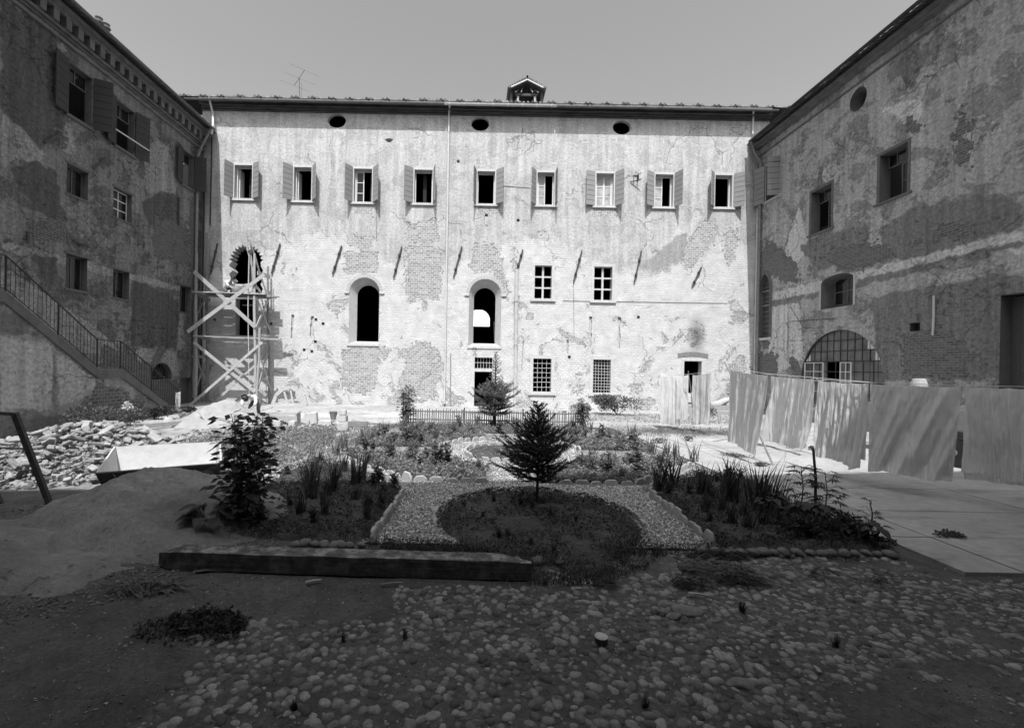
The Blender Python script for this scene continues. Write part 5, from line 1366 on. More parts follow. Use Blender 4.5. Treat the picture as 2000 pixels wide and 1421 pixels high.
pole(500, 560, Yo, 476, 450, Yo + .2, .05); pole(486, 468, Yo + .1, 520, 570, Yi - .2, .05); pole(487, 470, Yo, 498, 600, Yo + .1, .04)
sb(379, 530, Yo - .08, 499, 639, Yo - .08, .2, .035, 'brace'); sb(366, 648, Yo - .13, 516, 536, Yo - .13, .2, .035, 'brace')
sb(378, 668, Yo - .08, 498, 765, Yo - .08, .16, .035, 'brace'); sb(370, 792, Yo - .13, 512, 668, Yo - .13, .14, .035, 'brace')
sb(404, 672, Yi - .05, 520, 772, Yi - .05, .16, .035, 'brace'); sb(420, 784, Yi - .1, 524, 690, Yi - .1, .14, .035, 'brace')
sb(500, 640, Yo, 526, 580, Yi, .14, .04, 'brace', up=(1, 0, 0)); sb(501, 580, Yo, 528, 648, Yi, .08, .04, 'brace', up=(1, 0, 0))
sb(504, 760, Yo, 524, 675, Yi, .09, .04, 'brace', up=(1, 0, 0)); sb(500, 668, Yo, 530, 765, Yi, .07, .04, 'brace', up=(1, 0, 0))
sb(382, 620, Yo, 402, 578, Yi, .1, .04, 'brace', 'woodm', up=(1, 0, 0)); sb(382, 690, Yo, 404, 760, Yi, .1, .04, 'brace', 'woodm', up=(1, 0, 0)); sb(382, 760, Yo, 404, 700, Yi, .1, .04, 'brace', 'woodm', up=(1, 0, 0))
sb(382, 572, Yo, 410, 586, Yi, .2, .06, 'ledger', 'woodm', up=(1, 0, 0)); sb(500, 582, Yo, 528, 572, Yi, .2, .06, 'ledger', up=(1, 0, 0)); sb(503, 533, Yo, 527, 541, Yi, .22, .05, 'ledger', up=(1, 0, 0))
sb(382, 655, Yo, 408, 664, Yi, .14, .06, 'ledger', 'woodm', up=(1, 0, 0)); sb(500, 662, Yo, 528, 655, Yi, .14, .06, 'ledger', up=(1, 0, 0)); sb(376, 695, Yo, 402, 697, Yi, .14, .05, 'ledger', 'woodm', up=(1, 0, 0))
zU = P(450, 571, Yo).z; zL = P(450, 658, Yo).z; xa, xb = P(384, 571, Yo).x - .1, P(512, 571, Yo).x + .15
random.seed(9)
for k in range(6):
    y = Yo - .02 + k*.27; e = rnd(-.15, .35); m = MB(); m.bar((xa - rnd(0, .2), y, zU + rnd(-.01, .02)), (xb + e, y + rnd(-.03, .03), zU - .06 + rnd(-.01, .02)), .23, .05); m.build('plank', M['wood'], sf)
m = MB(); m.bar((xb - 2.6, Yo - .05, zU - .13), (xb + .75, Yo + .1, zU - .17), .09, .05); m.build('plank', M['woodm'], sf)
m = MB(); m.tube([(xb - 3.3, Yo + .12, zU - .15), (xb + .3, Yo + .1, zU - .2)], .1, 8); m.build('pole', M['woodm'], sf)
for k in range(2):
    y = Yo + .02 + k*.75; m = MB(); m.bar((xa, y, zL + .03), (xb + (.9 if k == 0 else .45), y + .05, zL - .06), .24, .05); m.build('plank', M['wood'], sf)
m = MB()
for dx in (0, .09): m.tube([P(486.5, 480, Yo - .02) + Vector((dx*.3, 0, 0)), P(484, 600, Yo - .05) + Vector((dx*.2, 0, 0)), P(487, 790, Yo - .1)], .014, 5)
m.build('rope', M['rope'], sf)
m = MB(); c = P(489, 492, Yo); m.tube([c + Vector((0, -.05, 0)), c + Vector((0, .05, 0))], .12, 12); m.tube([c, c + Vector((0, 0, .3))], .02, 5); m.build('pulley', M['rust'], sf)
# blocks and a short centring on the upper deck
cz = zU + .05
o = thing('arch_centring', 'small plank arch former standing on the upper scaffold deck', 'arch former', (P(487, 560, 25.3).x, 25.3, cz)); m = MB()
for k in range(8):
    t0, t1 = math.pi*k/8, math.pi*(k+1)/8; m.bar((.62*math.cos(t0), 0, .55*math.sin(t0)), (.62*math.cos(t1), 0, .55*math.sin(t1)), .12, .05, (0, 1, 0))
m.bar((-.62, 0, .05), (.62, 0, .05), .1, .05, (0, 1, 0)); m.bar((0, 0, .05), (-.35, 0, .45), .08, .05, (0, 1, 0)); m.bar((0, 0, .05), (.35, 0, .45), .08, .05, (0, 1, 0)); m.build('rib', M['wood'], o)
o = thing('stone_block', 'pale dressed stone block behind the arch former on the upper deck', 'stone', (P(478, 550, 25.8).x, 25.8, cz)); m = MB(); m.box((-.5, -.1, 0), (.5, .15, .62)); mo = m.build('block', M['stone'], o)
m = MB(); m.bar((-.38, 0, 0), (.38, .05, .02), .14, .05); o = m.build('wooden_plank', M['wood']); o.location = (P(487, 597, 26.2).x, 26.2, P(487, 596, 26.2).z); tag(o, 'short plank laid across the doorway below the upper scaffold deck', 'plank')

# arch former leaning on the wall, bench of planks, tub, stones
o = thing('arch_centring', 'wide timber arch former leaning against the sunny wall by the scaffold', 'arch former', P(565, 812, 25.7)); m = MB(); o.location.z = -.02; rr = .95
pts = [(rr*1.0*math.cos(R_(t)), 0, 1.0*math.sin(R_(t))) for t in (0, 32, 62, 90, 118, 148, 180)]
for a, b in zip(pts[:-1], pts[1:]): m.bar(a, b, .2, .12, (0, 1, 0))
m.bar((-.95, 0, .05), (.95, 0, .05), .12, .06, (0, 1, 0)); m.bar((-.1, 0, .05), (-.4, 0, .85), .1, .05, (0, 1, 0)); m.bar((.2, 0, .05), (.0, 0, .9), .1, .05, (0, 1, 0))
m.build('rib', M['wood'], o); o.rotation_euler = (-.12, 0, 0)
bn = thing('plank_bench', 'low bench of two long boards on blocks in front of the scaffold', 'bench', (P(548, 830, 17.3).x, 17.3, 0)); zt_ = P(548, 806, 17.3).z
m = MB(); m.bar((-.68, 0, zt_), (.68, 0, zt_), .26, .05); m.bar((-.7, .28, zt_ + .01), (.62, .3, zt_ + .01), .24, .05); m.build('seat', M['wood'], bn)
m = MB(); m.bar((-.7, -.16, zt_ - .2), (.7, -.16, zt_ - .2), .03, .22, (0, 0, 1)); m.build('apron', M['wood'], bn)
for x in (-.62, .62):
    m = MB(); m.box((x - .04, -.14, 0), (x + .04, .3, zt_ - .03)); m.build('leg', M['wood'], bn)
def block(name, px, py, Y, sx, sy, sz, rz, label, cat='stone', tilt=0, mat='stone', z=None):
    bm = bmesh.new(); bmesh.ops.create_cube(bm, size=1)
    for v in bm.verts: v.co = Vector((v.co.x*sx*rnd(.92, 1.05), v.co.y*sy*rnd(.92, 1.05), v.co.z*sz*rnd(.94, 1.05)))
    bmesh.ops.bevel(bm, geom=bm.edges[:], offset=.02, segments=2, affect='EDGES'); me = bpy.data.meshes.new(name); bm.to_mesh(me); bm.free(); me.materials.append(M[mat])
    o = bpy.data.objects.new(name, me); COL.objects.link(o); q = P(px, py, Y); o.location = (q.x, Y, (sz/2 if z is None else z)); o.rotation_euler = (0, tilt, rz); return tag(o, label, cat)
block('stone_block', 600, 828, 17.6, .28, .3, .42, .2, 'squat pale stone block tilted to the left beside the bench', tilt=.35); block('stone_block', 613, 828, 17.6, .26, .3, .46, .1, 'upright pale stone block right of the tilted one', tilt=-.1)
block('stone_block', 635, 832, 17.2, .5, .3, .2, .1, 'flat pale stone slab between the block pair and the tub')
block('stone_block', 668, 846, 16.1, .4, .4, .3, .3, 'lowest block of the stacked stones at the garden corner'); block('stone_block', 669, 838, 16.2, .32, .3, .22, .0, 'middle block of the stacked stones at the garden corner', z=.42); block('stone_block', 669, 826, 16.2, .24, .24, .2, .1, 'topmost block of the stacked stones at the garden corner', z=.63)
block('stone_block', 540, 835, 16.6, .3, .3, .25, .3, 'pale block lying under the left part of the bench'); block('stone_block', 572, 833, 16.9, .26, .3, .2, .0, 'pale block lying in front of the right leg of the bench')
block('stone_block', 695, 836, 17.0, .9, .2, .22, .15, 'long kerb stone coloured dark as shadow, right of the stacked stones', mat='woodm')  # shadow of a low wall put into the block as darker grey
tb = thing('mortar_tub', 'small tapered tub standing on the pale ground by the wall', 'tub', (P(651, 823, 18.6).x, 18.6, .05)); m = MB()
m.tube([(0, 0, 0), (0, 0, .34)], [.1, .17], 12, False); m.tube([(0, 0, .32), (0, 0, .35)], [.175, .175], 12, False); m.tube([(0, 0, .01), (0, 0, .02)], [.1, .1], 12); m.build('body', M['zincd'], tb)
# boards and a dark plank on the left yard
def boardobj(px0, py0, px1, py1, z0, z1, wd, th, name, mat, label, cat='board', up=(0, 0, 1)):
    a, b = G(px0, py0, z0), G(px1, py1, z1); m = MB(); c = (a+b)/2; m.bar(a - c, b - c, wd, th, up); o = m.build(name, M[mat]); o.location = c; return tag(o, label, cat)
boardobj(282, 832, 368, 824, .12, .12, .1, .16, 'timber_baulk', 'wood', 'pale squared timber lying at the foot of the stair'); boardobj(195, 858, 272, 846, .1, .12, .08, .22, 'dark_plank', 'woodd', 'dark plank on edge behind the brick heap')
boardobj(232, 864, 292, 852, .05, .05, .12, .03, 'thin_board', 'wood', 'thin pale board behind the brick heap'); boardobj(268, 840, 292, 868, .06, .04, .04, .03, 'thin_lath', 'woodd', 'thin dark lath lying across the rubble')
boardobj(388, 803, 408, 828, .55, .1, .07, .05, 'wooden_stake', 'wood', 'pale stick leaning on the far sand heap', 'stick')
boardobj(1395, 862, 1430, 855, .02, .02, .1, .03, 'thin_board', 'woodm', 'weathered board lying on the pavement left of the sheets')
flat_stone(400, 828, .45, .35, .3, .2, 'big pale boulder at the foot of the far sand heap', 11, 'lime'); flat_stone(328, 826, .3, .25, .22, .2, 'rounded pale stone behind the squared timber', 12, 'edge'); block('stone_block', 360, 822, 18.2, .3, .3, .28, .1, 'square pale block at the right end of the squared timber')
# kerb wall and slab fragments by the right doorway
o = thing('low_wall', 'low pale masonry kerb wall between the far door and the corner', 'low wall', (0, 0, 0)); m = MB(); a = P(1300, 790, 25.2); b = P(1478, 790, 25.2)
m.box((a.x, 24.9, -.1), (b.x, 25.6, .46)); m.box((a.x + 2.2, 24.5, -.1), (b.x - .3, 24.88, .2)); m.build('masonry', M['edge'], o)
block('stone_slab', 1410, 776, 25.2, .95, .4, .14, .2, 'broken slab tilted on top of the low wall', tilt=-.35, z=.68); block('stone_slab', 1395, 784, 25.1, .6, .4, .16, .1, 'flat slab fragment left on the low wall under the tilted one', z=.545); block('stone_slab', 1424, 781, 25.3, .5, .4, .2, -.2, 'short slab fragment right on the low wall', z=.565)
block('wooden_step', 1440, 758, 26.1, 1.1, .2, .1, .0, 'dark timber lying on the ledge at the far right corner', 'timber', mat='woodd', z=1.05)

# ============================================================ PLANTS
def inpoly(x, y, p):
    c = False; n = len(p)
    for i in range(n):
        x0, y0 = p[i]; x1, y1 = p[(i+1) % n]
        if (y0 > y) != (y1 > y) and x < x0 + (y-y0)*(x1-x0)/(y1-y0): c = not c
    return c
def rand_in(p, pad=0):
    xs = [q[0] for q in p]; ys = [q[1] for q in p]; cx, cy = sum(xs)/len(xs), sum(ys)/len(ys)
    while True:
        x, y = rnd(min(xs), max(xs)), rnd(min(ys), max(ys))
        if inpoly(cx + (x-cx)/(1-pad), cy + (y-cy)/(1-pad), p): return x, y
def cover(name, poly, n, size, hmax, mat, label, up=.5, grass=0.0, base=.06, pad=0.0):
    m = MB()
    for _ in range(n):
        x, y = rand_in(poly, pad); cl_ = mnoise.noise(Vector((x*1.7, y*1.7, 2))) + .5*mnoise.noise(Vector((x*5, y*5, 7)))
        if cl_ < -.28 and random.random() < .75: continue
        hm = hmax*max(.15, .55 + cl_)
        if random.random() < grass:
            m.blade((x, y, base - .03), (rnd(-.3, .3), rnd(-.3, .3), 1), (rnd(-1, 1), rnd(-1, 1), 0), rnd(.5, 1.3)*hm + .05, size*.16, (rnd(-.5, .5), rnd(-.5, .5), -.2)); continue
        z = base + rnd(0, 1)**1.3*hm
        m.leaf((x, y, z), rdir(-.3, .6), rdir(.2, 1), size*rnd(.6, 1.3), size*rnd(.35, .7))
    return tag(m.build(name, mat), label, 'ground cover', None, 'stuff')
random.seed(31)
cover('ground_cover', B_left, 9000, .05, .09, M['leafd'], 'dark low weeds covering the soil of the near left bed', grass=.25)
cover('ground_cover', B_right, 10000, .05, .09, M['leafd'], 'dark low weeds covering the soil of the near right bed', grass=.25)
cover('ground_cover', B_round, 9000, .045, .06, M['leafd'], 'dark low weeds covering the near round bed', grass=.3)
cover('ground_cover', [(-.7, 5.3), (.4, 4.9), (1.4, 4.95), (2.1, 5.4), (2.6, 5.9), (1.8, 6.0), (.2, 5.9), (-1.3, 5.95)], 5500, .04, .09, M['leafd'], 'dark grass growing between the beam and the round bed', grass=.7, base=0)
for (sx, sy), q in Q.items():
    cover('ground_cover', q, 7500, .07, .2, M['leafb'], 'sunlit low leaves filling the %s %s bed round the gravel ring' % ('near' if sy < 0 else 'far', 'left' if sx < 0 else 'right'), grass=.15)
cover('ground_cover', B_cent, 900, .05, .05, M['leafb'], 'sparse weeds on the little round centre bed')
cover('ground_cover', B_back, 8000, .06, .16, M['leafb'], 'sunlit low leaves along the foot of the picket fence')
cover('ground_cover', [(-4.3, 11.2), (-3.6, 10.9), (-3.4, 12), (-3.2, 15.6), (-2.8, 18), (-3.9, 17.5), (-4.6, 14), (-4.6, 12)], 3500, .06, .12, M['leafb'], 'sunlit grass along the left edge of the garden', grass=.5, base=0)
cover('ground_cover', [(-8.6, 13.0), (-7, 10.5), (-5, 9.3), (-4.3, 10.5), (-4.4, 14), (-5.0, 16.2), (-7.5, 15.9)], 11000, .08, .24, M['leafb'], 'sunlit weeds growing over the rubble left of the garden', grass=.3, base=0)
cover('ground_cover', [(4.6, 16.6), (7, 16.1), (11, 16.6), (13, 18), (9, 19.2), (5.5, 18.8)], 5000, .06, .1, M['leafb'], 'patchy grass on the pale ground beyond the pavement', grass=.7, base=-.01)
cover('ground_cover', [(4.5, 20.5), (9, 20), (14.5, 21), (15, 24), (9, 24), (5, 22.6)], 5000, .07, .12, M['leafb'], 'patchy grass before the right part of the sunny wall', grass=.7, base=-.01)
cover('ground_cover', circ(-2.42, 4.08, .36, .17), 1500, .05, .1, M['leafd'], 'dark weed tuft in the left foreground', grass=.35, base=-.01)
cover('ground_cover', circ(-2.5, 4.0, .5, .24), 900, .04, .05, M['leafd'], 'sparse dark weeds round the left foreground tuft', grass=.3, base=-.01)

cover('ground_cover', [(-1.4, 5.75), (3.4, 5.8), (3.5, 6.15), (2.6, 6.12), (-.6, 6.12), (-1.4, 6.1)], 3200, .04, .08, M['leafd'], 'dark grass overgrowing the near end of the gravel path', grass=.6, base=0)
def instance_me(me, name, loc, rz, s, label, cat, group=None, sz=None):
    o = bpy.data.objects.new(name, me); COL.objects.link(o); o.location = loc; o.rotation_euler = (0, 0, rz); o.scale = (s, s, sz or s); return tag(o, label, cat, group)
def me_of(m, name, mat):
    me = bpy.data.meshes.new(name); me.from_pydata(m.v, [], m.f); me.materials.append(mat); me.update(); return me
def iris_me(k, mat, n=22, h=.55, spread=.1):
    m = MB(); random.seed(100+k)
    for _ in range(n):
        a = rnd(0, 6.28); p = (rnd(-spread, spread), rnd(-spread*.6, spread*.6), -.02); t = rnd(.02, .3)
        m.blade(p, (math.cos(a)*t, math.sin(a)*t, 1), (math.cos(a+1.3), math.sin(a+1.3), 0), h*rnd(.45, 1.05), rnd(.018, .032), (math.cos(a)*rnd(0, .35), math.sin(a)*rnd(0, .35), 0))
    return me_of(m, 'iris_clump', mat)
ID = [iris_me(k, M['leafd'], 26, .62) for k in range(4)]; IL = [iris_me(k+9, M['leaf'], 20, .62) for k in range(4)]
random.seed(41)
def irises(pts, protos, label, group, s=1.0, z=.04, n_per=1):
    for px_, py_ in pts: 
        for _ in range(n_per): instance_me(random.choice(protos), 'iris_clump', (px_ + rnd(-.1, .1), py_ + rnd(-.1, .1), z), rnd(0, 6), s*rnd(.8, 1.12), label, 'iris', group)
irises([(-2.95, 8.0), (-2.6, 8.25), (-2.85, 7.6), (-2.4, 8.7), (-2.7, 9.0), (-3.05, 8.6), (-2.2, 8.9), (-3.3, 9.3), (-2.9, 9.6)], ID, 'tall dark iris clump in the back part of the near left bed', 'irises of the near left bed', 1.15)
irises([(-2.45, 7.3), (-2.2, 6.95), (-1.75, 7.2), (-2.75, 6.9), (-1.7, 6.7), (-2.6, 7.9), (-2.0, 7.7)], ID, 'lower dark iris clump in the middle of the near left bed', 'irises in the middle of the near left bed', .72)
irises([(3.75, 8.75), (4.0, 8.95), (4.25, 8.4), (4.45, 8.6), (4.75, 8.3), (4.95, 8.05), (5.2, 7.9), (5.05, 8.7), (5.35, 7.7), (4.6, 7.9), (4.9, 7.5)], ID, 'tall dark iris clump along the back of the near right bed', 'irises of the near right bed', 1.3)
irises([(3.95, 6.85), (4.2, 6.7), (4.5, 6.9), (4.75, 6.7), (5.0, 6.95), (4.35, 7.2), (5.2, 7.1), (4.1, 7.4), (4.9, 6.4), (3.8, 7.3)], ID, 'dark iris clump in the middle of the near right bed', 'irises in the middle of the near right bed', .8)
irises([(-3.5, 12.2), (-3.3, 12.5), (-3.35, 13.2), (-3.1, 13.7), (-2.95, 14.6), (-3.0, 15.4), (-2.75, 16.2), (-2.6, 16.8), (-3.6, 11.7)], IL, 'sunlit iris clump on the left border of the garden', 'irises on the left border', .95)
irises([(5.0, 12.7), (5.3, 12.4), (5.55, 12.1), (5.2, 14.6), (5.4, 15.2), (4.8, 15.0), (4.4, 16.6), (4.1, 17.0), (3.8, 17.2), (5.7, 11.6)], IL, 'sunlit iris clump on the right border of the garden', 'irises on the right border', .95)
# small leafy plants
def plant_me(k, mat, h, r, n, L, style=0):
    m = MB(); random.seed(200+k); ns = 7
    for s in range(ns):
        a = rnd(0, 6.28); t = rnd(.0, .6); top = Vector((math.cos(a)*r*t, math.sin(a)*r*t, h*rnd(.6, 1))); b = Vector((rnd(-.03, .03), rnd(-.03, .03), -.02))
        m.tube([b, b.lerp(top, .5) + Vector((0, 0, .03)), top], [.008, .006, .003], 4, False)
        for j in range(n // ns):
            q = b.lerp(top, rnd(.2, 1.02)); dd = Vector((rnd(-1, 1), rnd(-1, 1), rnd(-.3, .8))).normalized(); m.leaf(q, dd, rdir(.2, 1), L*rnd(.6, 1.2), L*(.22 if style else .5)*rnd(.7, 1.2))
    return me_of(m, 'garden_plant', mat)
PL = [plant_me(k, M['leaf'], .42, .25, 110, .11, k % 2) for k in range(4)]; PF = [plant_me(k+10, M['leafb'], .3, .3, 140, .09, k % 2) for k in range(3)]; PD = [plant_me(k+20, M['leafd'], .34, .2, 100, .13, 1) for k in range(3)]
random.seed(52)
def plants(poly, n, protos, label, group, s=1.0, pad=.12):
    for _ in range(n):
        x, y = rand_in(poly, pad); instance_me(random.choice(protos), 'garden_plant', (x, y, .05), rnd(0, 6), s*rnd(.6, 1.15), label, 'plant', group)
for (sx, sy), q in Q.items():
    lb = '%s %s' % ('near' if sy < 0 else 'far', 'left' if sx < 0 else 'right')
    plants(q, 22, PL + PF, 'leafy knee-high plant in the sunlit %s bed round the gravel ring' % lb, 'plants in the %s bed' % lb, 1.15)
plants(B_back, 26, PL + PF, 'leafy plant in the strip before the picket fence', 'plants before the fence', .95)
plants(B_left, 10, PD, 'dark bushy plant in the near left bed', 'dark plants in the near left bed', .8); plants(B_right, 14, PD, 'dark bushy plant in the near right bed', 'dark plants in the near right bed', .8)
plants(B_round, 16, PD, 'small dark weed in the near round bed', 'weeds in the near round bed', .42)
plants(B_cent, 4, PF, 'small plant on the round centre bed', 'plants on the centre bed', .6)
for x, y, s, k in ((-1.9, 8.85, 1.15, 0), (-1.55, 8.6, .9, 1)):
    instance_me(PD[k], 'garden_plant', (x, y, .05), 1, s, ('taller' if k == 0 else 'shorter') + ' feathery dark plant at the back tip of the near left bed', 'plant')
for k, (x, y, s) in enumerate(((-1.45, 15.1, .8), (-.7, 15.1, .85), (-.05, 15.1, .75), (-2.1, 14.8, .8))): instance_me(PL[k % 4], 'garden_plant', (x, y, .05), k, s, 'round little bush in the row before the white stones', 'plant', 'round bushes before the white stones')
# tall leafy plant tied to a stake, front left
def tallplant(name, loc, h, w_, nst, nleaf, L, mat, label, cat, stake=True, seed=0, lean=0, taper=.75, smat='bark'):
    random.seed(seed); t = thing(name, label, cat, loc); m = MB(); lf = MB()
    for s in range(nst):
        a = rnd(0, 6.28); b = Vector((rnd(-.1, .1), rnd(-.08, .08), 0)); hs = h*rnd(.72, 1.0); pts = [b + Vector((math.sin(k*1.1+s)*.03 + math.cos(a)*w_*.28*k/6, math.sin(a)*w_*.25*k/6 + math.cos(k+s)*.02, hs*k/6)) for k in range(7)]
        m.tube(pts, [.013 - .0015*k for k in range(7)], 5, False)
        for j in range(nleaf // nst):
            u = rnd(.06, 1)**.85; q = pts[min(5, int(u*6))].lerp(pts[min(6, int(u*6)+1)], u*6 % 1); a2 = rnd(0, 6.28); out = Vector((math.cos(a2), math.sin(a2), rnd(-.2, .5))); R = w_*.5*rnd(.1, 1)*(1 - taper*max(0, u-.55))
            e = q + out*R; m.tube([q, e], .003, 3, False); lf.leaf(e, (out + Vector((0, 0, -.7*random.random()))).normalized(), Vector((rnd(-.5, .5), rnd(-1, .2), 1)), L*rnd(.6, 1.25), L*rnd(.45, .75), .1)
    m.build('stem', M[smat], t); lf.build('leaves', mat, t)
    if stake: m = MB(); m.tube([(-.17, .05, -.05), (-.15, .05, h*.8)], .018, 6); m.build('stake', M['woodm'], t)
    return t
tallplant('climbing_plant', Vector((-3.2, 6.35, 0)), 1.74, .66, 10, 760, .135, M['leafd'], 'tall dark climbing plant with oval leaves tied to a stake at the front left', 'climbing plant', seed=3)
# extra lower bulk
tallplant('climbing_plant', (-2.78, 18.1, 0), 1.75, .5, 7, 420, .15, M['leaf'], 'tall leafy climber at the left end of the picket fence', 'climbing plant', seed=4, smat='bark')
tallplant('climbing_plant', (4.35, 18.1, 0), 1.25, .45, 6, 300, .14, M['leaf'], 'leafy climber at the right end of the picket fence', 'climbing plant', seed=5)
def hosta(loc, n, L, label, seed, mat='leafd'):
    random.seed(seed); t = thing('broad_leaf_plant', label, 'plant', loc)
    for k in range(n):
        a = 6.28*k/n + rnd(-.3, .3); hgt = rnd(.12, .42)*L/.24; r = rnd(.1, .3)*L/.24; p0 = Vector((0, 0, 0)); p1 = Vector((math.cos(a)*r*.6, math.sin(a)*r*.6, hgt)); m = MB()
        m.tube([p0, p1], .006, 4, False); n0 = len(m.v); d = Vector((math.cos(a), math.sin(a), rnd(-.5, .4))).normalized(); s = d.cross(Vector((0, 0, 1))).normalized(); u = s.cross(d)
        K = 7; ctr = []; Lk = L*rnd(.75, 1.15)
        for i in range(K+1):
            tt = i/K; c = p1 + d*Lk*tt - Vector((0, 0, .35*Lk*tt*tt)); ww = Lk*.36*math.sin(math.pi*min(.02+tt**.75, 1))**.8
            m.v += [tuple(c - s*ww + u*ww*.25), tuple(c), tuple(c + s*ww + u*ww*.25)]
        for i in range(K):
            b = n0 + 3*i; m.f += [(b, b+1, b+4, b+3), (b+1, b+2, b+5, b+4)]
        m.build('leaf', M[mat], t, True)
    return t
hosta((-3.62, 6.1, 0), 15, .26, 'low broad-leaved plant at the foot of the tall climber', 1)
# bushes along the stair base, by the walls
def bush(name, loc, rx, ry, h, n, L, mat, label, seed, stems=True, cat='shrub', flat=.5):
    random.seed(seed); t = thing(name, label, cat, loc); lf = MB(); m = MB()
    lob = [(rnd(-.6, .6)*rx, rnd(-.6, .6)*ry, rnd(.35, .75)*h, rnd(.3, .55)) for _ in range(7)]
    for _ in range(n):
        c = random.choice(lob); d = rdir(-.6, 1); r = rnd(.5, 1.05)*c[3]; p = Vector((c[0] + d.x*r*rx, c[1] + d.y*r*ry, max(.02, c[2] + d.z*r*h*.8)))
        lf.leaf(p, (d + rdir()*.8).normalized(), rdir(.2, 1), L*rnd(.6, 1.3), L*rnd(.35, .6))
    for k in range(9):
        c = random.choice(lob); m.tube([(rnd(-.05, .05), rnd(-.05, .05), -.02), (c[0]*.5, c[1]*.5, c[2]*.5), (c[0], c[1], c[2])], [.015, .01, .005], 4, False)
    m.build('stem', M['bark'], t); lf.build('leaves', mat, t); return t
bush('shrub', (7.55, 23.6, 0), 1.45, .7, 1.0, 2600, .12, M['leaf'], 'wide low shrub at the foot of the sunny wall left of the far sheets', 1)
bush('shrub', (5.6, 23.9, 0), .7, .5, .45, 700, .1, M['leafb'], 'small shrub left of the wide shrub by the sunny wall', 2)
bush('shrub', (9.5, 21.5, 0), .5, .4, .5, 600, .1, M['leaf'], 'small bush between the two far sheets', 3); bush('shrub', (11.0, 21.3, 0), .45, .4, .7, 700, .1, M['leaf'], 'upright small bush right of the two far sheets', 4)
for k, (px, py, Y, rx, h, L, mt, lb) in enumerate(((175, 830, 14.6, .8, .8, .1, 'leaf', 'dark bush behind the brick heap under the stair wall'), (215, 828, 15.8, .6, .7, .1, 'leaf', 'bush in the middle of the row under the stair wall'), (252, 832, 16.4, .55, .55, .1, 'leaf', 'low bush under the lower stair flight'), (305, 822, 18.2, .7, .5, .13, 'leafd', 'dark low bush near the foot of the stair'), (150, 835, 14.0, .7, .5, .1, 'leaf', 'leftmost low bush under the stair wall'), (365, 812, 19.6, .4, .35, .1, 'leafd', 'small bush at the very foot of the stair'))):
    q = P(px, py, Y); bush('shrub', (q.x, Y, 0), rx, .45, h, 700, L, M[mt], lb, 20 + k)
q = P(245, 812, 17.0); bush('flowering_plant', (q.x, 17.0, .25), .28, .2, .5, 160, .1, M['flower'], 'white-flowering plant under the lower stair flight', 33, cat='flowers')
irises([(P(190, 830, 14.4).x, 14.4), (P(200, 832, 14.8).x, 14.8), (P(182, 832, 14.1).x, 14.1)], IL, 'spiky leaved clump before the bushes under the stair wall', 'spiky clumps under the stair wall', 1.0)
q = P(352, 822, 18.0); hosta((q.x, 18.0, .1), 9, .22, 'broad-leaved plant beside the square block near the stair foot', 9, 'leaf')
for k, (px, py, r, h, lb) in enumerate(((1290, 866, .3, .16, 'weed tuft on the edge of the pavement nearest the irises'), (1345, 862, .35, .16, 'weed tuft on the pavement edge before the far sheets'), (1555, 876, .3, .14, 'weed tuft on the pavement under the second large sheet'), (1590, 880, .16, .1, 'small weed tuft right of the tuft under the sheets'), (1490, 912, .16, .08, 'small weed tuft on the pavement by the prop pole'), (1440, 893, .5, .06, 'flat dry weeds on the pavement joint'), (1855, 1050, .22, .04, 'thin weeds in the pavement crack at the right'))):
    g_ = G(px, py); bush('weed_tuft', (g_.x, g_.y, .02), r, r*.6, h, 260, .05, M['leaf'], lb, 60 + k, cat='weed')
for k, (px, py, s, lb) in enumerate(((1260, 1375, .4, 'spiky weed among the cobbles below the tin'), (575, 1380, .4, 'thin grass tuft at the bottom of the left cobbles'), (672, 1248, .4, 'short grass tuft left of the middle cobbles'), (790, 1243, .7, 'leafy weed among the cobbles below the beam'), (1632, 1258, .5, 'small dark weed on the right cobbles'), (1450, 1190, .6, 'bushy weed right of the pale flat stones'), (1395, 1430-50, .0, ''))):
    if not lb: continue
    g_ = G(px, py); instance_me((iris_me(70+k, M['leafd'], 24, .22, .05) if k != 3 else PD[1]), 'weed_tuft', (g_.x, g_.y, -.01), 0, s*(1 if k != 3 else .4), lb, 'weed')
# right foreground: stake, palmate plant, sprawling squash
q = G(1597, 985); sk = Vector((q.x, 7.9, 0)); m = MB(); a_ = P(1592, 990, 7.9); b_ = P(1588, 878, 7.9); m.tube([a_ + Vector((0, 0, -.5)), a_.lerp(b_, .5) + Vector((.03, 0, 0)), b_ + Vector((0, 0, .03))], [.025, .022, .02], 7)
tag(m.build('garden_stake', M['woodd']), 'dark wooden stake standing in the near right bed', 'stake')
def palmate(loc, h, n, L, label, seed):
    random.seed(seed); t = thing('palmate_plant', label, 'plant', loc); m = MB(); lf = MB(); m.tube([(0, 0, 0), (.03, 0, h*.5), (0, .02, h)], [.012, .009, .005], 5, False)
    for k in range(n):
        z = h*rnd(.2, 1.03); a = rnd(0, 6.28); r = L*1.2*rnd(.6, 1.2)*(1.25 - z/h*.6); e = Vector((math.cos(a)*r, math.sin(a)*r, z + .03)); m.tube([(0, 0, z - .05), e], .004, 3, False)
        for j in range(6):
            b = a + (j - 2.5)*.45; lf.leaf(e, (math.cos(b), math.sin(b), -.35), (0, 0, 1), L*rnd(.8, 1.1), L*.17, .1)
    m.build('stem', M['bark'], t); lf.build('leaves', M['leafd'], t); return t
palmate((P(1565, 960, 7.85).x, 7.85, 0), .75, 34, .17, 'dark plant with finger-like leaves left of the garden stake', 1); palmate((P(1612, 960, 7.75).x, 7.75, 0), .68, 26, .17, 'dark plant with finger-like leaves right of the garden stake', 2)
palmate((P(1700, 1020, 6.9).x, 6.9, 0), .45, 10, .1, 'thin straggly shoot above the squash plants at the pavement', 3)
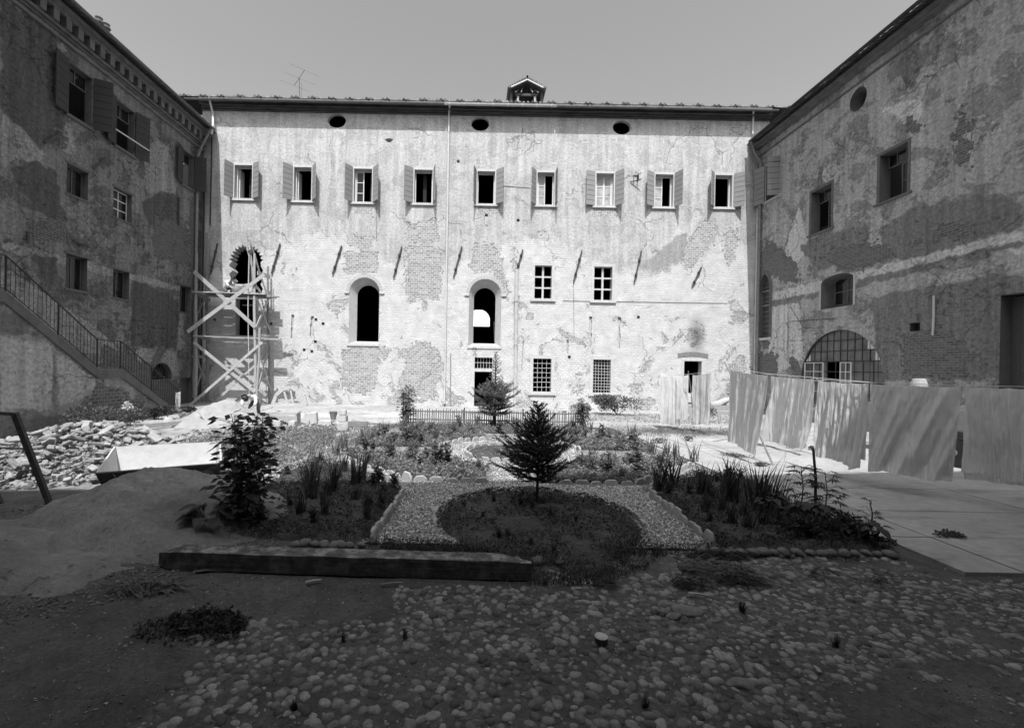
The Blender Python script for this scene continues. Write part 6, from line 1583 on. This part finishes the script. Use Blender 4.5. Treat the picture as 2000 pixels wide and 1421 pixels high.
random.seed(77)
for k in range(10):
    t_ = k/9; x = 4.95 + .75*t_ + rnd(-.12, .12); y = 7.6 - 1.45*t_ + rnd(-.1, .1); hosta((x, y, .02), 12, .2 - .03*t_, 'sprawling dark squash plant along the pavement side of the near right bed', 200 + k)['group'] = 'squash plants along the pavement'
for k in range(3):
    bush('shrub', (4.6 + .42*k, 6.55 - .05*k, 0), .35, .35, .3, 500, .07, M['leafd'], ('low dark bush among the near irises, left one of three', 'middle low dark bush between the irises and the squash', 'low dark bush at the near corner of the right bed by the pavement')[k], 90 + k)
# heaps of cut leaves in the foreground
def leafheap(px, py, rx, ry, n, L, label, seed, mat='strawd'):
    random.seed(seed); m = MB(); c = G(px, py)
    for _ in range(n):
        a = rnd(0, 6.28); r = math.sqrt(random.random()); x, y = c.x + rx*r*math.cos(a), c.y + ry*r*math.sin(a); h = .09*(1 - r**1.5)
        d = Vector((rnd(-.3, 1), rnd(-.7, .4), rnd(-.15, .25))); m.blade((x, y, rnd(0, h) + .01), d, (rnd(-.2, .2), 1, rnd(-.6, .6)), L*rnd(.4, 1), .017*rnd(.4, 1.3), (rnd(-.3, .3), rnd(-.3, .3), -.25))
    return tag(m.build('leaf_heap', M[mat]), label, 'leaf heap', None, 'stuff')
leafheap(1385, 1108, .42, .2, 330, .3, 'largest heap of withered iris leaves on the cobbles', 1, 'straw'); leafheap(1400, 1085, .42, .1, 240, .22, 'dark grass clippings behind the largest leaf heap', 2); leafheap(1350, 1138, .25, .1, 200, .15, 'small dark heap of clippings in front of the largest leaf heap', 3)
leafheap(1440, 1132, .3, .08, 160, .25, 'flattened clippings right of the largest leaf heap', 4); leafheap(285, 1148, .42, .14, 260, .22, 'heap of withered leaves at the foot of the left sand heap', 5, 'straw'); leafheap(1180, 1142, .14, .06, 50, .12, 'small scrap of withered leaves right of the beam end', 6); leafheap(1180, 1112, .14, .05, 40, .1, 'few withered leaves before the round bed', 7)
for k, (px, py) in enumerate(((1545, 1085), (1590, 1078), (1640, 1090), (1600, 1120), (1720, 1132), (1460, 1085))): leafheap(px, py, .18, .05, 26, .16, ('withered blades at the near edge of the right bed', 'scattered withered blades near the squash corner', 'last withered blades by the bed corner at the pavement', 'short withered bits on the cobbles under the squash', 'lone tuft of withered bits far right on the cobbles', 'withered blades just behind the largest leaf heap')[k], 30 + k)

for k, (px0, py0, px1, py1, lb) in enumerate(((655, 822, 700, 824, 'pale boards lying at the foot of the sunny wall left of the fence'), (690, 820, 742, 826, 'second pale board lying at the wall foot nearer the climber'), (905, 802, 945, 806, 'dusty board against the wall behind the fence'), (1090, 802, 1140, 800, 'pale board lying by the wall right of the spruce'))):
    boardobj(px0, py0, px1, py1, .06, .04, .16, .05, 'board', 'wood', lb)
random.seed(91)
for k, (px, py, rx, ry, h) in enumerate(((620, 812, 1.6, .6, .12), (1130, 803, 1.3, .5, .3), (760, 812, 1.5, .5, .15), (960, 803, .9, .45, .25))):
    g_ = G(px, py); mound('debris_heap', g_.x, min(g_.y, 25.6), rx, ry, h, M['paled'], ('low pale heap of fallen plaster left along the sunny wall', 'pale heap of fallen plaster right of the spruce', 'low pale heap of fallen plaster behind the climber', 'pale heap of fallen plaster before the middle door')[k], 'debris', rough=.08)
# firs
def conifer(name, loc, h, R, z0, label, cat, seed, mat, nwh, nbr, needle, dense=1.0, shape=1.0, sparse_top=0.0, trunk=.03, prof=None, bare=9):
    random.seed(seed); t = thing(name, label, cat, loc); tr_ = MB(); tr_.tube([(0, 0, -.05), (.01, 0, h*.4), (-.01, .01, h*.8), (0, 0, h)], [trunk, trunk*.75, trunk*.35, trunk*.12], 8); nd = MB(); bb = MB()
    def twig(p, d, L, nl, n):
        e = p + d*L + Vector((0, 0, L*.10)); bb.tube([p, e], [.005*L/.3+.002, .002], 4, False)
        for j in range(n):
            u = j/n; q = p.lerp(e, u); a = rnd(0, 6.28); s = d.cross(Vector((0, 0, 1))); s = s.normalized() if s.length > .01 else Vector((1, 0, 0)); v = s.cross(d)
            dd = (d*.55 + (s*math.cos(a) + v*math.sin(a))*.8).normalized(); w2 = dd.cross(Vector((rnd(-1, 1), rnd(-1, 1), rnd(-1, 1)))).normalized()*nl*.14
            nd.add([tuple(q - w2), tuple(q + w2), tuple(q + dd*nl)], [(0, 1, 2)])
    for wv in range(nwh):
        u = wv/(nwh-1); z = z0 + (h - z0)*u**.9; Rr = R*(prof(u) if prof else (1 - u)**shape); nb = max(3, int(nbr*(1 - .45*u)*(.6 if u > bare else 1))); a0 = rnd(0, 6.28)
        for b in range(nb):
            a = a0 + 6.28*b/nb + rnd(-.25, .25); L = Rr*rnd(.55, 1.18) + .04; el = rnd(.05, .35) + .55*u; d = Vector((math.cos(a)*math.cos(el), math.sin(a)*math.cos(el), math.sin(el))); p = Vector((0, 0, z + rnd(-.03, .03)))
            mid = p + d*L*.6 + Vector((0, 0, -.03*L)); e = mid + (d + Vector((0, 0, .25))).normalized()*L*.45
            bb.tube([p, mid, e], [.009*h/1.7, .006, .003], 5, False)
            nn_ = int(L/needle*3.2*dense*(.3 if u > bare else 1))
            for (s0, s1) in ((p, mid), (mid, e)): 
                dd = (s1-s0).normalized(); twig(s0, dd, (s1-s0).length, needle, int(nn_*1.6))
            ntw = max(2, int(L/.085*dense*(.5 if u > bare else 1)))
            for k in range(ntw):
                tt = (k+.7)/ntw; q = p.lerp(mid, tt/.6) if tt < .6 else mid.lerp(e, (tt-.6)/.4); side = 1 if k % 2 else -1
                s = d.cross(Vector((0, 0, 1))).normalized()*side; dt = (d*.8 + s*.85 + Vector((0, 0, rnd(-.25, .3)))).normalized(); tl = L*.42*(1.1 - tt)*rnd(.7, 1.2) + .035
                twig(q, dt, tl, needle*.9, int(tl/needle*7*dense) + 3)
                if tl > .16:
                    for s2 in (-1, 1): twig(q + dt*tl*.5, (dt + s2*dt.cross(Vector((0, 0, 1))).normalized()*.8).normalized(), tl*.45, needle*.85, int(tl*.45/needle*7*dense) + 2)
    tr_.build('trunk', M['bark'], t); bb.build('branches', M['bark'], t); nd.build('needles', mat, t); return t
conifer('fir_tree', Vector((1.1, 7.75, .03)), 1.68, .78, .40, 'small dark fir tree in the middle of the near round bed', 'tree', 5, M['needle'], 15, 10, .035, 1.0, .8, trunk=.026, prof=lambda u: float(np.interp(u, (0, .12, .25, .45, .6, .8, 1), (.75, 1.0, 1.0, .68, .46, .3, .12))))
conifer('spruce_tree', Vector((.78, 17.7, 0)), 2.9, .95, .5, 'taller spruce with a bare thin top in front of the picket fence', 'tree', 8, M['needle2'], 20, 11, .055, .9, .8, trunk=.06, prof=lambda u: float(np.interp(u, (0, .1, .25, .42, .5, .75, 1), (.8, 1.0, .95, .5, .3, .26, .06))), bare=.46)

# picket fence
pf = thing('picket_fence', 'low weathered picket fence across the back of the garden', 'fence', (0, 18.35, 0)); random.seed(3)
xa, xb = P(792, 805, 18.35).x, P(1140, 808, 18.35).x; n = 78
for k in range(n):
    x = xa + (xb-xa)*(k+.5)/n + rnd(-.012, .012); hh = .62 + rnd(-.03, .03); w2 = .021; tl = rnd(-.02, .02); m = MB()
    m.add([(x - w2, -.012, 0), (x + w2, -.012, 0), (x + w2 + tl, -.012, hh - .05), (x + tl, -.012, hh), (x - w2 + tl, -.012, hh - .05), (x - w2, .012, 0), (x + w2, .012, 0), (x + w2 + tl, .012, hh - .05), (x + tl, .012, hh), (x - w2 + tl, .012, hh - .05)],
          [(0,1,2,3,4), (9,8,7,6,5), (0,5,6,1), (1,6,7,2), (2,7,8,3), (3,8,9,4), (4,9,5,0)]); m.build('picket', M['picket'], pf)
for z in (.17, .5): m = MB(); m.bar((xa - .05, .035, z), (xb + .05, .035, z + .01), .045, .05); m.build('rail', M['picket'], pf)
for x in (xa, xa + (xb-xa)*.33, xa + (xb-xa)*.66, xb): m = MB(); m.bar((x, .06, -.05), (x, .06, .68), .06, .06); m.build('post', M['woodd'], pf)

# ============================================================ LAUNDRY
Lz = 2.22
def lp(px, py, Y): return P(px, py, Y)
ln1 = [P(1496, 731, 14.3), P(1592, 738, 12.3), P(1597, 742, 10.65), P(1698, 748, 9.38), P(1877, 754, 8.4), P(2060, 757, 7.2)]
ln2 = [P(1283, 733, 18.3), P(1345, 731, 17.8), P(1390, 726, 16.6), P(1424, 719, 12.7), P(1501, 731, 10.9)]
m = MB(); m.tube([P(1452, 740, 16.5)] + [p + Vector((0, 0, .012)) for p in ln1], .006, 5); tag(m.build('clothesline', M['rope']), 'thin line carrying the large sheets on the right', 'clothesline')
m = MB(); m.tube([p + Vector((0, 0, .012)) for p in ln2] + [ln1[3] + Vector((0, 0, .02))], .006, 5); tag(m.build('clothesline', M['rope']), 'thin line carrying the far sheets and the leftmost large sheet', 'clothesline')
def hang(pts, px0, px1, L, mat, label, **kw):
    return drape('bed_sheet', px0, px1, L, M[mat], label, 'sheet', 'sheets hung on the lines', **kw)
A_ = [
 (P(1291, 734, 18.2), P(1330, 734, 17.95), 1.95, 'sheet', 'leftmost pale sheet of the far pair before the sunny wall', dict(waves=3, amp=.05, nx=40, seed=1, hem=.02)),
 (P(1322, 733, 17.9), P(1345, 731, 17.75), 1.75, 'sheet', 'narrow pale sheet overlapping the leftmost far sheet', dict(waves=2, amp=.05, nx=26, seed=2)),
 (P(1353, 732, 17.7), P(1389, 727, 16.9), 1.95, 'sheet', 'far sheet hanging alone before the dark doorway', dict(waves=3, amp=.05, nx=36, seed=3)),
 (P(1426, 721, 12.65), P(1500, 732, 10.95), 2.05, 'sheet', 'leftmost large bright sheet with many streaky folds', dict(waves=6, amp=.06, nx=140, seed=4, hem=.02, sag=.03, bl=-.05, br=-.27)),
 (P(1505, 733, 14.1), P(1590, 739, 12.35), 2.05, 'sheet', 'second large bright sheet with crumpled folds', dict(waves=5, amp=.08, nx=130, seed=5, sag=.03, bl=-.07, br=-.17, diag=1.2)),
 (P(1598, 742, 10.6), P(1697, 748, 9.4), 1.6, 'sheetd', 'grey doubled sheet with its under layer hanging lower', dict(waves=4, amp=.05, nx=110, seed=6, double=1.76, tail=.12, bl=-.06, br=-.08, diag=1.0)),
 (P(1700, 749, 9.35), P(1877, 754, 8.4), 1.7, 'sheetd', 'widest dark grey sheet with slanting creases', dict(waves=3.2, amp=.065, nx=150, seed=7, double=1.79, bl=-.01, br=-.07, diag=2.6)),
 (P(1886, 754, 8.35), P(2070, 757, 7.1), 1.66, 'sheetd', 'rightmost dark sheet cut by the edge of the view', dict(waves=5, amp=.045, nx=120, seed=8, double=1.58, diag=-1.5))]
for a_, b_, L, mt, lb, kw in A_: drape('bed_sheet', a_, b_, L, M[mt], lb, 'sheet', 'sheets hung on the lines', nz=60, **kw)
def prop(p0, p1, r, label):
    m = MB(); m.tube([p0, p0.lerp(p1, .5) + Vector((.02, 0, .02)), p1], [r, r*.9, r*.8], 6); tag(m.build('clothes_prop', M['woodm']), label, 'prop pole')
gq = G(1511, 910); prop(gq, P(1415, 706, 13.4), .028, 'leaning prop pole holding up the leftmost large sheet'); prop(P(1352, 795, 17.6), P(1344, 724, 17.4), .02, 'thin prop between the two far sheets')
# things half hidden behind the laundry
cartp = P(1730, 800, 13.5)
ct = thing('hand_cart', 'pale low cart with dark wheels half hidden behind the hanging sheets', 'cart', (13.4, 12.6, 0)); m = MB()
m.box((-.9, -1.6, .95), (.9, 1.6, 1.0)); m.box((-.92, -1.62, 1.0), (-.86, 1.62, 1.5)); m.box((.86, -1.62, 1.0), (.92, 1.62, 1.5)); m.box((-.86, -1.62, 1.0), (.86, -1.57, 1.5)); m.box((-.86, 1.57, 1.0), (.86, 1.62, 1.5)); m.build('body', M['edge'], ct)
m = MB(); m.box((-.85, -1.5, .78), (.85, 1.5, .94)); m.build('chassis', M['woodd'], ct)
for sx in (-1, 1):
    for y in (-1.0, 1.0): m = MB(); m.tube([(sx*.8, y, .39), (sx*.92, y, .39)], .38, 20); w_ = m.build('wheel', M['iron'], ct); m = MB(); m.tube([(sx*.79, y, .39), (sx*.94, y, .39)], .09, 10); m.build('hub', M['zincd'], w_)
o = thing('white_basin', 'white upturned basin showing above the widest dark sheet', 'basin', P(1795, 752, 12.6)); m = MB(); m.tube([(0, 0, -.35), (0, 0, .0), (0, 0, .18), (0, 0, .19)], [.19, .19, .14, .12], 14); m.build('body', M['edge'], o)
o.location.z = max(o.location.z, 1.5)
m = MB(); m.box((-.3, -.2, -.04), (.3, .2, .05)); o = m.build('white_board', M['frame']); o.location = P(1731, 748, 14.5); o.location.z = 1.5 + .35; tag(o, 'small white board edge showing above the gap between the two dark sheets', 'board')

# ============================================================ PEOPLE
def skinned(name, nodes, edges, mat, parent, root=0, sub=1):
    me = bpy.data.meshes.new(name); me.from_pydata([n[0] for n in nodes], edges, []); me.materials.append(mat)
    bm = bmesh.new(); bm.from_mesh(me); lay = bm.verts.layers.skin.verify(); bm.verts.ensure_lookup_table()
    for i, n in enumerate(nodes):
        r = n[1] if isinstance(n[1], tuple) else (n[1], n[1]); bm.verts[i][lay].radius = r; bm.verts[i][lay].use_root = (i == root)
    bm.to_mesh(me); bm.free()
    o = bpy.data.objects.new(name, me); COL.objects.link(o); o.parent = parent
    md = o.modifiers.new('skin', 'SKIN'); md.use_smooth_shade = True
    s = o.modifiers.new('sub', 'SUBSURF'); s.levels = sub; s.render_levels = sub
    return o
def person(label, loc, rz, J, hat=True, shirt='shirt', trousers='trousers'):
    """J: joint positions. One continuous skin body with five fingers on each hand; clothes are separate layers over it"""
    t = thing('person', label, 'person', loc, rz); nd = []; ed = []
    def N(p, r): nd.append((tuple(p), r)); return len(nd)-1
    V = {k: Vector(v) for k, v in J.items()}
    pel = N(V['pelvis'], (.13, .1)); wa = N(V['pelvis'].lerp(V['chest'], .45), (.115, .09)); ch = N(V['chest'], (.145, .1)); nk = N(V['neck'], .05)
    hd_d = (V['head'] - V['neck']).normalized(); h1 = N(V['head'] - hd_d*.06, .065); h2 = N(V['head'] + hd_d*.01, (.082, .09)); h3 = N(V['head'] + hd_d*.09, (.06, .07))
    ed += [(pel, wa), (wa, ch), (ch, nk), (nk, h1), (h1, h2), (h2, h3)]
    for s in ('L', 'R'):
        sh = N(V['sh'+s], .055); el = N(V['el'+s], .042); wr = N(V['wr'+s], .027); d = (V['wr'+s] - V['el'+s]).normalized(); pm = N(V['wr'+s] + d*.06, (.038, .018)); ed += [(ch, sh), (sh, el), (el, wr), (wr, pm)]
        sd = d.cross(Vector((0, 0, 1))); sd = sd.normalized() if sd.length > .01 else Vector((1, 0, 0)); dn = sd.cross(d).normalized()
        if dn.z > 0: dn = -dn
        for f in range(4):
            b = V['wr'+s] + d*.095 + sd*(f-1.5)*.02; Lf = (.06, .072, .068, .052)[f]; a = N(b, .0095); c = N(b + d*Lf*.5 + dn*.012, .0085); e = N(b + d*Lf*.85 + dn*.035, .0075); ed += [(pm, a), (a, c), (c, e)]
        b = V['wr'+s] + d*.045 + sd*(.038 if s == 'L' else -.038); a = N(b, .011); c = N(b + d*.035 + sd*(.02 if s == 'L' else -.02) + dn*.02, .009); ed += [(pm, a), (a, c)]
        hp = N(V['hp'+s], .085); kn = N(V['kn'+s], .058); an = N(V['an'+s], .036); tp = N(V['to'+s], .03); ed += [(pel, hp), (hp, kn), (kn, an), (an, tp)]
    skinned('body', nd, ed, M['skin'], t, pel)
    # clothes
    nd, ed = [], []; wa_ = V['pelvis'].lerp(V['chest'], .45)
    a0 = N(V['pelvis'].lerp(V['chest'], .12), (.155, .125)); a1 = N(wa_, (.145, .12)); a2 = N(V['chest'], (.185, .13)); a3 = N(V['chest'].lerp(V['neck'], .75), .075); ed += [(a0, a1), (a1, a2), (a2, a3)]
    for s in ('L', 'R'): b = N(V['sh'+s], .08); c = N(V['sh'+s].lerp(V['el'+s], .8), .068); e = N(V['el'+s].lerp(V['wr'+s], .35), .056); ed += [(a2, b), (b, c), (c, e)]
    skinned('shirt', nd, ed, M[shirt], t, 0)
    nd, ed = [], []; a0 = N(V['pelvis'] + (V['chest']-V['pelvis'])*.1, (.15, .12)); a1 = N(V['pelvis'], (.155, .125)); ed += [(a0, a1)]
    for s in ('L', 'R'): b = N(V['hp'+s], .108); c = N(V['kn'+s], .078); e = N(V['kn'+s].lerp(V['an'+s], .9), .06); ed += [(a1, b), (b, c), (c, e)]
    skinned('trousers', nd, ed, M[trousers], t, 1)
    for s in ('L', 'R'): nd, ed = [], []; a = N(V['an'+s] + Vector((0, 0, .02)), .045); b = N(V['an'+s] + Vector((0, 0, -.045)), .045); c = N(V['to'+s] + Vector((0, 0, -.01)), .042); ed += [(a, b), (b, c)]; skinned('shoe', nd, ed, M['hair'], t, 0)
    # face and hair or hat
    fw = (V['face'] - V['head']).normalized(); up = hd_d; sd = fw.cross(up).normalized(); H_ = V['head'] + up*.03; m = MB()
    m.tube([H_ + fw*.085 + up*.02, H_ + fw*.112 - up*.02], [.008, .015], 6); n_ = m.build('nose', M['skin'], t, True); m = MB()
    for q in (-1, 1): m.tube([H_ + fw*.083 + sd*.032*q + up*.018, H_ + fw*.09 + sd*.032*q + up*.018], .010, 8)
    m.tube([H_ + fw*.09 - up*.05 - sd*.022, H_ + fw*.096 - up*.052, H_ + fw*.09 - up*.05 + sd*.022], .005, 5); m.build('eyes_and_mouth', M['hair'], t); m = MB()
    for q in (-1, 1): m.tube([H_ + sd*.08*q - up*.02, H_ + sd*.092*q, H_ + sd*.08*q + up*.025], [.01, .016, .008], 6)
    m.build('ears', M['skin'], t, True); m = MB()
    m.tube([H_ - fw*.015 + up*.0, H_ - fw*.02 + up*.06, H_ - fw*.015 + up*.1], [.098, .096, .045], 14); m.build('hair', M['hair'], t, True)
    if hat:
        m = MB(); m.tube([H_ + up*.055, H_ + up*.062], [.155, .15], 20); m.build('hat_brim', M['hat'], t, True); m = MB(); m.tube([H_ + up*.06, H_ + up*.13, H_ + up*.15], [.1, .09, .05], 16); m.build('hat_crown', M['hat'], t, True)
    return t
# worker bending forward towards the viewer, behind the climber
q = P(491, 800, 18.4)
person('person in a white shirt and dark hat bending forward to work before the scaffold', (q.x, 18.4, 0), 0, dict(
    pelvis=(.05, .35, .82), chest=(0, -.08, 1.02), neck=(-.01, -.27, 1.02), head=(-.02, -.4, .98), face=(-.02, -.47, .85), shL=(-.2, -.12, .98), elL=(-.27, -.25, .7), wrL=(-.17, -.42, .5), shR=(.2, -.12, .98), elR=(.3, -.2, .7), wrR=(.16, -.42, .5),
    hpL=(-.08, .36, .8), knL=(-.14, .1, .46), anL=(-.14, .28, .08), toL=(-.15, .1, .03), hpR=(.16, .36, .8), knR=(.22, .12, .46), anR=(.2, .3, .08), toR=(.21, .12, .03)))
# worker kneeling on the deck
q = P(443, 560, 25.2)
person('person in white kneeling on the upper scaffold deck at the broken arch', (q.x, 25.15, zU + .02), R_(70), dict(
    pelvis=(0, .1, .3), chest=(.02, -.18, .62), neck=(.02, -.3, .74), head=(.02, -.4, .82), face=(.02, -.52, .76), shL=(-.17, -.2, .64), elL=(-.22, -.34, .42), wrL=(-.12, -.52, .3), shR=(.2, -.2, .64), elR=(.26, -.36, .42), wrR=(.14, -.54, .3),
    hpL=(-.1, .1, .28), knL=(-.16, -.24, .1), anL=(-.16, .18, .06), toL=(-.16, .3, .03), hpR=(.1, .1, .28), knR=(.18, -.22, .34), anR=(.18, -.12, .07), toR=(.18, -.28, .03)), hat=True)
bk = thing('wicker_basket', 'rounded dark basket beside the kneeling person on the upper deck', 'basket', (P(463, 560, 25.1).x, 25.1, zU + .02)); m = MB(); m.tube([(0, 0, 0), (0, 0, .1), (0, 0, .35), (0, 0, .42)], [.2, .27, .28, .2], 14); m.build('body', M['zincd'], bk, True)
